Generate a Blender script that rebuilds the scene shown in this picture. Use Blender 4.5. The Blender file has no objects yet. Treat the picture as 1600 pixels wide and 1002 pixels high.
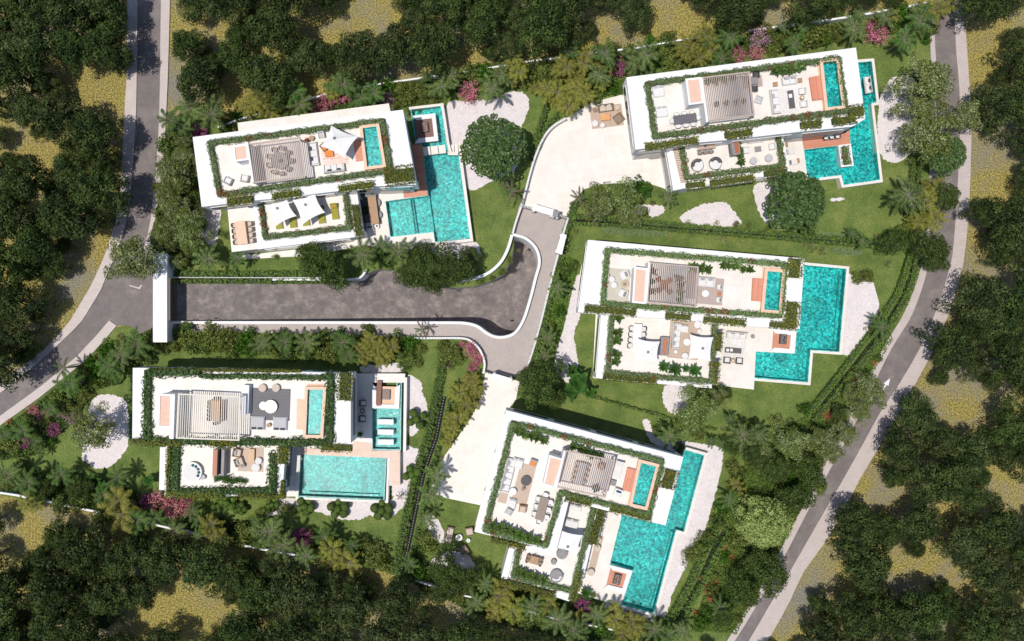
import bpy, math, random
import numpy as np
from mathutils import Vector
from mathutils.geometry import tessellate_polygon

# ------------------------------------------------------------------ camera, sky, sun, exposure
SC = bpy.context.scene
COL = SC.collection
CAMH = 103.0          # camera height over the estate, metres
FPX = 1287.0          # focal length in photo pixels (photo 1600 x 1002)
SUNV = Vector((-0.25, -0.105, 1.0))
cam = bpy.data.cameras.new('camera')
camo = bpy.data.objects.new('camera', cam)
COL.objects.link(camo)
camo.location = (0, 0, CAMH)
cam.lens = 36.0 * FPX / 1600.0
cam.sensor_width = 36.0
cam.clip_start = 1.0
cam.clip_end = 2000.0
SC.camera = camo
W = bpy.data.worlds.new('World')
SC.world = W
W.use_nodes = True
_n = W.node_tree.nodes
_bg = _n['Background']
_sky = _n.new('ShaderNodeTexSky')
_sky.sky_type = 'NISHITA'
_sky.sun_disc = False
_sky.sun_elevation = math.atan2(1.0, math.hypot(SUNV.x, SUNV.y))
_sky.sun_rotation = math.atan2(SUNV.x, SUNV.y)
W.node_tree.links.new(_sky.outputs[0], _bg.inputs[0])
_bg.inputs[1].default_value = 0.10
sun = bpy.data.lights.new('sun', 'SUN')
sun.energy = 3.5
sun.angle = math.radians(0.5)
sun.color = (1.0, 0.945, 0.87)
suno = bpy.data.objects.new('sun', sun)
suno.rotation_euler = SUNV.to_track_quat('Z', 'Y').to_euler()
suno.location = (-20, -9, 80)
COL.objects.link(suno)
SC.view_settings.view_transform = 'Standard'
SC.view_settings.look = 'None'
SC.view_settings.exposure = 0.0
SC.view_settings.gamma = 1.0
SC.cycles.max_bounces = 5
SC.cycles.transparent_max_bounces = 8
SC.cycles.caustics_reflective = False
SC.cycles.caustics_refractive = False
random.seed(7)
RNG = np.random.default_rng(11)

# ------------------------------------------------------------------ measuring the place
def P(px, py, z=0.0):
    k = (CAMH - z) / FPX
    return ((px - 800.0) * k, (501.0 - py) * k)
def M(n, z=0.0):
    return n * (CAMH - z) / FPX
def rr(x1, y1, x2, y2, ang):
    """rectangle turned by ang whose opposite corners are (x1,y1) and (x2,y2)"""
    a = math.radians(ang)
    ux, uy = math.cos(a), -math.sin(a)
    vx, vy = math.sin(a), math.cos(a)
    dx, dy = x2 - x1, y2 - y1
    u = dx * ux + dy * uy
    v = dx * vx + dy * vy
    return [(x1, y1), (x1 + u * ux, y1 + u * uy), (x2, y2), (x1 + v * vx, y1 + v * vy)]
def rc(cx, cy, w, h, ang):
    a = math.radians(ang)
    ux, uy = math.cos(a), -math.sin(a)
    vx, vy = math.sin(a), math.cos(a)
    return [(cx + s * w / 2 * ux + t * h / 2 * vx, cy + s * w / 2 * uy + t * h / 2 * vy) for s, t in ((-1, -1), (1, -1), (1, 1), (-1, 1))]
def smooth(pts, closed=True, n=5):
    out = []
    m = len(pts)
    rng = range(m) if closed else range(m - 1)
    for i in rng:
        g = lambda k: pts[k % m] if closed else pts[max(0, min(m - 1, k))]
        p0, p1, p2, p3 = g(i - 1), g(i), g(i + 1), g(i + 2)
        for j in range(n):
            t = j / n
            out.append(tuple(0.5 * (2 * p1[k] + (p2[k] - p0[k]) * t + (2 * p0[k] - 5 * p1[k] + 4 * p2[k] - p3[k]) * t * t
                                    + (3 * p1[k] - p0[k] - 3 * p2[k] + p3[k]) * t ** 3) for k in (0, 1)))
    if not closed:
        out.append(pts[-1])
    return out

# ------------------------------------------------------------------ mesh builder
class MB:
    def __init__(s):
        s.v = []; s.f = []; s.m = []
        s.mi = 0
    def face(s, pts, mi=None):
        b = len(s.v)
        s.v += [tuple(p) for p in pts]
        s.f.append(tuple(range(b, b + len(pts))))
        s.m.append(s.mi if mi is None else mi)
    def poly(s, loops, zf):
        """flat (or sloping) sheet from world outlines, first the outer one, then holes"""
        vv = [[Vector((x, y, 0)) for x, y in l] for l in loops]
        flat = [p for l in vv for p in l]
        b = len(s.v)
        s.v += [(p.x, p.y, zf(p.x, p.y) if callable(zf) else zf) for p in flat]
        for t in tessellate_polygon(vv):
            a, bb, c = (flat[i] for i in t)
            if (bb - a).cross(c - a).z < 0:
                t = (t[0], t[2], t[1])
            s.f.append(tuple(b + i for i in t)); s.m.append(s.mi)
        return s
    def prism(s, pts, z0, z1, cap=True, bottom=True):
        """world outline pulled from z0 up to z1"""
        area = sum(pts[i][0] * pts[(i + 1) % len(pts)][1] - pts[(i + 1) % len(pts)][0] * pts[i][1] for i in range(len(pts)))
        if area < 0: pts = pts[::-1]
        if cap: s.poly([pts], z1)
        n = len(pts)
        b = len(s.v)
        s.v += [(x, y, z0) for x, y in pts] + [(x, y, z1) for x, y in pts]
        for i in range(n):
            j = (i + 1) % n
            s.f.append((b + i, b + j, b + n + j, b + n + i)); s.m.append(s.mi)
        if bottom:
            s.f.append(tuple(b + i for i in range(n))[::-1]); s.m.append(s.mi)
        return s
    def pp(s, px, z0, z1, **k):
        return s.prism([P(x, y, z1) for x, y in px], z0, z1, **k)
    def box(s, cx, cy, z0, w, d, h, ang=0.0):
        a = math.radians(ang); c, sn = math.cos(a), math.sin(a)
        pts = [(cx + u * c - v * sn, cy + u * sn + v * c) for u, v in ((-w / 2, -d / 2), (w / 2, -d / 2), (w / 2, d / 2), (-w / 2, d / 2))]
        return s.prism(pts, z0, z0 + h)
    def rbox(s, cx, cy, z0, w, d, h, r=0.05):
        """cushion: box with rounded shoulders"""
        def ring(i, z):
            k = []
            for sx, sy in ((1, 1), (-1, 1), (-1, -1), (1, -1)):
                ox, oy = cx + sx * (w / 2 - i - r), cy + sy * (d / 2 - i - r)
                a0 = {(1, 1): 0, (-1, 1): 90, (-1, -1): 180, (1, -1): 270}[(sx, sy)]
                for q in (0, 45, 90):
                    a = math.radians(a0 + q)
                    k.append((ox + r * math.cos(a), oy + r * math.sin(a), z))
            return k
        r = min(r, w / 3, d / 3, h / 2.01)
        rs = [ring(0, z0), ring(0, z0 + h - r), ring(r * .3, z0 + h - r * .3), ring(r * .9, z0 + h)]
        b = len(s.v)
        for q in rs: s.v += q
        n = len(rs[0])
        for k in range(3):
            for i in range(n):
                j = (i + 1) % n
                s.f.append((b + k * n + i, b + k * n + j, b + (k + 1) * n + j, b + (k + 1) * n + i)); s.m.append(s.mi)
        s.f.append(tuple(b + 3 * n + i for i in range(n))); s.m.append(s.mi)
        return s
    def cyl(s, cx, cy, z0, r, h, n=20, r2=None):
        r2 = r if r2 is None else r2
        b = len(s.v)
        for rad, z in ((r, z0), (r2, z0 + h)):
            s.v += [(cx + rad * math.cos(2 * math.pi * i / n), cy + rad * math.sin(2 * math.pi * i / n), z) for i in range(n)]
        for i in range(n):
            j = (i + 1) % n
            s.f.append((b + i, b + j, b + n + j, b + n + i)); s.m.append(s.mi)
        s.f.append(tuple(b + n + i for i in range(n))); s.m.append(s.mi)
        return s
    def tube(s, p0, p1, r0, r1, n=6):
        p0, p1 = Vector(p0), Vector(p1)
        q = (p1 - p0).to_track_quat('Z', 'Y')
        b = len(s.v)
        for p, r in ((p0, r0), (p1, r1)):
            for i in range(n):
                a = 2 * math.pi * i / n
                s.v.append(tuple(p + q @ Vector((r * math.cos(a), r * math.sin(a), 0))))
        for i in range(n):
            j = (i + 1) % n
            s.f.append((b + i, b + j, b + n + j, b + n + i)); s.m.append(s.mi)
        s.f.append(tuple(b + n + i for i in range(n))); s.m.append(s.mi)
        return s
    def ball(s, cx, cy, cz, rx, ry, rz, n=12, m=7):
        b = len(s.v)
        for j in range(1, m):
            t = math.pi * j / m
            s.v += [(cx + rx * math.sin(t) * math.cos(2 * math.pi * i / n), cy + ry * math.sin(t) * math.sin(2 * math.pi * i / n), cz + rz * math.cos(t)) for i in range(n)]
        s.v += [(cx, cy, cz + rz), (cx, cy, cz - rz)]
        for i in range(n):
            j = (i + 1) % n
            for k in range(m - 2):
                s.f.append((b + k * n + i, b + (k + 1) * n + i, b + (k + 1) * n + j, b + k * n + j)); s.m.append(s.mi)
            s.f.append((b + i, b + j, b + (m - 1) * n)); s.m.append(s.mi)
            s.f.append((b + (m - 2) * n + j, b + (m - 2) * n + i, b + (m - 1) * n + 1)); s.m.append(s.mi)
        return s
    def strip(s, path, w, z0, z1, closed=False):
        """wall of width w metres along a world path"""
        n = len(path)
        L, R = [], []
        for i in range(n):
            a = path[(i - 1) % n] if closed or i > 0 else path[i]
            c = path[(i + 1) % n] if closed or i < n - 1 else path[i]
            b_ = path[i]
            def nrm(p, q):
                dx, dy = q[0] - p[0], q[1] - p[1]
                l = math.hypot(dx, dy) or 1e-9
                return (-dy / l, dx / l)
            n1 = nrm(a, b_) if a != b_ else nrm(b_, c)
            n2 = nrm(b_, c) if b_ != c else n1
            mx, my = n1[0] + n2[0], n1[1] + n2[1]
            l = math.hypot(mx, my) or 1e-9
            mx, my = mx / l, my / l
            k = w / 2 / max(0.35, mx * n1[0] + my * n1[1])
            L.append((b_[0] + mx * k, b_[1] + my * k)); R.append((b_[0] - mx * k, b_[1] - my * k))
        z0f = z0 if callable(z0) else (lambda x, y: z0)
        b = len(s.v)
        for (lx, ly), (rx, ry) in zip(L, R):
            s.v += [(lx, ly, z0f(lx, ly)), (lx, ly, z1), (rx, ry, z1), (rx, ry, z0f(rx, ry))]
        for i in range(n if closed else n - 1):
            j = (i + 1) % n
            for k in range(3):
                s.f.append((b + 4 * i + k, b + 4 * i + k + 1, b + 4 * j + k + 1, b + 4 * j + k)); s.m.append(s.mi)
        if not closed:
            s.f.append((b, b + 3, b + 2, b + 1)); e = b + 4 * (n - 1)
            s.f.append((e, e + 1, e + 2, e + 3)); s.m += [s.mi, s.mi]
        return s
    def mesh(s, name, mats, org=(0, 0, 0)):
        me = bpy.data.meshes.new(name)
        ox, oy, oz = org
        me.from_pydata([(x - ox, y - oy, z - oz) for x, y, z in s.v], [], s.f)
        for m in (mats if isinstance(mats, (list, tuple)) else [mats]):
            me.materials.append(m)
        if any(s.m): me.polygons.foreach_set('material_index', s.m)
        return me

def leaves(cent, nrm, size, jit=0.6, aspect=1.0, rng=RNG):
    """square leaf clumps at the given centres facing roughly nrm; returns verts, quads"""
    n = len(cent)
    nn = nrm + rng.normal(0, jit, (n, 3))
    nn /= np.linalg.norm(nn, axis=1)[:, None] + 1e-9
    t = rng.normal(0, 1, (n, 3))
    t -= (t * nn).sum(1)[:, None] * nn
    t /= np.linalg.norm(t, axis=1)[:, None] + 1e-9
    b = np.cross(nn, t)
    sz = (size * rng.uniform(0.6, 1.35, n))[:, None] / 2
    v = np.stack([cent - t * sz * aspect, cent - b * sz * .72, cent + t * sz * aspect, cent + b * sz * .72], 1).reshape(-1, 3)
    return v, n
def leafmesh(name, parts, mats):
    """parts: list of (verts, nquads, material index)"""
    vs = np.concatenate([p[0] for p in parts])
    N = sum(p[1] for p in parts)
    me = bpy.data.meshes.new(name)
    me.vertices.add(len(vs)); me.vertices.foreach_set('co', vs.astype(np.float32).ravel())
    me.loops.add(4 * N); me.loops.foreach_set('vertex_index', np.arange(4 * N, dtype=np.int32))
    me.polygons.add(N); me.polygons.foreach_set('loop_start', np.arange(0, 4 * N, 4, dtype=np.int32))
    me.polygons.foreach_set('loop_total', np.full(N, 4, dtype=np.int32))
    for m in mats: me.materials.append(m)
    me.polygons.foreach_set('material_index', np.concatenate([np.full(p[1], p[2], dtype=np.int32) for p in parts]))
    me.update(); me.validate()
    return me

# ------------------------------------------------------------------ things, parts, labels
THINGS = []
def link(name, data, loc=(0, 0, 0), parent=None):
    o = bpy.data.objects.new(name, data)
    COL.objects.link(o)
    o.location = loc
    if parent: o.parent = parent
    return o
def tag(o, label, cat, group=None):
    o['label'] = label; o['category'] = cat
    if group: o['group'] = group
    THINGS.append(o)
    return o
class Thing:
    """an Empty at the thing's base; parts are given in world coordinates"""
    def __init__(s, name, label, cat, org, group=None, rz=0.0):
        s.o = link(name, None, org); s.org = org
        tag(s.o, label, cat, group)
    def part(s, name, mb, mats=None, parent=None, label=None):
        p = link(name, mb.mesh(name, mats, s.org) if isinstance(mb, MB) else mb, (0, 0, 0), parent or s.o)
        if label: p['label'] = label
        return p
def struct(name, mb, mats):
    o = link(name, mb.mesh(name, mats)); o['kind'] = 'structure'
    return o
KITS = {}
def kit(key, fn):
    if key not in KITS: KITS[key] = fn()
    return KITS[key]
def place(parts, name, x, y, z, ang, label, cat, group=None, sc=1.0):
    """parts: list of (part name, mesh, offset[, children]); x, y in photo pixels, z in metres"""
    wx, wy = P(x, y, z)
    return place_w(parts, name, (wx, wy, z), ang, label, cat, group, sc)
def place_w(parts, name, loc, ang, label, cat, group=None, sc=1.0):
    o = link(name, None, loc)
    o.rotation_euler = (0, 0, math.radians(ang)); o.scale = (sc, sc, sc) if not isinstance(sc, tuple) else sc
    tag(o, label, cat, group)
    for p in parts:
        c = link(p[0], p[1], p[2] if len(p) > 2 else (0, 0, 0), o)
        if len(p) > 3:
            for q in p[3]: link(q[0], q[1], q[2] if len(q) > 2 else (0, 0, 0), c)
    return o

# ------------------------------------------------------------------ materials
def newmat(name):
    m = bpy.data.materials.new(name); m.use_nodes = True
    return m, m.node_tree.nodes, m.node_tree.links, m.node_tree.nodes['Principled BSDF']
def pos(N, Lk, rot=0.0, scale=(1, 1, 1)):
    g = N.new('ShaderNodeNewGeometry'); mp = N.new('ShaderNodeMapping')
    mp.inputs['Rotation'].default_value = (0, 0, math.radians(-rot)); mp.inputs['Scale'].default_value = scale
    mp.vector_type = 'POINT'
    Lk.new(g.outputs['Position'], mp.inputs[0])
    return mp.outputs[0]
def ramp(N, stops):
    r = N.new('ShaderNodeValToRGB')
    while len(r.color_ramp.elements) < len(stops): r.color_ramp.elements.new(0.5)
    for e, (p, c) in zip(r.color_ramp.elements, stops): e.position = p; e.color = (*c, 1)
    return r
def noise(N, Lk, v, scale, detail=4, rough=.55, dist=0.0):
    t = N.new('ShaderNodeTexNoise'); t.inputs['Scale'].default_value = scale; t.inputs['Detail'].default_value = detail
    t.inputs['Roughness'].default_value = rough; t.inputs['Distortion'].default_value = dist
    Lk.new(v, t.inputs['Vector'])
    return t.outputs['Fac']
def mixc(N, Lk, f, a, b, mode='MIX'):
    m = N.new('ShaderNodeMix'); m.data_type = 'RGBA'; m.blend_type = mode
    for inp, x in ((m.inputs[0], f), (m.inputs[6], a), (m.inputs[7], b)):
        if isinstance(x, (int, float)): inp.default_value = x
        elif isinstance(x, tuple): inp.default_value = (*x, 1)
        else: Lk.new(x, inp)
    return m.outputs[2]
def bump(N, Lk, b, h, s, d=0.02):
    n = N.new('ShaderNodeBump'); n.inputs['Strength'].default_value = s; n.inputs['Distance'].default_value = d
    Lk.new(h, n.inputs['Height']); Lk.new(n.outputs[0], b.inputs['Normal'])
def plain(name, c, rough=.6, var=.12, scale=3.0, metal=0.0, bmp=0.0, c2=None):
    m, N, Lk, b = newmat(name)
    v = pos(N, Lk)
    f = noise(N, Lk, v, scale)
    lo = tuple(x * (1 - var) for x in c) if c2 is None else c2
    hi = tuple(min(1, x * (1 + var * .6)) for x in c)
    r = ramp(N, [(.3, lo), (.7, hi)]); Lk.new(f, r.inputs[0]); Lk.new(r.outputs[0], b.inputs['Base Color'])
    b.inputs['Roughness'].default_value = rough; b.inputs['Metallic'].default_value = metal
    if bmp: bump(N, Lk, b, noise(N, Lk, v, scale * 12), bmp)
    return m
def leafmat(name, cols, trans=.25, rough=.5):
    m, N, Lk, b = newmat(name)
    g = N.new('ShaderNodeNewGeometry')
    st = [(i / (len(cols) - 1), c) for i, c in enumerate(cols)]
    r = ramp(N, st); Lk.new(g.outputs['Random Per Island'], r.inputs[0])
    oi = N.new('ShaderNodeObjectInfo')
    rr_ = ramp(N, [(0, (.78, .80, .75)), (.5, (1, 1, 1)), (1, (1.0, 1.12, .95))]); Lk.new(oi.outputs['Random'], rr_.inputs[0])
    c = mixc(N, Lk, 1.0, r.outputs[0], rr_.outputs[0], 'MULTIPLY')
    Lk.new(c, b.inputs['Base Color']); b.inputs['Roughness'].default_value = rough
    b.inputs['Specular IOR Level'].default_value = .12
    tr = N.new('ShaderNodeBsdfTranslucent'); Lk.new(c, tr.inputs[0])
    mx = N.new('ShaderNodeMixShader'); mx.inputs[0].default_value = trans
    Lk.new(b.outputs[0], mx.inputs[1]); Lk.new(tr.outputs[0], mx.inputs[2])
    Lk.new(mx.outputs[0], N['Material Output'].inputs[0])
    return m
def tiles(name, c, c2, mortar, bw, bh, rot=0.0, ms=.02, rough=.55, offset=.5, nvar=.12):
    m, N, Lk, b = newmat(name)
    v = pos(N, Lk, rot)
    t = N.new('ShaderNodeTexBrick'); t.offset = offset
    for k, x in (('Scale', 1.0), ('Mortar Size', ms), ('Brick Width', bw), ('Row Height', bh), ('Mortar Smooth', .1), ('Bias', 0.0)): t.inputs[k].default_value = x
    t.inputs['Color1'].default_value = (*c, 1); t.inputs['Color2'].default_value = (*c2, 1); t.inputs['Mortar'].default_value = (*mortar, 1)
    Lk.new(v, t.inputs['Vector'])
    r = ramp(N, [(.3, (1 - nvar,) * 3), (.7, (1.0,) * 3)]); Lk.new(noise(N, Lk, v, .9, 6, .65), r.inputs[0])
    Lk.new(mixc(N, Lk, 1.0, t.outputs['Color'], r.outputs[0], 'MULTIPLY'), b.inputs['Base Color'])
    b.inputs['Roughness'].default_value = rough
    bump(N, Lk, b, t.outputs['Fac'], -.15)
    return m
WHITE = plain('white_render', (.80, .80, .80), .7, .05, .6)
WHITE2 = plain('white_metal', (.78, .78, .78), .4, .03)
FABW = plain('white_fabric', (.74, .72, .70), .9, .10, 9, bmp=.2)
SAILM = plain('sail_cloth', (.80, .79, .79), .8, .03, 2)
FABG = plain('light_grey_fabric', (.50, .49, .50), .9, .12, 9, bmp=.2)
FABB = plain('beige_fabric', (.60, .50, .41), .9, .15, 9, bmp=.2)
FABD = plain('charcoal_fabric', (.08, .08, .09), .9, .2, 9)
OLIVE = plain('olive_fabric', (.33, .30, .035), .85, .15, 6)
ORNG = plain('orange_fabric', (.72, .25, .06), .85, .15, 6)
TEALF = plain('teal_fabric', (.03, .14, .17), .85, .3, 14)
DARK = plain('dark_metal', (.045, .042, .045), .45, .2)
STONEG = plain('grey_stone', (.26, .25, .25), .6, .2, 3)
WICK = plain('wicker', (.30, .22, .16), .8, .3, 30, bmp=.4)
TEAK = plain('teak', (.42, .25, .14), .6, .25, 8)
COPPER = plain('copper_tiles', (.42, .12, .05), .5, .45, 14)
PEACH = plain('terracotta_panel', (.74, .50, .38), .75, .06, 2)
PEACH2 = plain('sandstone', (.78, .53, .38), .7, .10, 2.5)
TRUNK = plain('bark', (.13, .10, .08), .9, .3, 6)
TRUNKL = plain('palm_bark', (.25, .21, .17), .9, .3, 8)
CORE = plain('hedge_twigs', (.05, .075, .025), .95, .3, 4)
CLAY = plain('clay', (.5, .2, .1), .8, .2)
EMBER = plain('fire_glass', (.75, .28, .10), .4, .5, 20)
SLAT = plain('pergola_slat_taupe', (.47, .37, .32), .6, .12, 4)
SLATC = plain('pergola_slat_cream', (.70, .65, .57), .6, .06, 4)
def glass_dark():
    m, N, Lk, b = newmat('dark_glazing')
    b.inputs['Base Color'].default_value = (.025, .035, .045, 1); b.inputs['Roughness'].default_value = .08
    return m
GLASS = glass_dark()
TRAV = {a: tiles('limestone_floor', (.84, .79, .735), (.79, .73, .665), (.70, .63, .56), 1.25, 1.25, a, .012, nvar=.11) for a in (7.5, -2.0, -5.0, -14.5, 10.0)}
WOOD = {a: tiles('deck_boards', (.70, .30, .19), (.62, .255, .155), (.25, .09, .05), 3.2, .16, a, .010, nvar=.15) for a in (7.5, -2.0, -5.0, -14.5)}
WOODV = {a: tiles('step_boards', (.72, .29, .18), (.66, .25, .15), (.25, .09, .05), 3.2, .5, a + 90, .012, nvar=.12) for a in (7.5, -5.0, -14.5)}
RUGP = tiles('woven_rug', (.50, .40, .36), (.46, .37, .33), (.40, .31, .28), .5, .06, 0, .01)
RUGT = tiles('tan_rug', (.56, .43, .33), (.53, .40, .31), (.46, .34, .26), .5, .06, 0, .01)
RUGW = plain('pale_shag_rug', (.74, .71, .68), .95, .18, 5, bmp=.3)
RUGK = tiles('dark_grey_rug', (.10, .095, .115), (.085, .08, .10), (.05, .05, .06), 2.0, .28, -2, .02)
RUGB = tiles('green_beige_rug', (.58, .55, .46), (.55, .52, .43), (.5, .46, .38), .4, .05, 0, .01)
RUGS = tiles('striped_rug', (.78, .32, .16), (.76, .70, .66), (.78, .72, .68), 1.6, .22, 14, .05)
DECKG = tiles('grey_deck_boards', (.20, .18, .19), (.17, .155, .165), (.07, .06, .07), 3, .16, 97.5, .012)

def asphalt():
    m, N, Lk, b = newmat('asphalt')
    v = pos(N, Lk)
    r = ramp(N, [(.33, (.12, .105, .103)), (.50, (.19, .166, .160)), (.66, (.36, .305, .275))]); Lk.new(noise(N, Lk, v, .7, 12, .80, .05), r.inputs[0])
    r2 = ramp(N, [(.3, (.85, .85, .85)), (.7, (1.1, 1.1, 1.1))]); Lk.new(noise(N, Lk, v, 9, 3, .7), r2.inputs[0])
    Lk.new(mixc(N, Lk, 1.0, r.outputs[0], r2.outputs[0], 'MULTIPLY'), b.inputs['Base Color'])
    b.inputs['Roughness'].default_value = .85
    bump(N, Lk, b, noise(N, Lk, v, 30, 2), .3)
    return m
ASPH = asphalt()
def asphalt2():
    m, N, Lk, b = newmat('road_asphalt')
    v = pos(N, Lk)
    r = ramp(N, [(.32, (.145, .125, .122)), (.52, (.195, .170, .163)), (.70, (.27, .235, .218))]); Lk.new(noise(N, Lk, v, .45, 11, .75, .1), r.inputs[0])
    r2 = ramp(N, [(.3, (.88, .88, .88)), (.7, (1.06, 1.06, 1.06))]); Lk.new(noise(N, Lk, v, 10, 3, .7), r2.inputs[0])
    Lk.new(mixc(N, Lk, 1.0, r.outputs[0], r2.outputs[0], 'MULTIPLY'), b.inputs['Base Color'])
    b.inputs['Roughness'].default_value = .85
    return m
ROADM = asphalt2()
PAVE = tiles('pavement_slabs', (.56, .485, .455), (.52, .45, .425), (.42, .36, .34), .5, .25, 0, .012, nvar=.10)
PAVER = tiles('drive_pavers', (.44, .375, .345), (.40, .345, .32), (.33, .28, .26), .28, .14, 60, .012, nvar=.14)
KERB = plain('kerb_stone', (.58, .53, .50), .8, .1, 3)
def gravel():
    m, N, Lk, b = newmat('white_gravel')
    v = pos(N, Lk)
    t = N.new('ShaderNodeTexVoronoi'); t.inputs['Scale'].default_value = 7.0; Lk.new(v, t.inputs['Vector'])
    r = ramp(N, [(0, (.66, .60, .60)), (.5, (.73, .67, .67)), (1, (.78, .73, .72))]); 
    sx = N.new('ShaderNodeSeparateColor'); Lk.new(t.outputs['Color'], sx.inputs[0]); Lk.new(sx.outputs[0], r.inputs[0])
    r2 = ramp(N, [(.3, (.9, .9, .9)), (.7, (1, 1, 1))]); Lk.new(noise(N, Lk, v, .8, 5), r2.inputs[0])
    Lk.new(mixc(N, Lk, 1.0, r.outputs[0], r2.outputs[0], 'MULTIPLY'), b.inputs['Base Color'])
    b.inputs['Roughness'].default_value = .9
    bump(N, Lk, b, t.outputs['Distance'], .2, .02)
    return m
GRAVEL = gravel()
def lawn():
    m, N, Lk, b = newmat('lawn_grass')
    v = pos(N, Lk)
    r = ramp(N, [(.30, (.074, .118, .024)), (.5, (.128, .186, .040)), (.70, (.21, .25, .068))]); Lk.new(noise(N, Lk, v, .35, 8, .7), r.inputs[0])
    r2 = ramp(N, [(.28, (.35, .42, .38)), (.72, (1.6, 1.5, 1.4))]); Lk.new(noise(N, Lk, v, 5.5, 6, .8), r2.inputs[0])
    c = mixc(N, Lk, 1.0, r.outputs[0], r2.outputs[0], 'MULTIPLY')
    r3 = ramp(N, [(.66, (0, 0, 0)), (.76, (1, 1, 1))]); Lk.new(noise(N, Lk, v, .6, 5, .6, .4), r3.inputs[0])
    c = mixc(N, Lk, r3.outputs[0], c, (.21, .17, .05))
    Lk.new(c, b.inputs['Base Color']); b.inputs['Roughness'].default_value = .9
    bump(N, Lk, b, noise(N, Lk, v, 12, 4, .8), .8, .08)
    return m
LAWN = lawn()
def wild():
    m, N, Lk, b = newmat('dry_meadow_ground')
    v = pos(N, Lk)
    sp = noise(N, Lk, v, 5.0, 3, .8)
    r = ramp(N, [(.34, (.075, .09, .025)), (.46, (.22, .19, .05)), (.56, (.49, .385, .105)), (.68, (.64, .50, .16))]); Lk.new(sp, r.inputs[0])
    g = ramp(N, [(.34, (.09, .10, .07)), (.48, (.20, .20, .17)), (.58, (.36, .34, .34)), (.68, (.42, .37, .20))]); Lk.new(noise(N, Lk, v, 6.5, 3, .8), g.inputs[0])
    s = ramp(N, [(.46, (0, 0, 0)), (.74, (1, 1, 1))]); Lk.new(noise(N, Lk, v, .11, 5, .65, .5), s.inputs[0])
    Lk.new(mixc(N, Lk, s.outputs[0], r.outputs[0], g.outputs[0]), b.inputs['Base Color'])
    b.inputs['Roughness'].default_value = .95
    bump(N, Lk, b, sp, 1.0, .2)
    return m
WILD = wild()
def pooltile(name, lo, mid, hi, sc=1.1, cell=5.0, amt=.35):  # mosaic tone with the water's ripple light and veins painted into the colour
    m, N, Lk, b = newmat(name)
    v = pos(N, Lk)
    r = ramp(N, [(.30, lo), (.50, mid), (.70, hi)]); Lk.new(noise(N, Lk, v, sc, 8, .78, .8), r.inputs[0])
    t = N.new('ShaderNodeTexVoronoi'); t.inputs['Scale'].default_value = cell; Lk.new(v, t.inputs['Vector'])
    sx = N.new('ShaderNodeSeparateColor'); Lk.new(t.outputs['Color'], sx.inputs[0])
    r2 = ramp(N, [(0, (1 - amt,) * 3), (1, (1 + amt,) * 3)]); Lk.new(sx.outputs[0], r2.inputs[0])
    r3 = ramp(N, [(.35, (.72, .78, .80)), (.65, (1.15, 1.12, 1.1))]); Lk.new(noise(N, Lk, v, .28, 3, .5), r3.inputs[0])  # broad cloudy tone, depth shading painted into the tile
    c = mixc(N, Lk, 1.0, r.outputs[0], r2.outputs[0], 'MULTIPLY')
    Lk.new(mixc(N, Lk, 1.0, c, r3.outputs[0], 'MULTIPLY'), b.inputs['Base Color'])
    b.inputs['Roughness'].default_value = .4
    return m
TILE = pooltile('turquoise_mosaic_ripple_light', (.0, .24, .235), (.004, .44, .42), (.24, .70, .62), 2.6, 5.0, .6)
TILEP = pooltile('pale_mosaic_ripple_light', (.01, .20, .19), (.02, .34, .32), (.22, .62, .56), 2.6, 5.0, .5)
def water():
    m, N, Lk, b = newmat('pool_water')
    N.remove(b)
    v = pos(N, Lk)
    bp = N.new('ShaderNodeBump'); bp.inputs['Strength'].default_value = .9; bp.inputs['Distance'].default_value = .11
    Lk.new(noise(N, Lk, v, 3.6, 3, .6), bp.inputs['Height'])
    tr = N.new('ShaderNodeBsdfTransparent'); tr.inputs[0].default_value = (.72, .96, .97, 1)
    gl = N.new('ShaderNodeBsdfGlossy'); gl.inputs['Roughness'].default_value = .05; Lk.new(bp.outputs[0], gl.inputs['Normal'])
    fr = N.new('ShaderNodeFresnel'); fr.inputs[0].default_value = 1.33; Lk.new(bp.outputs[0], fr.inputs['Normal'])
    mx = N.new('ShaderNodeMixShader'); Lk.new(fr.outputs[0], mx.inputs[0]); Lk.new(tr.outputs[0], mx.inputs[1]); Lk.new(gl.outputs[0], mx.inputs[2])
    Lk.new(mx.outputs[0], N['Material Output'].inputs[0])
    return m
WATER = water()
# foliage
L_FOREST = leafmat('forest_leaves', [(.044, .068, .017), (.064, .094, .024), (.088, .122, .034)], .06)
L_FORESTD = leafmat('forest_leaves_dark', [(.019, .034, .011), (.030, .050, .015), (.043, .068, .021)], .05)
L_FOREST2 = leafmat('pine_leaves', [(.054, .074, .022), (.078, .102, .032), (.105, .132, .046)], .06)
L_OAK = leafmat('broad_tree_leaves', [(.030, .052, .012), (.070, .105, .025), (.13, .175, .048)], .18)
L_GLOSS = leafmat('glossy_leaves', [(.025, .055, .014), (.060, .11, .028), (.17, .25, .09)], .15, .35)
L_OLIVE = leafmat('olive_tree_leaves', [(.12, .16, .05), (.24, .29, .12), (.44, .47, .26)], .2)
L_LIME = leafmat('lime_leaves', [(.20, .28, .07), (.38, .46, .14), (.58, .64, .28)], .3)
L_BRIGHT = leafmat('bright_green_leaves', [(.025, .07, .008), (.06, .15, .015), (.13, .25, .035)], .3)
L_SHRUB = leafmat('shrub_leaves', [(.08, .115, .025), (.17, .21, .05), (.31, .34, .10)], .25)
L_PINK = leafmat('pink_blossom', [(.26, .05, .11), (.60, .13, .24), (.78, .26, .36), (.70, .45, .50)], .25)
L_MAUVE = leafmat('mauve_blossom', [(.24, .09, .20), (.48, .24, .38), (.62, .42, .50)], .2)
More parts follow.
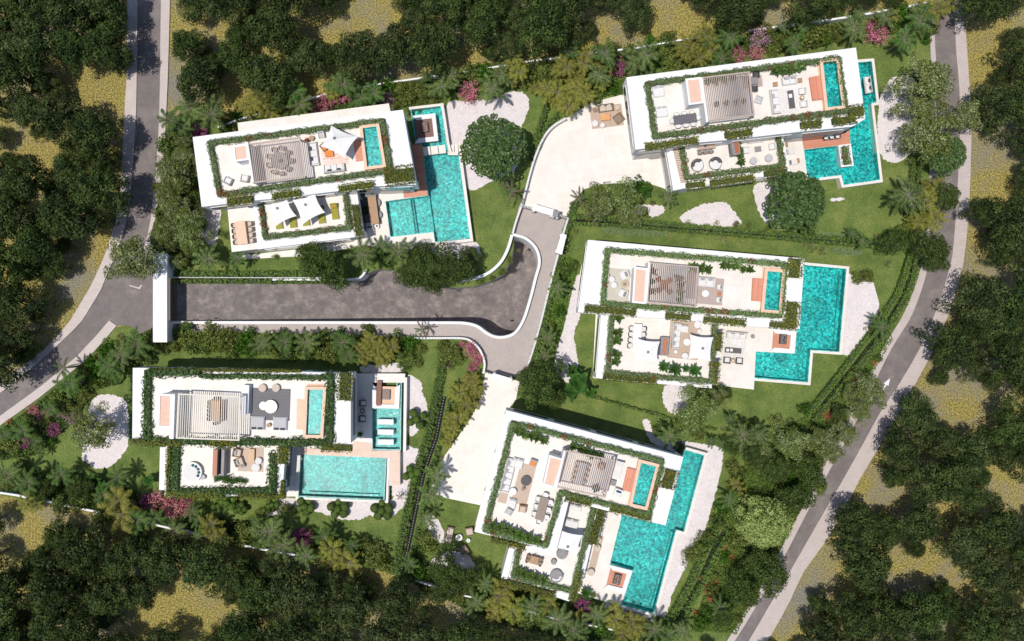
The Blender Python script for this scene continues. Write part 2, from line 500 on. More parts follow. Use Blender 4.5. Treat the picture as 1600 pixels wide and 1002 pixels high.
L_PURP = leafmat('purple_leaves', [(.14, .02, .10), (.36, .07, .24), (.58, .18, .38)], .2)
L_CORAL = leafmat('coral_flowers', [(.50, .10, .07), (.78, .26, .18)], .2)
L_CREAM = leafmat('cream_flowers', [(.35, .36, .20), (.66, .62, .45)], .2)
L_ROOF = leafmat('roof_hedge_leaves', [(.17, .24, .10), (.225, .30, .135), (.29, .365, .18)], .25)
L_RED = leafmat('red_roof_leaves', [(.20, .08, .04), (.36, .14, .07)], .2)
L_GOLD = leafmat('olive_hedge_leaves', [(.10, .105, .014), (.175, .175, .024), (.26, .245, .04)], .25)
L_BOX = leafmat('box_hedge_leaves', [(.085, .15, .026), (.135, .22, .042), (.20, .29, .065)], .25)
L_PALM = leafmat('palm_leaves', [(.045, .08, .022), (.12, .17, .05), (.26, .33, .12)], .3, .45)
L_PALMD = leafmat('dark_palm_leaves', [(.04, .09, .02), (.09, .16, .04), (.18, .27, .08)], .3, .45)
L_PALMY = leafmat('yellow_palm_leaves', [(.11, .125, .02), (.24, .24, .045), (.42, .39, .10)], .3, .5)
L_PALMB = leafmat('dry_palm_leaves', [(.10, .09, .05), (.20, .16, .09)], .3, .6)
L_BAN = leafmat('banana_leaves', [(.03, .08, .018), (.06, .14, .03), (.11, .22, .05)], .3, .35)
L_AGAVE = leafmat('agave_leaves', [(.22, .34, .12), (.34, .46, .18)], .2)
L_DARKB = leafmat('planter_bush_leaves', [(.032, .068, .015), (.078, .13, .03), (.17, .23, .065)], .2)
# ------------------------------------------------------------------ the setting: ground, lawn, roads
ZR, ZT, ZD = 7.4, 4.2, 1.1       # roof terraces, lower terraces, pool decks
def wp(px, z=0.0): return [P(x, y, z) for x, y in px]
HOLE = [(270, 443), (500, 443), (545, 442), (562, 437), (573, 428), (590, 421), (612, 421), (632, 437), (645, 447), (700, 450), (740, 448), (765, 440), (786, 428), (799, 405), (803, 385), (803, 368.5),
        (820, 373), (834, 385), (840.5, 399), (841.5, 414), (836, 434), (829, 462), (820, 492), (812, 509), (802, 520), (788, 525.5), (772, 525), (758, 518.5), (745, 509), (728, 504), (270, 502)]
def pitz(x, y):
    x0, x1 = P(262, 0)[0], P(790, 0)[0]
    return -0.02 - 5.2 * max(0.0, (x - x0) / (x1 - x0))
hole_w = wp(HOLE)
struct('ground', MB().poly([[(-300, -300), (300, -300), (300, 300), (-300, 300)], hole_w[::-1]], 0.0), WILD)
LAWNP = [(372, 186), (460, 160), (560, 136), (690, 119), (800, 101), (905, 88), (1060, 66), (1200, 44), (1310, 29), (1400, 14), (1452, 6), (1457, 60), (1460, 150), (1452, 250), (1447, 350), (1438, 425), (1424, 462), (1406, 500),
         (1378, 550), (1350, 602), (1318, 662), (1290, 712), (1262, 770), (1222, 850), (1190, 925), (1150, 1010), (1100, 1040), (900, 1010), (780, 975), (690, 930), (600, 893), (470, 872), (375, 853), (280, 830), (180, 805), (75, 788), (-20, 770),
         (-20, 672), (0, 666), (62, 622), (120, 575), (150, 545), (182, 512), (200, 508), (239, 505), (265, 509), (265, 436), (239, 400), (232, 375), (240, 345), (247, 300), (258, 250), (262, 190), (300, 172), (335, 190)]
struct('lawn', MB().poly([wp(LAWNP), hole_w[::-1]], 0.02), LAWN)
# the sunken private drive, its ramp and the banks under its edges
m = MB(); m.poly([hole_w], pitz); struct('sunken_drive', m, ASPH)
m = MB()
for i in range(len(hole_w)):
    a, b = hole_w[i], hole_w[(i + 1) % len(hole_w)]
    m.face([(a[0], a[1], pitz(*a)), (b[0], b[1], pitz(*b)), (b[0], b[1], 0.02), (a[0], a[1], 0.02)])
struct('drive_bank', m, plain('bank_concrete', (.5, .47, .45), .85, .15, 1))
# roads
def road(name, px, z, mat): return struct(name, MB().prism(wp(px, z), -0.05, z, bottom=False), mat)
LSW_O = [(200, -60), (199, 0), (198, 60), (197.5, 125), (195, 160), (193.5, 200), (190, 250), (187, 300), (183, 335), (176, 360), (165, 395), (152, 425), (140, 450), (125, 475), (110, 500), (90, 524), (62, 551), (25, 580), (0, 595), (-60, 628)]
LSW_I = [(215, -60), (214.5, 0), (214, 60), (213.5, 125), (212, 190), (208, 250), (204, 300), (199, 335), (193, 362), (181, 398), (168, 426), (158, 452), (143, 477), (128, 501), (106, 524), (80, 548), (38, 585), (0, 614), (-60, 650)]
LRD_R = [(252, -60), (251.5, 0), (250.5, 60), (250, 125), (248.5, 190), (245, 250), (240, 300), (236, 340), (230, 370), (222, 394), (224, 402), (241, 404), (241, 536), (200, 508), (182, 509), (171, 501), (150, 525), (120, 557), (62, 605), (0, 650), (-60, 692)]
left_road = LSW_I + LRD_R[::-1]
road('left_road', left_road, 0.05, ROADM)
road('left_pavement', smooth(LSW_O, False, 2) + smooth(LSW_I, False, 2)[::-1], 0.17, PAVE)
road('left_inner_pavement', [(252, -60), (251.5, 0), (250.5, 60), (250, 125), (248.5, 190), (245, 250), (240, 300), (236, 340), (230, 370), (222, 394), (224, 402), (240, 399), (234, 372), (243, 340), (249, 300), (256, 250), (259, 190), (262, 125), (264, 60), (265.5, 0), (266, -60)], 0.17, PAVE)
road('corner_pavement', [(170.5, 501), (182, 509), (166, 528), (147, 549), (120, 574), (62, 621), (0, 665), (-60, 706), (-60, 692), (0, 650), (62, 605), (120, 557), (150, 525)], 0.17, PAVE)
RR_R = [(1490, -60), (1491, 0), (1492, 30), (1494, 80), (1499, 137), (1500, 200), (1498, 250), (1496, 300), (1493, 345), (1488, 400), (1481, 428), (1475, 450), (1457, 500), (1437, 545), (1405, 600), (1378, 640), (1345, 700), (1313, 757), (1275, 822), (1236, 890), (1200, 950), (1165, 1010), (1120, 1080)]
RR_O = [(1503, -60), (1505, 0), (1509, 50), (1512, 90), (1515, 137), (1518, 200), (1517, 250), (1514, 330), (1507, 400), (1500, 435), (1493, 458), (1479, 500), (1460, 545), (1430, 600), (1402, 650), (1371, 703), (1343, 750), (1315, 805), (1284, 855), (1255, 895), (1234, 940), (1203, 996), (1180, 1035), (1145, 1090)]
RR_L = [(1459, -60), (1460, 45), (1463, 100), (1464, 150), (1463, 250), (1459, 330), (1454, 390), (1448, 425), (1441, 450), (1432, 475), (1421, 500), (1402, 530), (1385, 560), (1366, 600), (1345, 645), (1310, 710), (1280, 765), (1246, 830), (1215, 890), (1165, 975), (1110, 1060)]
RR_LI = [(1452, -60), (1453, 45), (1455, 100), (1456, 150), (1454, 250), (1450, 330), (1444, 390), (1437, 425), (1429, 450), (1419, 475), (1407, 500), (1388, 530), (1372, 560), (1352, 600), (1331, 645), (1298, 710), (1268, 765), (1234, 830), (1203, 890), (1153, 975), (1098, 1060)]
road('right_road', RR_L + RR_R[::-1], 0.05, ROADM)
road('right_pavement', smooth(RR_R, False, 2) + smooth(RR_O, False, 2)[::-1], 0.17, PAVE)
road('right_inner_pavement', smooth(RR_LI, False, 2) + smooth(RR_L, False, 2)[::-1], 0.17, PAVE)
def arrow(px, mat):
    m = MB(); m.poly([wp(px)], 0.062); return struct('road_arrow', m, mat)
arrow([(1390.5, 591), (1388, 603), (1385, 601.5), (1379.5, 612), (1377.5, 611), (1383, 600.5), (1380.5, 599)], WHITE2)
m = MB(); m.poly([wp([(202, 447), (219, 452), (222, 446), (221, 444.5), (217, 449.5), (203, 445.5)])], 0.062); struct('road_marking', m, KERB)
# paved private lane, forecourts and gravel
LANE = [(262, 506), (725, 506), (745, 511.5), (758, 521), (772, 527.5), (788, 528), (804, 522), (814, 510), (822, 492), (831, 462), (838, 434), (843.5, 414), (842.5, 398), (835, 383.5), (820, 371), (801, 366), (811, 322), (830, 322), (888, 341), (885, 366), (872, 398), (862, 430),
        (846, 500), (824, 575), (822, 592), (768, 584), (757, 582), (757, 560), (746, 541), (727, 530), (690, 528), (640, 528), (560, 524), (420, 520), (262, 517)]
struct('lane_paving', MB().prism(wp(LANE, .06), -.02, .06, bottom=False), PAVER)
def sheet(name, px, z, mat, sm=True, n=4, rag=0.0): return struct(name, MB().prism([(x + random.uniform(-rag, rag), y + random.uniform(-rag, rag)) for x, y in wp(smooth(px, True, n) if sm else px, z)], -.02, z, bottom=False), mat)
FORE1 = [(985, 148), (968, 149), (925, 160), (890, 181), (866, 194), (852, 210), (838, 238), (826, 285), (813, 321), (860, 335), (887, 339), (893, 318), (912, 296), (940, 288), (975, 286), (1005, 284), (1030, 292), (1053, 300), (1060, 230)]
sheet('forecourt', FORE1, .08, TRAV[7.5], False)
FORE2 = [(758, 583), (812, 596), (806, 625), (792, 642), (752, 790), (700, 779), (668, 770), (680, 752), (688, 722), (700, 705), (735, 655), (752, 620)]
sheet('forecourt', FORE2, .08, TRAV[-14.5], False)
GR = [
 [(697, 165), (735, 158), (770, 155), (798, 143), (822, 148), (826, 170), (815, 200), (813, 245), (800, 270), (770, 283), (732, 296), (722, 240), (703, 232)],
 [(679, 384), (735, 377), (748, 384), (750, 402), (735, 408), (700, 402), (678, 396)],
 [(1376, 150), (1395, 122), (1430, 125), (1440, 180), (1430, 230), (1410, 250), (1395, 254), (1378, 245), (1371, 215), (1372, 180)],
 [(1063, 340), (1085, 324), (1110, 317), (1133, 317), (1145, 328), (1158, 349), (1135, 355), (1100, 351), (1075, 351)],
 [(1178, 292), (1200, 285), (1230, 300), (1240, 340), (1225, 355), (1205, 355), (1190, 340), (1182, 318)],
 [(990, 322), (1008, 320), (1035, 322), (1035, 334), (1020, 339), (1006, 334), (985, 336)],
 [(1297, 312), (1308, 309), (1320, 311), (1304, 315)],
 [(905, 430), (912, 445), (911, 470), (905, 500), (897, 520), (900, 545), (903, 570), (895, 600), (875, 590), (862, 575), (870, 545), (884, 500), (888, 465), (895, 440)],
 [(1037, 607), (1045, 602), (1068, 600), (1080, 612), (1075, 640), (1055, 648), (1042, 640), (1036, 625)],
 [(1004, 659), (1014, 657), (1020, 672), (1045, 690), (1060, 688), (1075, 690), (1100, 694), (1128, 703), (1126, 735), (1113, 790), (1100, 832), (1088, 850), (1068, 892), (1050, 930), (1040, 962), (1020, 968), (1015, 900), (1050, 820), (1068, 740), (1048, 705), (1018, 690)],
 [(152, 618), (175, 617), (193, 624), (200, 640), (201, 690), (190, 712), (170, 730), (150, 732), (135, 722), (128, 712), (135, 660), (140, 635)],
 [(634, 592), (652, 592), (659, 600), (660, 615), (666, 627), (668, 645), (660, 660), (652, 675), (638, 676)],
 [(630, 702), (648, 700), (656, 706), (654, 720), (643, 745), (635, 785), (622, 800), (603, 812), (580, 806), (560, 812), (538, 812), (515, 806), (480, 796), (450, 800), (425, 806), (412, 800), (425, 788), (440, 778), (500, 782), (605, 784), (612, 760)],
 [(665, 805), (682, 810), (693, 830), (692, 848), (680, 845), (670, 830)],
 [(672, 880), (690, 865), (715, 862), (735, 872), (742, 892), (715, 890), (690, 885)],
 [(566, 572), (600, 570), (624, 568), (629, 580), (600, 583), (566, 582)],
 [(948, 938), (975, 945), (1020, 960), (1030, 965), (1020, 972), (985, 965), (955, 958), (946, 948)],
 [(300, 330), (325, 315), (345, 318), (340, 370), (330, 385), (310, 360)],
]
for g in GR: sheet('gravel_bed', g, .05, GRAVEL, n=11, rag=.10)
GR2 = [[(1322, 425), (1343, 436), (1365, 442), (1374, 475), (1370, 500), (1352, 530), (1328, 557), (1312, 553)]]
for g in GR2: sheet('gravel_bed', g, .05, GRAVEL, False)
for g in ([(393, 398), (480, 388), (553, 378), (556, 386), (480, 400), (367, 406), (362, 398)], [(553, 370), (600, 375), (680, 385), (680, 392), (553, 384)]):
    sheet('garden_path', g, .07, TRAV[7.5], False)
# ------------------------------------------------------------------ walls, fences, gates
def wall(label, px, w, z0, z1, mat=WHITE, name='garden_wall', cat='wall', closed=False, sm=0, group=None):
    if sm: px = smooth(px, closed, sm)
    pts = wp(px, z1)
    o = Thing(name, label, cat, (*pts[0], 0), group)
    o.part('masonry', MB().strip(pts, M(w, z1), z0, z1, closed), mat)
    return o
zf = lambda x, y: pitz(x, y) - .05
def wall2(label, px, w, z0, z1, mat=WHITE, sm=0):
    pts = wp(smooth(px, False, sm) if sm else px, z1)
    o = Thing('retaining_wall', label, 'wall', (*pts[0], 0))
    o.part('masonry', MB().strip(pts, M(w, z1), z0, z1), mat)
wall2('long white retaining wall curving along the south and east side of the sunken asphalt drive', [(262, 504)] + smooth([(700, 504.5), (726, 505.2), (745, 510), (760, 520.5), (773, 526.5), (788, 527), (803, 521.5), (813, 509.5), (821, 492), (830, 462), (837, 434), (842.5, 414), (841.5, 398.5), (834.5, 384), (820, 372), (801, 366.5)], False, 5), 4.2, zf, .75)
wall2('white curved retaining wall on the north side of the sunken drive beside the lawn', smooth([(718, 439), (742, 435), (764, 426), (782, 410), (793, 390), (800, 367)], False, 5), 4.5, -3.2, .95)
wall2('short white curved retaining wall end under the dark trees below the top left villa', smooth([(425, 437), (530, 437), (556, 436), (566, 431), (572, 421)], False, 4), 3.0, -2.6, .85)
wall('low white wall behind the top left villa and its pink shrubs', [(340, 199), (372, 187), (430, 169), (525, 143), (590, 131.5), (690, 117.5), (760, 107)], 2.6, 0, 1.2)
wall('low white wall between the palms and the wood behind the top right villa', [(760, 107), (820, 97), (905, 86), (1000, 74), (1095, 57), (1200, 44)], 2.6, 0, 1.2)
wall('white boundary wall running to the top right corner beside the road', [(1206, 43), (1310, 29), (1365, 20), (1425, 9), (1455, 3)], 3.2, 0, 1.3)
wall('low white boundary wall at the edge of the wood below the bottom left villa', [(-20, 768), (5, 771), (25, 774), (72, 784), (180, 806), (280, 829), (375, 852), (450, 866), (560, 884)], 3.0, 0, 1.1)
wall('low white wall in the shrubs under the bottom right villa', [(640, 905), (720, 930), (770, 940), (860, 965), (960, 985)], 2.4, 0, 1.0)
def fence(label, px, w, rail, z1=1.15, step=2.0, pick=1.2, sm=4, side=3.2, core=True, mat=None):
    pts = wp(smooth(px, False, sm) if sm else px, z1)
    o = Thing('picket_fence', label, 'fence', (*pts[0], 0), 'white picket fences along the private lane')
    if core: o.part('base_wall', MB().strip(pts, M(rail, z1), 0, z1 - .12), WHITE)
    m = MB()
    for i in range(len(pts) - 1):
        (ax, ay), (bx, by) = pts[i], pts[i + 1]
        L = math.hypot(bx - ax, by - ay); n = max(1, int(L / M(step)))
        dx, dy = (bx - ax) / L, (by - ay) / L
        for k in range(n):
            t = (k + .5) / n * L
            m.box(ax + dx * t, ay + dy * t, 0.02, M(pick), M(side), z1, math.degrees(math.atan2(dy, dx)))
    o.part('pickets', m, mat or WHITE2)
fence('white picket fence on the east side of the lane above the white gate slab', [(888, 340), (884, 352), (880, 366)], 3, 1.2, sm=0)
fence('long white picket fence on the east side of the lane beside the clipped hedge', [(872, 398), (866, 420), (857, 455), (846, 500), (835, 540), (824, 574)], 3, 1.2, sm=0)
fence('curved white picket fence round the garden corner with the pink shrubs', [(643, 528.5), (690, 528.5), (724, 529), (738, 535), (749, 546), (756, 562), (757, 573), (755, 584)], 3, 2.4, sm=4)
fence('white picket fence between the lawn and the west side of the upper lane', [(815, 321), (810, 335), (805, 350), (801, 365)], 3, 1.6, sm=0)
fence('white picket fence curving round the forecourt of the top right villa', [(815, 321), (822, 295), (829, 268), (838, 240), (850, 214), (864, 197), (884, 185)], 3, 1.8, sm=3)
fence('dark railing between the two clipped hedges west of the drive', [(269, 433.5), (400, 434), (530, 434)], 3, .8, z1=1.3, sm=0, pick=.8, side=1.4)
def gate(label, slab, posts, z=2.6, group='white entrance gates', mat=WHITE):
    pts = wp(slab, z)
    c = (sum(p[0] for p in pts) / len(pts), sum(p[1] for p in pts) / len(pts), 0)
    o = Thing('entrance_gate', label, 'gate', c, group)
    o.part('canopy', MB().prism(pts, z - .35, z), mat)
    k = lambda f, i: (c[0] + (pts[i][0] - c[0]) * f, c[1] + (pts[i][1] - c[1]) * f)
    n = len(pts)
    for i in range(n):
        x, y = k(.82, i)
        o.part('post', MB().box(x, y, 0, .3, .3, z - .35), WHITE)
    if posts:
        m = MB()
        (ax, ay), (bx, by) = P(*posts[0], 1.6), P(*posts[1], 1.6)
        nb = max(4, int(math.hypot(bx - ax, by - ay) / .16))
        for i in range(nb):
            t = i / (nb - 1)
            m.box(ax + (bx - ax) * t, ay + (by - ay) * t, .05, .07, .22, 1.55, math.degrees(math.atan2(by - ay, bx - ax)))
        o.part('slatted_leaf', m, WHITE2)
gate('white slab gate into the forecourt of the top right villa', [(833, 318), (866, 328), (864, 338), (831, 328)], [(813, 321), (831, 326)])
gate('second slatted gate leaf beside the top forecourt entrance', [(865, 328.5), (873, 330.5), (871.5, 340), (863.5, 338)], [(873, 336), (887, 341)], mat=STONEG)
gate('white slab gate on the east side of the lane into the right middle villa', [(877, 365), (885.5, 367), (878, 398), (868, 395)], None)
gate('white slab gate at the south end of the lane into the bottom right villa', [(770, 583), (801, 592), (798, 598), (767, 590)], [(757, 582), (769, 586)])
# main gate house at the left road
o = Thing('gatehouse', 'long white gatehouse roof across the drive entrance at the left road', 'gatehouse', (*P(250, 465), 0))
o.part('roof', MB().pp([(239, 396), (261, 396), (261, 535), (239, 535)], 3.0, 3.4), WHITE)
o.part('pier', MB().pp([(240, 398), (260, 398), (260, 433), (240, 433)], 0, 2.99), WHITE)
o.part('pier', MB().pp([(240, 505), (260, 505), (260, 534), (240, 534)], 0, 2.99), WHITE)
o.part('gate_threshold', MB().pp([(261.3, 436), (269, 436), (269, 501), (261.3, 501)], 0.05, .12), plain('dark_boards', (.17, .13, .12), .7, .2, 6))
m = MB()
for i in range(30): m.pp([(266.5, 440 + i * 2.03), (267.5, 440 + i * 2.03), (267.5, 440.8 + i * 2.03), (266.5, 440.8 + i * 2.03)], .1, 2.0)
o.part('sliding_gate', m, DARK)

SHADE_SOIL = plain('soil_painted_shade', (.016, .018, .014), .95, .4, 8)  # ground with the shade between hedge rows painted in as near-black
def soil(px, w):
    m = MB(); m.strip(wp(px, .1), M(w, .1), .0, .1); return struct('painted_shade_strip', m, SHADE_SOIL)
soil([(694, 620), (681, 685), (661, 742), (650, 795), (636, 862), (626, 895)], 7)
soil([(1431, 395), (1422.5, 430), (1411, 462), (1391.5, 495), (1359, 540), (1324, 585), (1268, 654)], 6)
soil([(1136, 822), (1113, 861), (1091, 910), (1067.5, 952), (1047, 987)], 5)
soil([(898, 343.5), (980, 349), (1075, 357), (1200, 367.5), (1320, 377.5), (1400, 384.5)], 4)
fence('dark railing between the two rows of the long hedge right of the lane', [(900, 343.5), (980, 349), (1075, 357), (1200, 367.5), (1320, 377.5), (1400, 384.5)], 2, .8, z1=1.15, sm=0, pick=.7, side=1.2, step=2.6, core=False, mat=DARK)
fence('white topped railing between the double hedge rows beside the lower forecourt', [(694, 620), (681, 685), (661, 742), (650, 795), (636, 862), (626, 895)], 2, .8, z1=1.0, sm=0, pick=.5, side=1.0, step=4.2, core=False)

# ------------------------------------------------------------------ hedges
def hedge(name, label, px, w, z0, h, mats, closed=False, style='lumpy', group=None, cat='hedge', leaf=.20, dens=1.0, gaps=0.0, zpx=None):
    z1 = z0 + h
    zp = z1 if zpx is None else zpx
    pts = wp(px, zp)
    wm = M(w, zp)
    o = Thing(name, label, cat, (*pts[0], z0), group)
    seg = []
    n = len(pts)
    for i in range(n if closed else n - 1):
        a, b = np.array(pts[i]), np.array(pts[(i + 1) % n])
        seg.append((a, b, np.linalg.norm(b - a)))
    core = MB(); core.strip(pts, wm * .66, z0, z0 + h * .62, closed)
    o.part('stems', core, CORE)
    C, Nn, S = [], [], []
    if style == 'lumpy':
        for a, b, L in seg:
            k = max(1, int(L / (wm * .62)))
            d = (b - a) / (L + 1e-9); q = np.array([-d[1], d[0]])
            for i in range(k):
                c = a + (b - a) * (i + .5 + random.uniform(-.2, .2)) / k + q * random.uniform(-.12, .12) * wm
                r = wm * random.uniform(.52, .68)
                nl = int(dens * 2.6 * r * (r + h) / leaf ** 2 * 1.5)
                u = RNG.uniform(-.25, 1, nl); t = RNG.uniform(0, 2 * math.pi, nl); s_ = np.sqrt(1 - u * u)
                nv = np.stack([s_ * np.cos(t), s_ * np.sin(t), u], 1)
                rad = RNG.uniform(.82, 1.06, nl)[:, None]
                C.append(np.stack([np.full(nl, c[0]), np.full(nl, c[1]), np.full(nl, z0 + h * .35)], 1) + nv * np.array([r, r, h * .66]) * rad)
                Nn.append(nv)
    else:
        for a, b, L in seg:
            d = (b - a) / (L + 1e-9); q = np.array([-d[1], d[0]])
            nl = int(dens * L * (wm + 1.2 * h) / leaf ** 2 * 1.9)
            t = RNG.uniform(-.02, 1.02, nl) * L
            p = RNG.uniform(-1, 1, nl) * (wm / 2 + h * .6)
            side = np.abs(p) > wm / 2
            lat = np.clip(p, -wm / 2, wm / 2) + RNG.normal(0, .05, nl)
            zz = np.where(side, z1 - (np.abs(p) - wm / 2) / .6, z1) + RNG.normal(0, .05, nl)
            if gaps:
                keep = ((t + .3) % gaps) > .16
                t, lat, zz, side, p = t[keep], lat[keep], zz[keep], side[keep], p[keep]; nl = len(t)
            C.append(np.stack([a[0] + d[0] * t + q[0] * lat, a[1] + d[1] * t + q[1] * lat, zz], 1))
            Nn.append(np.where(side[:, None], np.stack([q[0] * np.sign(p), q[1] * np.sign(p), np.full(nl, .4)], 1), np.array([[0, 0, 1.0]])))
    C = np.concatenate(C); Nn = np.concatenate(Nn)
    parts = []
    if len(mats) > 1:
        spots = C[RNG.integers(0, len(C), max(1, len(C) // 1400))]
        hit = np.zeros(len(C), bool)
        for sp in spots: hit |= np.linalg.norm((C - sp)[:, :2], axis=1) < random.uniform(.2, .55)
        hit &= RNG.random(len(C)) < .75
        groups = [(~hit, 0), (hit, 1)]
    else: groups = [(np.ones(len(C), bool), 0)]
    org = np.array([pts[0][0], pts[0][1], z0])
    for msk, mi in groups:
        if msk.sum():
            v, k = leaves(C[msk] - org, Nn[msk], leaf, .30)
            parts.append((v, k, mi))
    o.part('foliage', leafmesh('foliage', parts, mats))
    return o
def boxhedge(label, cx, cy, w, h, ang, z, vname, hh=.75, mats=None, group=None, leaf=.2, dens=1.0):
    """clipped hedge in a planter: w along ang"""
    if h > w: w, h, ang = h, w, ang + 90
    a = math.radians(ang); ux, uy = math.cos(a), -math.sin(a)
    o_ = hedge('planter_hedge', label, [(cx - ux * w / 2, cy - uy * w / 2), (cx + ux * w / 2, cy + uy * w / 2)], h * .92, z, hh, mats or [L_GOLD], style='box', group=group or 'clipped olive green hedges in roof planters', leaf=leaf, dens=dens)
    pw = [P(x, y, z + hh) for x, y in rc(cx, cy, w * .96, h * .80, ang)]
    org = tuple(o_.o.location)
    link('planter_box', MB().prism(pw, z - .45, z + .05).mesh('planter_box', WHITE, org), (0, 0, 0), o_.o)
    return o_

# ------------------------------------------------------------------ the villas
def inset(px, f):
    cx = sum(p[0] for p in px) / len(px); cy = sum(p[1] for p in px) / len(px)
    return [(cx + (x - cx) * f, cy + (y - cy) * f) for x, y in px]
def glaze(v, pts, z0, z1, name='window', gap=.6, wmin=2.2):
    """dark windows standing 3 cm proud of each long side of a storey"""
    n = len(pts)
    area = sum(pts[i][0] * pts[(i + 1) % n][1] - pts[(i + 1) % n][0] * pts[i][1] for i in range(n))
    if area < 0: pts = pts[::-1]
    for i in range(n):
        (ax, ay), (bx, by) = pts[i], pts[(i + 1) % n]
        L = math.hypot(bx - ax, by - ay)
        if L < wmin + 2 * gap: continue
        dx, dy = (bx - ax) / L, (by - ay) / L; nx, ny = dy, -dx
        k = max(1, int((L - gap) / 4.2)); w = (L - gap * (k + 1)) / k
        for j in range(k):
            t = gap + j * (w + gap) + w / 2
            cx, cy = ax + dx * t + nx * .02, ay + dy * t + ny * .02
            a = math.degrees(math.atan2(dy, dx))
            fr = v.part(name, MB().box(cx, cy, z0, w, .08, z1 - z0, a), WHITE2)
            v.part('pane', MB().box(cx + nx * .015, cy + ny * .015, z0 + .07, w - .14, .08, z1 - z0 - .14, a), GLASS, parent=fr)
def villa(name, label, ang, roof, low, stair, fin, perg, plunge, floor, lowfloor, slats=30, slm=None, ground_in=.93):
    c = inset(roof, 0)[0]
    v = Thing('villa', label, 'villa', (*P(c[0], c[1], 0), 0), 'white flat roofed villas')
    up = wp(roof, ZR)
    # the upper storey's base is vertically under its roof edge
    v.part('upper_storey', MB().prism(up, ZT - .2, ZR), WHITE)
    gcx = sum(p[0] for p in up) / len(up); gcy = sum(p[1] for p in up) / len(up)
    gp = [(gcx + (x - gcx) * ground_in, gcy + (y - gcy) * ground_in) for x, y in up]
    v.part('ground_storey', MB().prism(gp, 0, ZT - .2), WHITE)
    glaze(v, gp, 1.3, ZT - .6)
    glaze(v, up, ZT + .5, ZR - 1.1)
    for i, lp in enumerate(low):
        lw = wp(lp, ZT)
        v.part('lower_wing', MB().prism(lw, 0, ZT), WHITE)
        glaze(v, lw, 1.3, ZT - .7)
    v.part('roof_terrace', MB().pp(floor, ZR + .001, ZR + .03), TRAV[ang])
    for lf in lowfloor: v.part('lower_terrace', MB().pp(lf, ZT + .001, ZT + .03), TRAV[ang])
    # stair house: white walls, recessed terracotta coloured roof
    s = wp(stair, ZR + 2.5)
    sh = v.part('stair_house', MB().prism(s, ZR, ZR + 2.4), WHITE)
    v.part('parapet', MB().strip([((x * .94 + sum(q[0] for q in s) / 4 * .06), (y * .97 + sum(q[1] for q in s) / 4 * .03)) for x, y in s], .22, ZR + 2.3, ZR + 2.52, True), WHITE, parent=sh)
    sc_ = (sum(q[0] for q in s) / 4, sum(q[1] for q in s) / 4)
    v.part('roof_panel', MB().prism([(sc_[0] + (x - sc_[0]) * .86, sc_[1] + (y - sc_[1]) * .90) for x, y in s], ZR + 2.405, ZR + 2.43), PEACH, parent=sh)
    v.part('fin_wall', MB().pp(fin, ZR + .002, ZR + 2.62), WHITE)
    # pergola
    pz = ZR + 2.45
    pw = wp(perg, pz)
    mt = slm or SLAT
    pg = v.part('pergola', MB().strip(pw, .14, pz - .16, pz, True), mt)
    m = MB()
    (A, B, C_, D) = [np.array(p) for p in pw]
    for i in range(slats):
        t = (i + .5) / slats
        a = A + (B - A) * t; b = D + (C_ - D) * t
        d = b - a; L = np.linalg.norm(d)
        m.box((a[0] + b[0]) / 2, (a[1] + b[1]) / 2, pz - .10, .075, L, .08, math.degrees(math.atan2(d[1], d[0])) - 90)
    v.part('slats', m, mt, parent=pg)
    for q in pw:
        cx, cy = (q[0] * .98 + (A + C_)[0] / 2 * .02), (q[1] * .98 + (A + C_)[1] / 2 * .02)
        v.part('post', MB().box(cx, cy, ZR + .03, .1, .1, 2.3), mt, parent=pg)
    # plunge pool
    pl = plunge
    pp_ = v.part('plunge_pool', MB().strip(wp(pl['rim'], ZR + .55), .35, ZR, ZR + .55, True), PEACH2)
    wv = wp(pl['pool'], ZR + .5)
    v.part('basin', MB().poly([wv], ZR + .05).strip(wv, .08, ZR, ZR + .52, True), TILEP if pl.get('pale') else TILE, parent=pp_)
    v.part('water', MB().poly([wv], ZR + .45), WATER, parent=pp_)
    for q in pl.get('peach', []): v.part('pool_surround', MB().pp(q, ZR + .032, ZR + .06), PEACH2, parent=pp_)
    if pl.get('steps'):
        v.part('sun_deck', MB().pp(pl['steps'], ZR + .04, ZR + .42), WOODV.get(ang, WOOD[ang]))
    return v
def pool(label, px, coping, basin=None, steps=(), cw=4, z=ZD, group='turquoise swimming pools'):
    wv = wp(px, z - .1)
    c = (sum(p[0] for p in wv) / len(wv), sum(p[1] for p in wv) / len(wv), 0)
    o = Thing('swimming_pool', label, 'swimming pool', c, group)
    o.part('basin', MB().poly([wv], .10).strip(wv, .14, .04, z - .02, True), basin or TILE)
    o.part('water', MB().poly([wv], z - .12), WATER)
    for path, w in coping:
        o.part('coping', MB().strip(wp(path, z + .06), M(w), 0, z + .06), TRAV[-5.0])
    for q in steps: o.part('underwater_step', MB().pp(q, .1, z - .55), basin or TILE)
    return o
def deck(v, px, mat, z=ZD, name='pool_deck', z0=0.0): return v.part(name, MB().pp(px, z0, z), mat)
def planks(v, px, mat, z=ZD, name='wooden_deck'): return v.part(name, MB().pp(px, z + .004, z + .035), mat)

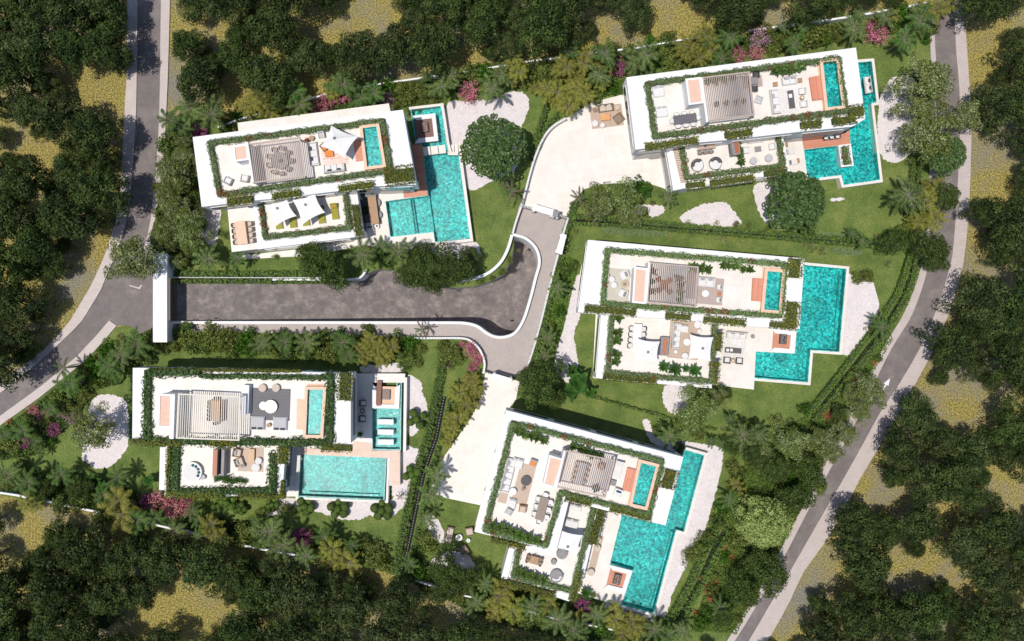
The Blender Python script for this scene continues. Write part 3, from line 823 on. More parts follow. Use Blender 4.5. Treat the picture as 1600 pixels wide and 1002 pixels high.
# ---- A: top left
A_roof = [(301, 214.4), (629.5, 171.5), (650.5, 288.6), (583, 291.5), (526.8, 299), (440, 309), (392, 314), (315, 323.4)]
A = villa('A', 'white villa at the top left with a white sail over its roof terrace', 7.5, A_roof,
    [[(394, 308), (403, 390), (553, 371), (568, 368), (558, 300), (540, 290)]],
    [(364.5, 229), (386, 226), (388, 249), (367, 252)], [(384.5, 222.5), (387.5, 222), (397, 285), (394, 285.5)],
    [(387.5, 225.5), (468, 215), (476, 275), (395, 285.7)],
    dict(rim=[(564, 198.5), (590, 194.5), (600.5, 259.5), (571.5, 263)], pool=[(565.5, 200.5), (588, 197.5), (596.6, 258), (572.5, 261)], peach=[[(590, 194), (595, 193), (605, 266), (572, 270), (571.5, 264), (600, 260)]]),
    [(334, 227), (592, 193), (604, 262), (347, 298)],
    [[(408, 313), (541, 297), (546, 352), (416, 370)]], slats=29)
planks(A, [(551.6, 219), (564, 216.5), (570, 251), (556, 253)], WOOD[7.5], ZR + .03, 'sun_deck')
planks(A, [(500, 222), (541, 217), (545, 256), (504, 261)], RUGS, ZR + .03, 'striped_floor')
deck(A, [(355, 322.5), (402, 314), (405, 389), (362, 394)], TRAV[7.5], z=ZT - .9, name='dining_terrace')
deck(A, [(371, 192), (607.5, 161.8), (611, 178), (373, 208)], TRAV[7.5], z=ZT, name='rear_terrace')
deck(A, [(545, 296), (631, 285), (655, 260), (650, 232), (659, 227), (668, 305.5), (602, 314.5), (609.5, 371), (677, 363), (679.5, 379), (640, 384), (553, 384)], TRAV[7.5])
planks(A, [(642, 226), (659.5, 226), (668.3, 305.5), (631, 309.5), (629, 290), (648, 280)], WOOD[7.5])
planks(A, [(556, 308), (577, 305), (582, 352), (563, 355)], DECKG)
planks(A, [(577, 308), (589, 306.5), (594.5, 350), (583, 352)], RUGP, name='serving_floor')
pool('L shaped pool with a long east arm beside the top left villa', [(642, 170), (688.5, 165.5), (697, 226), (700, 240), (716.5, 242.5), (733.5, 371.5), (679.5, 378.5), (677, 363), (609.5, 370.6), (602, 314.6), (668.5, 305.5), (659.5, 226), (650, 224), (646, 195)],
    [([(639, 169.5), (691, 163.5), (700, 224), (704, 238)], 4), ([(700, 240), (718.8, 240.5), (737, 375), (680, 381.5)], 4.5)],
    steps=[[(638, 309.5), (641, 309), (649, 365), (646, 366)], [(643, 309), (645, 309), (653, 365), (651, 365)], [(668.6, 300), (670, 300), (679, 362), (677, 363)]])
# ---- B: top right
B_roof = [(978.7, 121), (1337.5, 74.5), (1352, 186), (1332, 198), (1250, 206), (1140, 218.5), (1089, 223), (993, 234)]
B = villa('B', 'largest white villa at the top right with a dark dining table on its roof', 7.5, B_roof,
    [[(1039.5, 226), (1052, 298), (1072, 294), (1235, 270), (1221, 203)]],
    [(1071.7, 124), (1094.5, 121.5), (1099, 160.5), (1077, 163.5)], [(1094.5, 121.5), (1097.5, 121), (1107, 190.5), (1103.5, 191.5)],
    [(1098, 121.5), (1170.7, 112.5), (1178.5, 179.5), (1106.5, 188.5)],
    dict(rim=[(1283.5, 95.5), (1309, 92.5), (1318.5, 167.5), (1291.5, 170.5)], pool=[(1285.5, 97.5), (1307, 95), (1316, 166), (1293, 168.7)], peach=[[(1276, 97), (1283, 96), (1291, 171), (1318, 168), (1318.5, 171), (1286, 175.5)]], steps=[(1265, 121), (1284.5, 117), (1289.5, 154.5), (1270.5, 157)]),
    [(1016, 131), (1308, 92), (1320, 172), (1028, 208)],
    [[(1069, 228), (1217, 208), (1226, 257), (1076, 276)]], slats=26, ground_in=.95)
st = MB()
for i in range(20): st.pp(rc(1056.5 + i * .62, 235 + i * 2.6, 9, 1.5, 7.5), ZT + .02, ZT + .14)
B.part('stair_treads', st, TEAK)
B.part('wall_shade_slab', MB().pp([(1001, 234), (1040, 229), (1042, 246), (1018, 249), (1003, 245)], 0, .3), STONEG)  # grey slab added to stand for shade on the wall's south face
deck(B, [(1205, 205), (1330, 190), (1327, 206), (1328.5, 225.5), (1256, 234), (1262, 280), (1263, 300), (1235, 300), (1225, 270)], TRAV[7.5])
planks(B, [(1252, 208), (1327, 198), (1328.5, 225.5), (1256, 233.5)], WOOD[7.5])
pool('pool with a green planter island beside the top right villa', [(1341, 98), (1362, 96), (1369.5, 159), (1361.5, 161.5), (1375, 281), (1317.5, 288.5), (1315.5, 273.5), (1262, 280), (1256, 234), (1328.5, 225.5), (1326, 190), (1338, 170)],
    [([(1339, 95.5), (1364, 93.5), (1372, 162), (1363.5, 163.5), (1377.5, 283), (1317, 291.5), (1313, 276), (1280, 280)], 4)])
isl = Thing('planter_island', 'white rimmed green planter standing in the top right pool', 'planter', (*P(1322, 243), 0))
isl.part('rim', MB().strip(wp(rc(1322, 243, 16, 31, 7.5), ZD + .25), .3, .1, ZD + .25, True), WHITE)
isl.part('soil', MB().pp(rc(1322, 243, 15, 30, 7.5), .1, ZD + .1), CORE)
boxhedge('trimmed flowering hedge filling the planter in the top right pool', 1322, 243, 15, 29, 7.5, ZD + .1, 'B', .35, [L_ROOF, L_RED])
# ---- D: right middle
D_roof = [(918.7, 375), (1257, 404), (1249.5, 514), (1160, 509), (1100, 502), (1040, 498), (903, 488)]
D = villa('D', 'white villa at the right middle with two sails on its lower terrace', -5.0, D_roof,
    [[(939, 489), (931, 591), (1112, 607), (1121, 503)]],
    [(992, 417.5), (1011.7, 420), (1008, 474.5), (988.5, 472.7)], [(1013, 409.5), (1016, 410), (1011, 473.5), (1008.5, 473)],
    [(1016, 411), (1091, 417.5), (1086.7, 480), (1010.7, 473)],
    dict(rim=[(1197.5, 421.5), (1225, 423.5), (1219, 488), (1191.5, 486)], pool=[(1199, 424), (1222.5, 425.5), (1217, 485.7), (1193, 484)], peach=[[(1191, 417), (1226, 419.5), (1224.6, 423.4), (1197, 421), (1191, 487), (1219, 489), (1218, 494), (1187, 491)]], steps=[(1176.7, 434.7), (1197, 436), (1193.7, 471.8), (1174.8, 470)]),
    [(951, 394), (1226, 415), (1219, 492), (943, 471)],
    [[(959, 492), (1117, 506), (1111, 597), (951, 582)]], slats=25)
D.part('side_walk', MB().pp([(905, 432), (916, 384), (919, 376), (922, 377), (908, 490), (902, 488)], 0, .14), TRAV[-5.0])
D.part('side_walk', MB().pp([(931, 490), (938, 491), (931, 592), (926, 590)], 0, .3), TRAV[-5.0])
deck(D, [(1114, 500), (1245, 513), (1242, 552.5), (1181, 549.5), (1178, 609), (1126, 603), (1112, 600)], TRAV[-5.0])
pool('Z shaped pool beside the white gravel at the right middle villa', [(1254, 414), (1322, 420.5), (1311, 549.5), (1266, 547), (1262, 597), (1178, 590), (1181, 549.5), (1242, 552.5), (1245, 513)],
    [([(1257, 412), (1325, 418.5), (1313.5, 552.5), (1268.5, 549.5), (1264.5, 600), (1178, 593)], 4)], steps=[[(1312, 424), (1315, 424.5), (1305, 545), (1302, 545)]])
# ---- C: bottom left
C_roof = [(207.5, 575), (340, 577), (548, 583.5), (548, 692.5), (440, 691), (206.6, 687)]
Cv = villa('C', 'white villa at the bottom left with leafy roof hedges and a pale mosaic pool', -2.0, C_roof,
    [[(259, 688), (257, 776), (441, 775), (447, 688)]],
    [(248.5, 616), (270.5, 617), (269, 668), (247, 667)], [(266, 616), (273.5, 616), (271, 686), (264.5, 686)],
    [(279, 616), (374.6, 620), (373, 688), (275.7, 684.5)],
    dict(rim=[(478.5, 606.5), (507.5, 606.5), (502.5, 682), (475.5, 682)], pool=[(480, 608.6), (506, 608.5), (501, 680.5), (476.7, 680)], pale=True, peach=[[(480, 600), (509, 600), (508, 606), (479, 606)], [(464, 623), (477, 624), (475, 672), (463, 671)]]),
    [(236, 588), (509, 594), (506, 690), (233, 684)],
    [[(281, 692), (436, 692), (433, 768), (279, 768)]], slats=29, slm=SLATC, ground_in=.95)
Cv.part('garden_wall', MB().pp([(250, 699), (258.5, 699), (257, 766), (248.5, 766)], 0, ZT - .5), WHITE)
deck(Cv, [(548, 584), (633, 584), (632, 598), (582, 598), (581.5, 703), (469, 710), (466, 776), (443, 776), (440, 690), (548, 690)], TRAV[-2.0])
planks(Cv, [(470, 700), (545, 703), (553, 690), (580, 692), (581, 704), (624.6, 704), (624, 759), (610, 758), (608, 716), (470, 710)], tiles('pink_stone_path', (.76, .57, .46), (.72, .53, .42), (.5, .38, .3), 1.2, 1.2, -2, .012), name='stone_path')
deck(Cv, [(607.5, 705), (625, 704), (625, 759), (608.5, 759)], TRAV[-2.0])
pool('long rectangular pool with pale mosaic under sparkling water below the bottom left villa', [(469, 710), (603.5, 716), (600, 781), (466, 775.5)],
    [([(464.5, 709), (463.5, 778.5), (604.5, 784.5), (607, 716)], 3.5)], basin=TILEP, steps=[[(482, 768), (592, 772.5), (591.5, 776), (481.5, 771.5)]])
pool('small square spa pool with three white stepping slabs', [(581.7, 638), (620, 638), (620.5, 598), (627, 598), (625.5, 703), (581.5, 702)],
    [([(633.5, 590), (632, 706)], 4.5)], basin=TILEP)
# ---- E: bottom right
E_roof = [(791, 641), (1067.7, 714.3), (1040, 821), (1018, 816), (889, 783), (869, 862), (741, 831)]
E = villa('E', 'white L shaped villa at the bottom right turned towards its long pool', -14.5, E_roof,
    [[(797, 852), (784, 905), (889, 940), (926, 803), (932, 790), (884, 776), (868, 855)]],
    [(859, 712), (880, 718), (866.5, 761.5), (849, 757.5)], [(881, 704), (884, 705), (870, 764), (866, 763)],
    [(884, 704.5), (960.5, 720), (945.5, 777), (869.7, 760.5)],
    dict(rim=[(1000, 720.5), (1028, 727.5), (1010, 795), (985.5, 789)], pool=[(1001.7, 723), (1025, 729), (1009, 792.7), (987.5, 787.5)], peach=[[(996, 719), (1030, 727.5), (1028, 728.5), (1000, 721), (985, 789), (980, 787)]], steps=[(980.7, 731), (999.5, 735.5), (986.5, 770), (972.5, 765.7)]),
    [(804, 668), (1034, 727), (1015, 803), (877, 768), (850, 850), (760, 827)],
    [[(888, 780), (921, 790), (889, 927), (806, 905), (815, 862), (866, 870)]], slats=25, ground_in=.96)
E.part('garden_wall', MB().pp([(911, 848), (924, 852), (911, 908), (900, 903)], 0, ZT - .4), WHITE)
E.part('garden_wall', MB().pp([(795.5, 855), (804, 857.5), (793, 906), (783, 903)], 0, ZT + .25), WHITE)
deck(E, [(928, 791), (972, 803), (953, 881), (988.5, 891.5), (970, 948), (903, 927), (900, 905), (911, 855)], TRAV[-14.5])
pool('two part pool running diagonally along the east side of the bottom right villa', [(1070, 703.5), (1100, 711.7), (1068, 831), (1056, 828), (1021, 958), (972, 946), (988.5, 891.5), (953, 881), (972, 805), (1030, 818), (1045, 800)],
    [([(1071.5, 701), (1103.5, 710), (1070.5, 834), (1058.5, 831), (1023.5, 961.5), (970.5, 948.5)], 4.2)], steps=[[(1049, 830), (1052, 831), (1019, 950), (1016, 949)]])

# roof hedges
RH = dict(group='low hedges edging the roof terraces')
def ring(label, px, w, z, closed=True, mats=None, h=.7, leaf=.15, dens=1.3):
    return hedge('terrace_hedge', label, px, w * 1.12, z + .03, h, mats or [L_ROOF, L_RED], closed, 'lumpy', 'low hedges edging the roof terraces', leaf=leaf, dens=dens)
ring('rounded low hedge with rusty flowers framing the roof terrace of the top left villa', [(326, 222.5), (597, 187.5), (609.5, 266), (341, 303.5)], 9, ZR)
ring('rounded low hedge framing the lower sail terrace of the top left villa', [(405, 313), (413, 370.5), (545, 355), (538, 300)], 8.5, ZT, False)
ring('rounded low hedge framing the roof terrace of the top right villa', [(1012.5, 129.5), (1311, 90), (1324, 172), (1024, 212.5)], 9, ZR)
ring('rounded low hedge framing the lower terrace of the top right villa', [(1066.5, 230), (1074, 277), (1225.5, 258.5), (1217, 210)], 8.5, ZT, False)
ring('rounded low hedge framing the roof terrace of the right middle villa', [(949.5, 390.5), (1229, 413), (1221, 494), (942.5, 474.5)], 8.5, ZR)
ring('rounded low hedge framing the lower terrace of the right middle villa', [(957, 494), (950, 582.5), (1112.5, 597), (1118, 508)], 8.5, ZT, False)
ring('rounded low hedge following the L shaped roof terrace of the bottom right villa', [(801, 662), (1035.5, 721.5), (1015, 806), (876.5, 771), (853.5, 853.5), (757.5, 830)], 8.5, ZR)
ring('rounded low hedge framing the lower terrace of the bottom right villa', [(928, 794), (895, 926), (802, 902), (811, 860)], 8.5, ZT, False)
BL = [leafmat('laurel_leaves', [(.03, .075, .02), (.07, .135, .038), (.18, .26, .11)], .22)]
ring('broad leafy laurel hedge framing the roof terrace of the bottom left villa', [(508, 584.5), (515, 590), (513, 693), (228, 690), (227, 682), (228, 583), (310, 582)], 13, ZR, False, BL, .75, .3)
ring('laurel hedge with white stones along the north edge of the bottom left roof', [(310, 588), (508, 590.5)], 8, ZR, False, BL, .6, .26)
ring('broad leafy laurel hedge framing the lower terrace of the bottom left villa', [(273, 694), (271.5, 770), (424, 768), (425, 710)], 13, ZT, False, BL, .75, .3)
ring('golden strip hedge at the rear parapet of the bottom left villa', [(232, 577.5), (470, 580)], 5, ZR, False, [L_GOLD], .5)
# clipped planter hedges
for l, *a in [
 ('clipped hedge west of the gap above the dining terrace of the top left villa', 373, 312.5, 40, 17, 7.5, ZR),
 ('clipped hedge hanging over the sail terrace of the top left villa', 446, 303.5, 44, 14, 7.5, ZR),
 ('clipped hedge over the outdoor kitchen of the top left villa', 555, 291, 54, 13, 7.5, ZR),
 ('square clipped hedge at the southeast roof corner of the top left villa', 623, 273.5, 46, 32, 7.5, ZR),
 ('tall clipped hedge between the sail terrace and the kitchen of the top left villa', 556.5, 344, 14, 48, 7.5, ZT),
 ('longest clipped hedge at the southwest roof edge of the top right villa', 1050, 223.5, 82, 13, 7.5, ZR),
 ('clipped hedge above the fireplace terrace of the top right villa', 1155, 208, 42, 15, 7.5, ZR),
 ('clipped hedge above the wooden deck of the top right villa', 1269, 193, 32, 16, 7.5, ZR),
 ('clipped hedge beside the southeast corner roof of the top right villa', 1320.5, 186.5, 36, 16, 7.5, ZR),
 ('clipped hedge at the east corner over the pool of the top right villa', 1340, 173, 23, 23, 7.5, ZR),
 ('short clipped hedge at the foot of the stairs of the top right villa', 1087.5, 288, 29, 13, 7.5, ZT),
 ('long clipped hedge above the lawn of the top right villa', 1145, 281, 68, 14, 7.5, ZT),
 ('clipped hedge behind the big round tree of the top right villa', 1214, 269, 36, 14, 7.5, ZT),
 ('longest clipped hedge at the west roof edge of the right middle villa', 954, 485.5, 80, 14, -5, ZR),
 ('clipped hedge over the middle of the lower terrace of the right middle villa', 1060.5, 495, 39, 13, -5, ZR),
 ('clipped hedge over the round pouf of the right middle villa', 1133, 502, 64, 13, -5, ZR),
 ('clipped hedge at the northeast roof corner of the right middle villa', 1244, 419, 25, 30, -5, ZR),
 ('tall clipped hedge between plunge pool and long pool of the right middle villa', 1239, 490, 26, 36, -5, ZR),
 ('clipped hedge over the fire lounge of the right middle villa', 1225, 509, 40, 12, -5, ZR),
 ('clipped hedge above the lawn of the right middle villa', 984, 592, 82, 12, -5, ZT),
 ('upper clipped hedge beside the lounge rug of the right middle villa', 1125, 534.5, 11, 30, -5, ZT),
 ('lower clipped hedge beside the lounge deck of the right middle villa', 1119.7, 583, 11, 34, -5, ZT),
 ('clipped hedge at the northeast roof corner of the bottom left villa', 538, 604, 26, 44, -2, ZR),
 ('clipped hedge over the pool steps of the bottom left villa', 525, 701, 48, 13, -2, ZR),
 ('long clipped hedge at the southwest roof edge of the bottom left villa', 241, 691.5, 76, 10, -2, ZR),
 ('clipped hedge under the pergola of the bottom left villa', 346.6, 694, 40, 14, -2, ZR),
 ('clipped hedge above the four bar chairs of the bottom left villa', 441, 707, 22, 38, -2, ZT + .5),
 ('clipped hedge on the west edge of the lower terrace of the bottom left villa', 261.5, 733, 8, 86, -2, ZT),
 ('clipped hedge at the southwest foot of the bottom left villa', 305, 774, 86, 11, -2, ZT),
 ('clipped hedge at the southeast foot of the bottom left villa', 408, 776, 74, 10, -2, ZT),
 ('small clipped hedge beside the bar terrace of the bottom left villa', 440, 765, 9, 26, -2, ZT),
 ('flowering clipped hedge at the east roof edge of the bottom right villa', 1046, 750, 27, 29, -14.5, ZR),
 ('clipped hedge under the pergola of the bottom right villa', 903.5, 783.5, 40, 12, -14.5, ZR),
 ('clipped hedge above the pool of the bottom right villa', 986, 803.5, 66, 12, -14.5, ZR),
 ('tall clipped hedge beside the sail of the bottom right villa', 934, 822, 18, 60, -14.5, ZT),
 ('clipped hedge above the lawn west of the bottom right villa', 794, 850.5, 56, 10, -14.5, ZR),
 ('long clipped hedge at the south foot of the bottom right villa', 825, 920.5, 86, 12, -14.5, ZT),
 ('clipped hedge at the southeast corner of the bottom right villa', 900.5, 918, 13, 46, -14.5, ZT)]:
    boxhedge(l, *a, '')
# garden hedges
GH = 'clipped box hedges dividing the gardens'
def ghedge(label, px, w, h=1.0, **k): return hedge('box_hedge', label, px, w, 0.02, h, [L_BOX], style='box', group=GH, leaf=.21, gaps=k.pop('gaps', 1.25), **k)
ghedge('upper of the two parallel box hedges north of the sunken drive', [(266, 427.5), (420, 428), (530, 428)], 9)
ghedge('lower of the two parallel box hedges north of the sunken drive', [(272, 439), (420, 439.5), (500, 439.5)], 7)
ghedge('left row of the double hedge between the bottom left villa and the forecourt', [(692, 560), (681, 618), (668, 685), (648, 742), (637, 795), (623, 862), (614, 898)], 13)
ghedge('right row of the double hedge between the bottom left villa and the forecourt', [(704, 620), (690, 685), (671, 742), (660, 795), (645, 862), (640, 885)], 7)
ghedge('left row of the hedge west of the top forecourt', [(858, 148), (848, 185), (838, 215), (832, 245)], 9)
ghedge('right row of the hedge curving round the top forecourt', [(872, 178), (860, 190), (850, 205), (840, 232)], 8)
ghedge('box hedge between the lane and the right middle garden, north part', [(898, 316), (893, 335), (888, 352), (883, 366)], 11)
ghedge('box hedge between the lane and the right middle garden, beside the white gate', [(888, 368), (881, 396)], 7)
ghedge('long box hedge between the lane and the right middle garden, south part', [(877, 400), (866, 440), (852, 495), (841, 535), (830, 575)], 10)
ghedge('upper row of the long hedge between the top right and right middle gardens', [(897, 338), (980, 345), (1075, 353), (1200, 364), (1320, 374), (1400, 381)], 8, gaps=1.6)
ghedge('lower row of the long hedge between the top right and right middle gardens', [(900, 349), (980, 353), (1075, 361), (1200, 371), (1320, 381), (1400, 388)], 5, h=.8, gaps=1.6)
ghedge('inner row of the hedge beside the right road near the Z shaped pool', [(1425, 395), (1415, 430), (1404, 460), (1385, 490), (1352, 535), (1318, 580), (1262, 650)], 9, gaps=1.5)
ghedge('outer row of the hedge beside the right road near the Z shaped pool', [(1437, 395), (1430, 430), (1418, 465), (1398, 500), (1366, 545), (1330, 590), (1275, 658)], 11, gaps=1.5)
ghedge('inner row of the hedge beside the right road near the top right villa', [(1430, 250), (1424, 300), (1420, 335)], 6)
ghedge('outer row of the hedge beside the right road near the top right villa', [(1443, 120), (1442, 190), (1440, 260), (1436, 300), (1432, 360)], 9)
ghedge('low thin hedge crossing the lawn north of the bottom right villa', [(915, 617), (990, 638), (1060, 658), (1120, 672)], 4, h=.6)
ghedge('inner row of the hedge on the east edge of the bottom right garden', [(1130, 815), (1108, 850), (1084, 905), (1060, 950), (1040, 985)], 12)
ghedge('outer row of the hedge on the east edge of the bottom right garden', [(1142, 830), (1118, 872), (1098, 915), (1075, 955), (1055, 988)], 10)
ghedge('low hedge strip beside the west wall of the bottom left villa', [(203, 578), (203, 640), (203, 690)], 5, h=.8)
# ------------------------------------------------------------------ plants: one of each kind, then copies
def crown(seed, R, H, base, nl, lr, leaf, mats, lpl=1.0, uneven=.25, jit=.55, flat=1.0, hole=0.0, dome=.9):
    """crown of many leaf clumps spread through an uneven dome; R radius, H height"""
    rg = np.random.default_rng(seed)
    ph = rg.uniform(0, 6.28, 4)
    out = []
    k = 0
    cs = []
    while len(cs) < nl:
        a = rg.uniform(0, 6.283); u = rg.uniform(0, 1) ** .5
        ro = R * (1 - uneven + uneven * (.5 * math.sin(2 * a + ph[0]) + .35 * math.sin(3 * a + ph[1]) + .3 * math.sin(5 * a + ph[2]) + .2))
        if hole and rg.random() < hole and math.sin(3 * a + ph[3] + u * 4) > .35: continue
        r = u * (ro - lr * .5)
        top = base + H * (1 - dome * (r / R) ** 2) * rg.uniform(.72, 1.0)
        if rg.random() < .3: top -= rg.uniform(.2, .6) * H * .6
        cs.append((r * math.cos(a), r * math.sin(a), max(base * .7, top - lr * .5), lr * rg.uniform(.65, 1.3)))
    for (x, y, z, r) in cs:
        n = int(lpl * 9 * r * r / leaf ** 2)
        u = rg.uniform(-.35, 1, n); t = rg.uniform(0, 6.283, n); s_ = np.sqrt(1 - u * u)
        nv = np.stack([s_ * np.cos(t), s_ * np.sin(t), u], 1)
        c = np.array([x, y, z]) + nv * r * rg.uniform(.7, 1.08, n)[:, None] * np.array([1, 1, .8 * flat])
        out.append((*leaves(c, nv, leaf, jit, rng=rg), 0 if len(mats) == 1 or rg.random() < .55 else 1))
    return leafmesh('crown', out, mats), cs
def trunk(seed, H, r, cs, nb=8, mat=None):
    rg = np.random.default_rng(seed)
    m = MB()
    px, py = 0, 0
    p = (0, 0, 0); top = (rg.uniform(-.3, .3), rg.uniform(-.3, .3), H * .55)
    m.tube(p, (top[0] * .5, top[1] * .5, H * .28), r * 1.25, r * .95); m.tube((top[0] * .5, top[1] * .5, H * .28), top, r * .95, r * .7)
    for i in rg.permutation(len(cs))[:nb]:
        x, y, z, q = cs[i]
        mid = (top[0] + (x - top[0]) * .5, top[1] + (y - top[1]) * .5, top[2] + (z - top[2]) * .35)
        m.tube(top, mid, r * .5, r * .3, 5); m.tube(mid, (x, y, z), r * .3, r * .1, 5)
    return m.mesh('trunk', mat or TRUNK)
def tree_kit(seed, R, H, base, nl, lr, leaf, mats, r=.22, nb=10, tm=None, **k):
    c, cs = crown(seed, R, H, base, nl, lr, leaf, mats, **k)
    return [('crown', c), ('trunk', trunk(seed, base + H, r, cs, nb, tm))]
FOREST = [tree_kit(100 + i, 3.0, 3.6 + .5 * (i % 3), 2.0, 98, .54, .19, [L_FOREST if i % 3 else L_FOREST2, L_FORESTD], lpl=1.15, uneven=.30, dome=.85, jit=.30, flat=1.5, nb=16, tm=TRUNKL) for i in range(7)]
DARKT = [tree_kit(200 + i, 3.0, 3.0, 2.6, 64, .60, .19, [L_OAK, L_FOREST], lpl=1.1, uneven=.38, hole=.3, jit=.3, tm=TRUNKL) for i in range(3)]
OLIVET = [tree_kit(300 + i, 3.0, 2.6, 3.2, 95, .48, .17, [L_OLIVE, L_SHRUB], lpl=.9, uneven=.35, hole=.4, tm=TRUNKL) for i in range(3)]
def rosette_tree(seed, R=3.0, mats=None):
    """dense glossy dome whose leaves stand in rosettes"""
    rg = np.random.default_rng(seed); V = []; cs = []
    ph = rg.uniform(0, 6, 3)
    for i in range(420):
        a = rg.uniform(0, 6.283); u = rg.uniform(0, 1) ** .5
        r = u * R * (.93 + .07 * math.sin(4 * a + ph[0]) + .04 * math.sin(7 * a + ph[1]))
        z = 3.0 + 2.6 * math.sqrt(max(0, 1 - (r / R) ** 2)) * rg.uniform(.88, 1.04)
        cs.append((r * math.cos(a), r * math.sin(a), z, .2))
        n = 9; t = np.arange(n) * 6.283 / n + rg.uniform(0, 1)
        tilt = .35
        d = np.stack([np.cos(t), np.sin(t), np.full(n, tilt)], 1)
        nrm = np.stack([-np.cos(t) * tilt, -np.sin(t) * tilt, np.ones(n)], 1) + np.array([cs[-1][0], cs[-1][1], 0]) * .12
        c = np.array(cs[-1][:3]) + d * .17
        V.append((*leaves(c, nrm, .25, .25, rng=rg), 0))
    c2, _ = crown(seed + 5, R * .93, 2.3, 2.9, 40, .8, .24, mats or [L_GLOSS], lpl=.6, uneven=.05)
    me = leafmesh('crown', V, mats or [L_GLOSS])
    return [('crown', me), ('inner_foliage', c2), ('trunk', trunk(seed, 5.2, .25, cs, 10, TRUNKL))]
ROUND = rosette_tree(41)
LIME = tree_kit(51, 3.0, 2.8, 2.4, 150, .52, .17, [L_LIME], lpl=1.15, uneven=.12, jit=.35)
SHRUB = [tree_kit(400 + i, 1.0, .9, .25, 26, .30, .14, [L_SHRUB], r=.06, nb=5, lpl=.9, uneven=.3) for i in range(3)]
DSHRUB = [tree_kit(420 + i, 1.0, .9, .25, 26, .30, .14, [L_DARKB, L_SHRUB], r=.06, nb=5, lpl=.9, uneven=.3) for i in range(2)]
BSHRUB = [tree_kit(440 + i, 1.0, 1.0, .3, 26, .30, .17, [L_BRIGHT], r=.06, nb=5, lpl=.9, uneven=.2) for i in range(2)]
def sprig_kit(seed, mats, R=1.0, H=1.3, n=60):
    """blossom shrub: arching sprigs covered in small flowers"""
    rg = np.random.default_rng(seed); V = []; m = MB()
    for i in range(n):
        a = rg.uniform(0, 6.283); L = R * rg.uniform(.45, 1.05); up = H * rg.uniform(.55, 1.0)
        for j in range(2, 12):
            t = j / 11
            p = np.array([math.cos(a) * L * t, math.sin(a) * L * t, up * math.sin(t * 1.9)]) + rg.normal(0, .035, 3)
            c = np.repeat(p[None], 3, 0) + rg.normal(0, .05, (3, 3))
            V.append((*leaves(c, np.tile([0, 0, 1.0], (3, 1)), .10, .9, rng=rg), 0 if rg.random() < .8 else 1))
        m.tube((0, 0, 0), (math.cos(a) * L * .5, math.sin(a) * L * .5, up * .8), .02, .01, 4)
    return [('blossom', leafmesh('blossom', V, mats)), ('stems', m.mesh('stems', TRUNKL))]
PINKS = [sprig_kit(500 + i, [L_PINK, L_SHRUB]) for i in range(2)]
MAUVE = [sprig_kit(510, [L_MAUVE, L_SHRUB])]
PURP = [sprig_kit(520, [L_PURP, L_DARKB])]
CORALS = [sprig_kit(530, [L_CORAL, L_SHRUB], 1.0, .8, 50)]
CREAMS = [tree_kit(540, 1.0, .35, .1, 30, .18, .10, [L_CREAM, L_SHRUB], r=.03, nb=3, lpl=.8, uneven=.3)]
DRY = [sprig_kit(550, [L_PALMB, L_PALMB], 1.0, 1.0, 26)]
def frond(V, rg, a, L, up, droop, wid, mi, nlf=20, stem=None, base=(0, 0, 0)):
    ca, sa = math.cos(a), math.sin(a)
    pts = []
    for j in range(nlf + 1):
        t = j / nlf
        r = L * (t - .12 * t * t * droop); z = up * math.sin(min(1.0, t * 1.3) * 1.35) - droop * L * .42 * t * t
        pts.append((base[0] + ca * r, base[1] + sa * r, base[2] + z))
    if stem is not None:
        for j in range(0, nlf - 2, 4): stem.tube(pts[j], pts[min(nlf, j + 4)], .035 * (1 - j / nlf) + .008, .03 * (1 - (j + 4) / (nlf + 4)), 4)
    vs = []
    for j in range(2, nlf + 1):
        t = j / nlf
        w = wid * math.sin(math.pi * (t * .86 + .10)) ** .6
        x, y, z = pts[j]
        for sgn in (-1, 1):
            fwd = .55 + .4 * t
            dx, dy = -sa * sgn + ca * fwd, ca * sgn + sa * fwd
            l = math.hypot(dx, dy); dx, dy = dx / l, dy / l
            hw = L / nlf * .50
            dz = -w * rg.uniform(.25, .6)
            vs += [(x - ca * hw, y - sa * hw, z), (x + ca * hw, y + sa * hw, z), (x + dx * w + ca * hw * .2, y + dy * w + sa * hw * .2, z + dz), (x + dx * w - ca * hw * .4, y + dy * w - sa * hw * .4, z + dz)]
    V.append((np.array(vs), len(vs) // 4, mi))
def palm_kit(seed, mats, H=4.2, L=2.5, n=15, wid=.55, droop=.9, heads=1, tr=.14, nlf=20):
    rg = np.random.default_rng(seed); V = []; m = MB(); tk = MB()
    for h in range(heads):
        bx, by = (0, 0) if heads == 1 else (rg.uniform(-.9, .9), rg.uniform(-.9, .9))
        hh = H * rg.uniform(.75, 1.0) if heads > 1 else H
        for i in range(4):
            t0, t1 = i / 4, (i + 1) / 4
            tk.tube((bx * t0, by * t0, hh * t0), (bx * t1, by * t1, hh * t1), tr * (1.15 - .3 * t0), tr * (1.15 - .3 * t1), 8)
        for i in range(n):
            up = rg.uniform(.25, 1.3) if i % 3 else rg.uniform(1.0, 1.7)
            frond(V, rg, 6.283 * i / n + rg.uniform(-.2, .2) + h, L * rg.uniform(.6, 1.15), up, droop * rg.uniform(.7, 1.25), wid, 0 if len(mats) == 1 or rg.random() < .7 else 1, nlf, m, (bx, by, hh))
    return [('fronds', leafmesh('fronds', V, mats)), ('leaf_stems', m.mesh('leaf_stems', TRUNKL)), ('trunk', tk.mesh('trunk', TRUNKL))]
PALM = [palm_kit(600 + i, [L_PALM], n=10 + i, H=4.4, wid=.46) for i in range(3)]
PALMD = [palm_kit(610 + i, [L_PALMD], n=12, wid=.45, H=4.0, L=2.3) for i in range(2)]
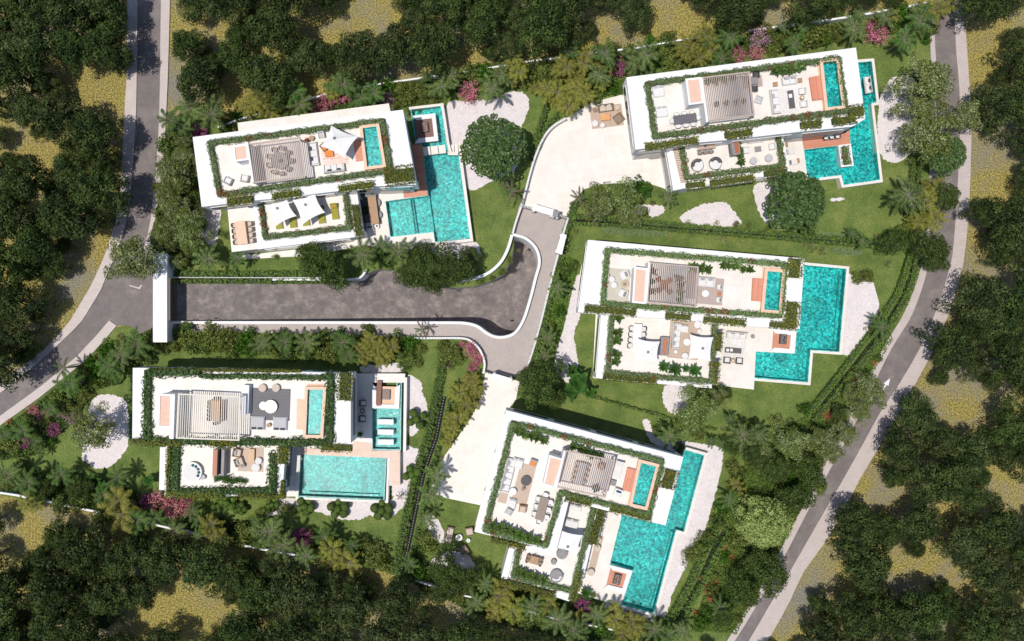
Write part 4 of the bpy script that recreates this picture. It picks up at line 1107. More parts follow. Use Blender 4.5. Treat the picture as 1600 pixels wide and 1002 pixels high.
PALMY = [palm_kit(620 + i, [L_PALMY], n=11, H=3.0, L=1.9, wid=.42, heads=2, droop=.8, nlf=16) for i in range(3)]
PALMT = [palm_kit(630, [L_PALMB, L_PALMD], n=9, H=4.0, L=2.4, wid=.28, droop=.7)]
def banana_kit(seed, mats, n=11, L=1.7, W_=.42, H=1.6):
    rg = np.random.default_rng(seed); V = []; tk = MB()
    tk.tube((0, 0, 0), (.05, 0, H), .12, .08)
    for i in range(n):
        a = 6.283 * i / n + rg.uniform(-.25, .25); l = L * rg.uniform(.6, 1.1); ca, sa = math.cos(a), math.sin(a)
        vs = []; k = 7
        P_ = [(ca * l * t, sa * l * t, H + l * .75 * math.sin(t * 2.1) * rg.uniform(.95, 1.05)) for t in [j / k for j in range(k + 1)]]
        for j in range(k):
            w0 = W_ * math.sin(math.pi * (j / k) ** .8) + .03; w1 = W_ * math.sin(math.pi * ((j + 1) / k) ** .8) + .02
            for s_ in (-1, 1):
                p, q = P_[j], P_[j + 1]
                vs += [p, q, (q[0] - sa * w1 * s_, q[1] + ca * w1 * s_, q[2] + w1 * .3), (p[0] - sa * w0 * s_, p[1] + ca * w0 * s_, p[2] + w0 * .3)]
        V.append((np.array(vs), len(vs) // 4, 0))
    return [('leaves', leafmesh('leaves', V, mats)), ('stem', tk.mesh('stem', TRUNKL))]
BANANA = [banana_kit(700 + i, [L_BAN]) for i in range(2)]
BROM = [banana_kit(710, [L_AGAVE], 14, .62, .07, .15)]
PLANTER = [banana_kit(720 + i, [L_DARKB], 13, .8, .13, .3) for i in range(2)]
FERN = [banana_kit(730, [L_BAN], 14, 1.0, .13, .3)]
def topiary(n, seed):
    rg = np.random.default_rng(seed); V = []; m = MB(); core = []
    m.tube((0, 0, 0), (0, 0, .5), .09, .06)
    for i in range(n):
        a = 6.283 * i / (n - 1) if i else 0; r = rg.uniform(.55, .75) if i else 0
        x, y, z, q = r * math.cos(a), r * math.sin(a), rg.uniform(.6, 1.0) + (.25 if not i else 0), rg.uniform(.36, .46)
        m.tube((0, 0, .4), (x, y, z), .05, .03, 5)
        k = 420; u = rg.uniform(-.6, 1, k); t = rg.uniform(0, 6.283, k); s_ = np.sqrt(1 - u * u)
        nv = np.stack([s_ * np.cos(t), s_ * np.sin(t), u], 1)
        V.append((*leaves(np.array([x, y, z]) + nv * q, nv, .12, .25, rng=rg), 0)); m.ball(x, y, z, q * .93, q * .93, q * .93, 12, 8)
    return [('foliage_balls', leafmesh('foliage_balls', V, [L_BOX])), ('branches', m.mesh('branches', CORE))]
TOPI = [topiary(6, 80), topiary(5, 81)]
# kinds: (kits, object name, category, look, crown height, kit radius in metres, group)
KIND = {
 'P': (PALM, 'palm_tree', 'palm', 'grey green feather palm', 4.6, 2.3, 'feather palms planted round the villas'),
 'Q': (PALMD, 'palm_tree', 'palm', 'dark green palm', 4.2, 2.1, 'dark green palms planted round the villas'),
 'Y': (PALMY, 'palm_tree', 'palm', 'yellow green clump palm', 3.2, 2.0, 'yellow green clump palms'),
 'T': (PALMT, 'palm_tree', 'palm', 'thin dry looking palm', 4.2, 2.2, 'thin palms by the lane'),
 'B': (BANANA, 'banana_plant', 'plant', 'broad leaved banana plant', 1.8, 1.6, 'banana plants'),
 'K': (PINKS, 'flowering_shrub', 'shrub', 'pink blossoming shrub', 1.2, .95, 'pink and purple shrubs'),
 'M': (MAUVE, 'flowering_shrub', 'shrub', 'pale mauve blossoming shrub', 1.2, .95, 'pink and purple shrubs'),
 'V': (PURP, 'flowering_shrub', 'shrub', 'purple leaved shrub', 1.2, .95, 'pink and purple shrubs'),
 'C': (CORALS, 'flowering_shrub', 'shrub', 'small coral red flowering shrub', .7, .95, 'coral flowering shrubs'),
 'W': (CREAMS, 'flower_clump', 'flowers', 'patch of small cream flowers', .3, 1.0, 'cream flower patches'),
 'S': (SHRUB, 'shrub', 'shrub', 'olive green leafy shrub', .8, 1.0, 'leafy garden shrubs'),
 'H': (DSHRUB, 'shrub', 'shrub', 'dark green leafy shrub', .8, 1.0, 'leafy garden shrubs'),
 'G': (BSHRUB, 'shrub', 'shrub', 'bright green leafy shrub', .9, 1.0, 'leafy garden shrubs'),
 'D': (DARKT, 'broadleaf_tree', 'tree', 'dark spreading tree', 5.0, 2.55, 'dark garden trees'),
 'O': (OLIVET, 'olive_tree', 'tree', 'open grey green olive tree', 4.6, 2.55, 'olive trees'),
 'R': ([ROUND], 'round_tree', 'tree', 'dense round glossy tree', 4.6, 3.0, 'round glossy trees'),
 'L': ([LIME], 'lime_green_tree', 'tree', 'light lime green dense tree', 4.6, 3.0, None),
 'X': (TOPI, 'topiary', 'topiary', 'cloud pruned topiary of green balls', .9, 1.1, 'cloud pruned topiaries'),
 'F': (FERN, 'fern', 'plant', 'star shaped plant', .5, 1.0, 'planter plants'),
 'U': (PLANTER, 'planter_bush', 'plant', 'dark planter bush', .6, .85, 'planter plants'),
 'A': (BROM, 'agave', 'plant', 'pale lime agave rosette', .3, .62, 'agaves'),
 'Z': (DRY, 'dry_shrub', 'shrub', 'dry straw coloured shrub', .8, .95, 'dry shrubs'),
}
PLANTS = []
def plant(k, x, y, r, zone, z=0.0):
    kits, nm, cat, look, hc, kr, grp = KIND[k]
    sc = M(r, z + hc) / kr
    wx, wy = P(x, y, z + hc * sc)
    o = place_w(random.choice(kits), nm, (wx, wy, z + .02), random.uniform(0, 360), look + ' ' + zone, cat, grp, sc * random.uniform(.94, 1.06))
    PLANTS.append((x, y, r))
def plants(zone, txt, z=0.0):
    for w in txt.split():
        k = w[0]; v = [float(q) for q in w[1:].split(',')]
        plant(k, v[0], v[1], v[2], zone, z)
plants('northwest of the top left villa', 'P330,178,32 P297,168,28 Q267,190,24 S392,172,20 S350,190,16 S372,205,14 Q285,200,20')
plants('at the northwest corner of the top left villa', 'V310,206,14')
plants('in the strip between left road and top left villa', 'O275,275,32 O272,322,26 O262,358,26 O298,372,30 O290,250,24 S262,240,14 G265,228,9 C266,219,6 D318,395,20 S245,290,12 O290,345,26 S318,352,12 S300,300,12')
plants('in front of the dining terrace of the top left villa', 'P326,405,26 Q372,405,18 S430,402,7')
plants('overhanging the left road by the gatehouse', 'O202,405,44')
plants('behind the north wall of the top left villa', 'Y404,152,24 Y432,155,24 Y412,172,20 Y385,165,18 Q457,142,26 P470,165,24 S447,175,16 Q535,132,30 Q563,152,24 Q584,146,22 S640,150,22 S625,138,20 S662,142,20 P690,135,26 P702,118,22 S720,118,18 S655,165,12 S618,160,14 Z640,175,8 S600,140,14 S680,158,10')
plants('behind the north wall of the top left villa', 'K510,158,17 K532,150,15 K496,170,13 M604,152,14')
plants('between the top left gravel bed and the wood', 'K733,143,18 P770,138,27 G757,112,20 G770,122,14 P782,118,22 S745,126,14 Y800,90,22 Y812,112,24 Y800,128,16')
plants('on the gravel east of the top left pool', 'R771,229,50')
plants('between the top forecourt and the wood', 'S845,108,22 S828,112,16 Y886,106,24 Y868,140,24 Y915,96,22 Y907,142,24 Y888,168,24 S858,125,18 S930,150,16 G945,138,12 G960,138,12 Q945,85,27 P935,118,22 Y900,122,18 S848,135,14')
plants('behind the top right villa', 'V967,106,15 P1008,86,28 P993,98,24 S1046,95,20 Y1075,72,24 Y1092,86,20 Y1103,60,22 Y1116,76,20 Q1142,58,26 Q1127,92,22 K1152,84,15 M1188,58,17 K1184,82,15 S1222,62,22 Q1240,70,22 S1275,55,28 S1300,48,20 P1335,42,26 S1252,45,20 H1030,72,14 S1060,102,14 S1098,98,12 S1205,76,14 S1245,30,16 H1180,30,14 S1255,72,12')
plants('between the top right villa and the road end', 'K1372,52,19 K1362,38,10 P1382,28,20 G1410,22,22 G1400,36,14 Q1436,34,27 Q1412,62,26 Y1460,18,24 Y1482,8,18 Y1440,12,20 W1428,84,7 S1458,45,14 G1448,60,10 S1390,45,14')
plants('over the gravel between the top right pool and the road', 'O1448,128,42 O1438,165,34 O1455,212,44 O1512,178,34 O1425,228,22 D1460,115,26')
plants('south of the olive trees beside the road', 'R1478,240,33')
plants('on the lawn below the top right villa', 'R1247,313,52')
plants('between the top forecourt and the lane hedge', 'O968,308,36 O935,318,30 O985,335,24 G1000,292,18 G990,310,16 B1008,300,12 P1043,309,20 T905,312,20 S1010,335,8 W920,335,7 S1020,318,6')
plants('beside the long hedge between the right gardens', 'W900,360,7 W1075,349,8 W1105,352,6 W1082,366,7 W1132,374,9 W1268,386,11 W1285,392,10 W1255,382,7 W1120,349,7 H1265,358,17 S1150,352,9 W1240,360,7 Q1332,366,14 Q1348,378,16 W1370,372,9 W1388,412,8 W1158,374,6 S1200,357,8 S1170,352,6')
plants('between the top right lawn and the road', 'P1420,305,32 Q1408,312,24 Y1445,318,26 Y1462,298,22 Y1458,335,24 Y1438,345,20 D1482,308,26 D1400,378,28 S1418,362,20 Y1432,352,18 H1388,372,14 W1425,262,6')
plants('overhanging the right road', 'D1458,384,34 D1468,410,22')
plants('on the gravel corner by the Z shaped pool', 'S1352,432,16 S1338,434,11')
plants('between the white gravel and the right road', 'Q1378,512,22 P1372,502,16 S1362,515,10 G1398,495,6')
plants('between the lower hedge and the right road', 'O1360,614,30 O1342,642,22 O1322,676,22 O1282,692,28 O1240,690,32 C1334,597,9 C1296,646,12 C1368,566,6 C1342,585,4 C1351,597,5 H1372,560,9 O1330,610,18 G1258,640,14 D1310,650,18')
plants('beside the bend of the right road below the gardens', 'D1268,742,34 D1212,735,30 O1300,705,26 C1228,742,7 C1220,752,5 S1252,735,20 G1238,752,16 O1190,705,22 D1245,785,36 S1280,765,18 L1202,822,48 D1208,900,38 D1180,880,26 D1165,925,34')
plants('between the lower garden hedge and the dark trees', 'Q1140,782,20 G1128,795,16 H1122,818,18 H1108,842,20 S1092,862,20 S1078,872,18 W1135,805,8 W1100,850,5 C1130,862,8 C1136,850,6 C1112,935,8 C1104,925,6 C1118,908,6 C1142,872,7 C1096,905,5 C1150,835,6 C1160,818,5 C1124,950,6 C1088,958,6 C1101,914,5 G1095,975,18 G1115,965,14 Q1125,950,20 S1150,850,22 S1170,800,22 Y1148,760,16')
plants('north of the long diagonal pool', 'P1046,682,22 H1062,700,14 H1028,672,12 Q1060,672,14 Q1035,668,12')
plants('between the right middle lawn and the diagonal pool', 'P1160,680,28 D1182,712,26 D1145,700,18 W1130,670,7 Q1140,655,14 Q1110,690,12 S1175,672,20 Q1128,695,12 S1148,730,18 P1185,680,22')
plants('on the lawn south of the right middle villa', 'O1092,633,38 O1078,655,30 O1120,622,22 D1132,612,14 S1092,678,14')
plants('beside the south gate of the lane', 'D846,602,40 D832,592,24 D860,615,26')
plants('on the lawn beside the dark tree south of the lane', 'B902,598,22 B892,612,16 B896,580,14 B922,612,12 S930,582,7')
plants('in the hedge strip east of the lane', 'P872,450,22 H880,425,18 P856,528,22 P850,556,18 S858,510,14 G876,487,12 H895,415,12 S868,432,12 P860,575,14 B880,455,10')
plants('on the north side of the sunken drive', 'D497,412,42 D478,398,28 D520,425,30 D660,420,36 D705,412,38 D640,432,28 D678,438,28 D735,400,20 P566,398,30 P622,394,27 Q595,385,18 S797,407,8 S786,425,9 S750,440,8 S770,436,7 H590,400,16 H605,410,14 D655,395,22 S810,392,5')
plants('beside the curved wall end of the top lawn', 'T800,300,22 T790,290,16')
plants('in the garden strip south of the sunken drive', 'P408,538,24 P478,535,26 G385,525,18 G378,542,18 S350,532,24 S325,520,20 S295,530,24 H290,512,16 H302,540,18 Q445,535,22 S512,555,20 S508,530,18 Q535,535,24 Y562,548,24 Y592,552,24 Y612,542,22 Y578,530,20 Y600,562,18 Q545,555,20 S640,560,16 H632,572,14 S428,550,12 S360,555,12 H620,530,18 G530,520,12 S655,545,14 T660,515,18 G445,518,8 H575,515,14 S655,568,9 S270,540,14 S455,562,10')
plants('inside the curved fence corner by the lane', 'S702,552,22 Z700,570,12 K735,545,13 K746,560,12 K738,575,9 K722,538,7 S715,560,16 S690,540,14')
plants('between the double hedge and the lower forecourt', 'Y732,597,20 Y718,614,20 Y728,634,20 Y714,652,20 Y708,670,18 Y744,614,15 P682,742,22 P672,775,22 P665,810,20 W690,715,6 Y700,688,15 S716,640,12')
plants('between the corner pavement and the bottom left villa', 'Q215,538,26 P190,555,26 Q170,572,22 Q178,580,20 S200,575,16 W190,530,12 G168,540,13 G158,550,11 C152,558,6 G140,565,12 S130,580,14 T100,575,22 Q108,600,26 S88,622,20 Q78,640,18 S105,640,18 S130,620,16 K50,640,10 K70,648,9 M98,645,12 M112,655,12 V82,672,12 V62,655,8 V35,692,12 C14,660,6 C28,668,4 Q35,672,22 S15,695,20 S70,660,16 Q5,680,20 H42,655,14 S240,528,18 S255,545,14 H228,560,16 S150,600,16 Q55,690,14 S120,665,10')
plants('on the kidney shaped gravel bed', 'O146,672,36 O126,655,20')
plants('along the southwest boundary wall', 'P12,742,24 Q45,752,22 D62,768,22 Q95,742,22 D118,768,24 S80,745,18 H130,775,24 S30,730,16 B150,752,16 B170,765,16 Q185,745,20 Q160,775,20 M178,762,10 S8,760,14 B235,750,12 H120,785,20')
plants('south of the bottom left villa', 'Y190,800,34 K248,786,20 K268,797,18 V228,784,14 K288,792,14 P272,830,22 Y325,825,24 Y345,838,20 P300,800,18 S385,828,26 S370,845,18 X356,785,15 X375,795,12 X342,790,11 Q310,810,16 S410,805,16 Q400,815,14')
plants('below the gravel bed of the bottom left pool', 'P420,832,30 P440,852,28 V472,842,17 V462,835,10 P478,868,24 Y520,858,24 Y545,875,22 Q505,838,18 Y500,872,16 S585,868,28 S572,848,18 S600,885,16 Q550,852,16 Q515,835,14 S488,830,10 H425,792,14 S445,798,14 H560,870,14')
plants('on the gravel round the bottom left pool', 'X529,794.5,17 X597,797,18 X477,791,16 X651,655,16 X643.5,741,15 X426,788,11 T625,776,9 S460,797,10')
plants('between the lower lawn sofas and the wood', 'S665,840,24 S672,858,16 G645,892,22 Q640,880,18 D700,895,34 D732,905,26 P742,942,24 P758,912,20 H655,860,12 C660,920,6 S665,925,14 Q685,870,10 D690,930,24')
plants('below the south wall of the bottom right villa', 'Y785,932,26 Y800,955,26 Y775,960,20 P832,948,26 Y858,940,22 P872,970,30 Y905,965,18 V910,946,14 V918,955,9 P932,962,24 Y962,968,26 Y985,970,24 Y1000,985,18 P1022,985,24 Q905,985,20 S845,965,18 P895,985,22 H925,935,12 S912,928,12 Q1045,990,18 D1130,965,22 P1065,985,20 S815,970,16 S1030,972,10')
# plants in roof planters
plants('in the white planter bed of the top right roof', 'U1212,111,11.7 U1222,110,11.7 U1232,110,11.7 U1242,108,10.4 U1252,105,10.4 A1247,103,8', ZR)
plants('behind the pergola on the roof of the top right villa', 'U1105,128,9.1 U1118,126,9.1 U1131,124,9.1 U1144,122,7.8', ZR)
plants('beside the copper fireplace of the top right villa', 'U1154,223,7.8 U1155,234,9.1 U1156,244,9.1 U1157,254,9.1', ZT)
plants('under the pergola of the right middle villa', 'U1020,425,7.8 U1019,440,7.8 U1018,455,7.8 U1060,435,9.1 U1064,446,9.1 U1063,458,9.1 U1061,469,7.8', ZR)
plants('on the roof of the right middle villa', 'U1083,418,11.7 U1096,419,11.7 U1106,421,10.4 A1078,415,6 U1130,415,9.1 U1138,416,9.1 U1147,417,9.1 U1162,421,9.1 U1172,422,9.1 A1153,417,7', ZR)
plants('on the west edge of the lower terrace of the right middle villa', 'U966,497,10.4 U964,520,10.4 U963,532,10.4 U962,553,10.4 U961,565,10.4', ZT)
plants('at the south terrace edge of the right middle villa', 'F1036,573,11 F1054,577,13 F1084,579,12 F1071,576,8', ZT)
plants('in the northwest corner of the roof of the bottom right villa', 'U809,674,10.4 U818,677,10.4 U831,681,10.4 U840,684,10.4 U849,688,10.4 A822,681,7', ZR)
plants('beside the pergola of the bottom right villa', 'U897,698,10.4 U907,702,10.4 U917,706,10.4 U927,710,10.4 U937,713,9.1', ZR)
plants('in the south planter of the bottom right roof', 'U771,821,10.4 U782,824,11.7 U793,828,11.7 U804,832,11.7 U815,836,11.7 U826,839,10.4 U838,843,10.4 A782,831,8 A816,840,8', ZR)
plants('in the south planter of the lower terrace of the bottom right villa', 'U811,893,10.4 U820,896,10.4 U829,899,10.4 U839,902,10.4 U849,906,10.4 A837,908,7', ZT)
plants('on the lower terrace of the bottom left villa', 'G338,748,8 G349,749,9 G360,751,9 G371,752,8 G381,753,6', ZT)
plants('beside the white slab of the bottom left villa', 'F563,678,6', ZD)
plants('on the stairs side of the bottom right fire deck', 'F915,925,11 S928,930,8', ZD)
plants('on the dark deck of the top left villa', 'F571,325,5 F573,332,5', ZD)
# ground cover, nobody could count it
def cover(label, px, mats, n, leaf=.16, h=.12):
    pts = np.array(wp(px, .1)); lo, hi = pts.min(0), pts.max(0)
    C = []
    def inside(q):
        c = False; j = len(pts) - 1
        for i in range(len(pts)):
            if (pts[i][1] > q[1]) != (pts[j][1] > q[1]) and q[0] < (pts[j][0] - pts[i][0]) * (q[1] - pts[i][1]) / (pts[j][1] - pts[i][1]) + pts[i][0]: c = not c
            j = i
        return c
    while len(C) < n:
        q = RNG.uniform(lo, hi)
        if inside(q): C.append((q[0], q[1], .06 + RNG.uniform(0, h)))
    C = np.array(C)
    v, k = leaves(C, np.tile([0, 0, 1.0], (len(C), 1)), leaf, .7)
    o = link('ground_cover', leafmesh('ground_cover', [(v, k, 0)], mats)); o['kind'] = 'stuff'
    tag(o, label, 'ground cover')
cover('pale green ground cover strip north of the right middle villa', smooth([(945, 356), (990, 356), (1040, 360), (1042, 368), (990, 368), (948, 364)]), [L_ROOF], 2600)
cover('pale green ground cover patch by the long hedge north of the Z shaped pool', smooth([(1300, 388), (1345, 391), (1342, 398), (1310, 398)]), [L_ROOF], 900)
cover('pale green ground cover by the hedge below the top right lawn', smooth([(1270, 362), (1325, 366), (1328, 372), (1290, 371)]), [L_ROOF], 900)
cover('leafy ground cover under the palms north of the top forecourt', [(925, 135), (975, 125), (975, 146), (925, 152)], [L_BOX], 2200, .2, .5)
cover('dark shrubbery floor behind the top right villa', [(975, 112), (1330, 62), (1290, 40), (1100, 60), (960, 80)], [L_DARKB], 16000, .22, .5)
cover('dark shrubbery floor behind the top left villa', [(380, 188), (700, 150), (760, 125), (700, 118), (460, 160), (374, 180)], [L_DARKB], 15000, .22, .5)
cover('dark shrubbery floor northeast of the top left gravel', [(760, 110), (900, 90), (960, 80), (965, 125), (880, 150), (860, 150), (830, 140)], [L_DARKB], 9000, .22, .5)
cover('dark shrubbery floor between pavement and bottom left lawn', [(0, 672), (62, 628), (150, 552), (236, 515), (236, 560), (205, 575), (190, 600), (140, 610), (125, 650), (60, 710), (0, 720)], [L_DARKB], 16000, .22, .5)
cover('leafy floor of the garden strip south of the sunken drive', [(264, 519), (640, 530), (660, 560), (600, 560), (264, 548)], [L_SHRUB], 14000, .22, .4)
cover('dark shrubbery floor along the southwest boundary', [(0, 735), (110, 735), (190, 760), (300, 800), (480, 830), (600, 860), (640, 895), (560, 882), (375, 850), (180, 804), (0, 768)], [L_DARKB], 24000, .22, .5)
cover('dark shrubbery floor below the bottom right villa', [(650, 870), (740, 900), (780, 910), (1030, 975), (1060, 1000), (900, 1000), (780, 975), (650, 915)], [L_DARKB], 18000, .22, .5)
cover('leafy floor between the lower right hedge and the road', [(1145, 760), (1180, 690), (1260, 650), (1330, 600), (1390, 520), (1395, 530), (1345, 612), (1290, 712), (1225, 850), (1150, 990), (1080, 985), (1120, 870)], [L_BOX], 22000, .22, .3)
cover('shrubbery floor between left road and top left villa', [(262, 200), (300, 205), (315, 325), (300, 400), (265, 430), (244, 395), (245, 330), (258, 260)], [L_DARKB], 8000, .22, .5)
cover('leafy floor of the hedge strip east of the lane', [(884, 400), (898, 405), (900, 430), (882, 500), (862, 575), (840, 575), (866, 470)], [L_BOX], 4000, .22, .4)

# fillers: the mixed low planting between the larger plants
def fillers(zone, poly, kinds, step, seed, rmin=9, rmax=15):
    rf = random.Random(seed); x0, x1 = min(p[0] for p in poly), max(p[0] for p in poly); y0, y1 = min(p[1] for p in poly), max(p[1] for p in poly)
    for _ in range(900):
        x, y, r = rf.uniform(x0, x1), rf.uniform(y0, y1), rf.uniform(rmin, rmax)
        if not inpoly((x, y), poly) or x < -15 or x > 1615 or y > 1015: continue
        if any(math.hypot(x - q[0], y - q[1]) < step for q in PLANTS[-400:]): continue
        k = rf.choice(kinds)
        if k in 'SHG' and sum(o.name.startswith('shrub') for o in THINGS) >= 296: continue
        plant(k, x, y, r, zone)
def inpoly(p, poly):
    c = False; j = len(poly) - 1
    for i in range(len(poly)):
        if (poly[i][1] > p[1]) != (poly[j][1] > p[1]) and p[0] < (poly[j][0] - poly[i][0]) * (p[1] - poly[i][1]) / (poly[j][1] - poly[i][1]) + poly[i][0]: c = not c
        j = i
    return c
def band(path, w):
    return [(x, y - w) for x, y in path] + [(x, y + w) for x, y in path[::-1]]
fillers('along the north boundary wall', band([(345, 195), (430, 168), (525, 142), (690, 116), (820, 97), (905, 86), (1000, 72), (1095, 56), (1200, 42), (1310, 28), (1425, 9)], 9), 'SSHHYQG', 21, 1, 13, 19)
fillers('along the southwest boundary wall', band([(0, 768), (72, 782), (180, 804), (280, 827), (375, 850), (450, 864), (560, 882)], 10), 'SHHYQP', 21, 2, 14, 22)
fillers('at the edge of the bottom wood', band([(640, 903), (720, 928), (770, 938), (860, 963), (960, 983), (1050, 1000)], 12), 'SHHYQG', 21, 3, 14, 21)
fillers('between pavement and bottom left lawn', [(0, 672), (62, 628), (150, 552), (236, 515), (236, 560), (205, 572), (185, 598), (140, 610), (120, 650), (60, 712), (0, 725)], 'SHHQGP', 17, 4, 11, 17)
fillers('north of the top villas', [(975, 112), (1330, 62), (1290, 40), (1100, 60), (960, 80)], 'SSHHG', 19, 5, 12, 18)
fillers('northeast of the top left gravel', [(760, 110), (900, 90), (960, 80), (965, 125), (880, 150), (860, 150), (830, 140)], 'SSHY', 17, 6, 12, 17)
fillers('in the southern garden strip', [(264, 519), (640, 532), (662, 562), (600, 560), (264, 545)], 'SSHHG', 15, 7, 14, 20)
fillers('between the lower hedge and the dark trees', [(1145, 770), (1180, 700), (1250, 670), (1290, 712), (1225, 850), (1150, 980), (1090, 985), (1120, 880)], 'SGGH', 22, 8, 10, 16)
fillers('between left road and top left villa', [(262, 200), (300, 212), (312, 325), (300, 400), (265, 425), (246, 395), (247, 330), (258, 260)], 'SHOO', 16, 9, 12, 20)

# ------------------------------------------------------------------ the woods
CLEAR = [
 [(72, 105), (115, 108), (190, 118), (197, 128), (192, 205), (180, 200), (160, 170), (130, 155), (100, 130)], [(0, 182), (36, 222), (20, 232), (0, 236)], [(45, 225), (88, 228), (80, 250), (48, 245)],
 [(60, 440), (100, 432), (110, 405), (140, 375), (178, 342), (184, 365), (160, 400), (140, 450), (110, 500), (85, 512), (68, 540), (52, 520), (75, 490)],
 [(0, 778), (66, 792), (52, 830), (45, 850), (25, 880), (0, 872)], [(245, 932), (275, 925), (300, 935), (342, 930), (342, 962), (300, 1000), (278, 1000), (255, 960)],
 [(303, 30), (325, 25), (348, 50), (345, 60), (310, 45)], [(475, 20), (515, 22), (540, -10), (615, -10), (612, 30), (585, 36), (545, 24), (512, 60), (478, 50)], [(472, 115), (512, 118), (522, 142), (482, 148)], [(720, 66), (745, 64), (745, 78), (722, 76)], [(345, 135), (375, 140), (370, 165), (345, 160)],
 [(935, 30), (950, 18), (966, 35), (972, 62), (935, 66)], [(1022, -10), (1065, -10), (1075, 20), (1095, 15), (1105, 45), (1075, 60), (1040, 72), (1030, 50)],
 [(1208, 0), (1240, 8), (1242, 32), (1208, 42)], [(1508, 30), (1555, 45), (1580, 20), (1620, 0), (1620, 22), (1575, 42), (1545, 65), (1548, 100), (1518, 128), (1513, 80)], [(1513, 215), (1590, 228), (1598, 262), (1588, 300), (1555, 305), (1512, 290)],
 [(1505, 365), (1525, 355), (1530, 390), (1555, 415), (1545, 425), (1502, 422)], [(1482, 470), (1500, 490), (1480, 512)],
 [(1465, 612), (1512, 590), (1540, 610), (1580, 625), (1550, 655), (1500, 660), (1475, 650)], [(1436, 572), (1455, 580), (1450, 600), (1425, 604)],
 [(1345, 752), (1370, 750), (1395, 775), (1420, 770), (1425, 785), (1385, 805), (1362, 795)], [(1265, 880), (1300, 865), (1310, 885), (1318, 920), (1300, 930), (1262, 905)],
 [(1408, 885), (1430, 875), (1435, 890), (1465, 862), (1500, 895), (1495, 910), (1465, 905), (1440, 915), (1420, 922), (1404, 905)], [(1480, 806), (1512, 802), (1510, 818), (1480, 818)], [(1505, 925), (1532, 930), (1540, 945), (1512, 940)],
 [(1203, 985), (1235, 955), (1250, 1010), (1195, 1010)], [(1560, 752), (1610, 762), (1610, 800), (1575, 775)], [(660, 935), (695, 945), (690, 985), (668, 965)], [(185, 975), (215, 965), (228, 985), (200, 1000)], [(1230, 950), (1262, 940), (1262, 960), (1240, 965)]]
WOODS = [('in the wood west of the left road', [(-40, -40), (196, -40), (196, 120), (189, 250), (184, 325), (172, 355), (148, 420), (100, 500), (58, 552), (18, 585), (-40, 615)]),
 ('in the wood north of the top villas', [(268, -40), (268, 150), (290, 160), (330, 160), (440, 140), (560, 120), (690, 105), (800, 88), (900, 72), (960, 62), (1010, 45), (1060, 40), (1190, 30), (1240, 25), (1310, 15), (1420, -5), (1462, -40)]),
 ('in the wood along the bottom edge', [(-40, 790), (70, 800), (130, 812), (170, 820), (280, 845), (375, 868), (470, 888), (590, 910), (650, 915), (700, 950), (760, 970), (800, 1000), (1150, 1015), (1150, 1040), (-40, 1040)]),
 ('in the wood east of the right road', [(1513, -40), (1640, -40), (1640, 1040), (1190, 1040), (1206, 996), (1238, 940), (1288, 856), (1346, 750), (1405, 650), (1462, 550), (1495, 460), (1512, 400), (1520, 250), (1518, 100)])]
def inpoly(p, poly):
    c = False; j = len(poly) - 1
    for i in range(len(poly)):
        if (poly[i][1] > p[1]) != (poly[j][1] > p[1]) and p[0] < (poly[j][0] - poly[i][0]) * (p[1] - poly[i][1]) / (poly[j][1] - poly[i][1]) + poly[i][0]: c = not c
        j = i
    return c
def pdist(p, poly):
    best = 1e9
    for i in range(len(poly)):
        ax, ay = poly[i]; bx, by = poly[(i + 1) % len(poly)]
        t = max(0, min(1, ((p[0] - ax) * (bx - ax) + (p[1] - ay) * (by - ay)) / ((bx - ax) ** 2 + (by - ay) ** 2)))
        best = min(best, math.hypot(p[0] - ax - t * (bx - ax), p[1] - ay - t * (by - ay)))
    return best
rw = random.Random(21)
NF = 0
for zi, (zone, poly) in enumerate(WOODS):
    got = []
    x0, x1 = min(p[0] for p in poly), max(p[0] for p in poly); y0, y1 = min(p[1] for p in poly), max(p[1] for p in poly)
    for tries, (rmin, rmax) in enumerate(((40, 52), (32, 42), (24, 32), (17, 24))):
        for _ in range(3400):
            p = (rw.uniform(x0, x1), rw.uniform(y0, y1)); r = rw.uniform(rmin, rmax)
            if not (-25 < p[0] < 1625 and -25 < p[1] < 1027) or not inpoly(p, poly) or pdist(p, poly) < r * .62: continue
            if any(inpoly(p, c) or pdist(p, c) < r * .80 for c in CLEAR): continue
            if any(math.hypot(p[0] - q[0], p[1] - q[1]) < (r + q[2]) * .61 for q in got): continue
            got.append((p[0], p[1], r))
    bands = {}
    for x, y, r in got:
        z = 4.8 * r / 40 + .8
        sc = M(r, z) / 3.0 * 1.12
        wx, wy = P(x, y, z)
        sz = 'tall broad' if r > 40 else 'broad' if r > 32 else 'middle sized' if r > 24 else 'small'
        o = place_w(rw.choice(FOREST), 'forest_tree', (wx, wy, 0), rw.uniform(0, 360), sz + ' dark evergreen ' + zone, 'tree', 'dark evergreen trees of the woods', (sc, sc, sc * rw.uniform(.9, 1.15)))
        NF += 1
print('forest trees', NF, 'plants', len(PLANTS))
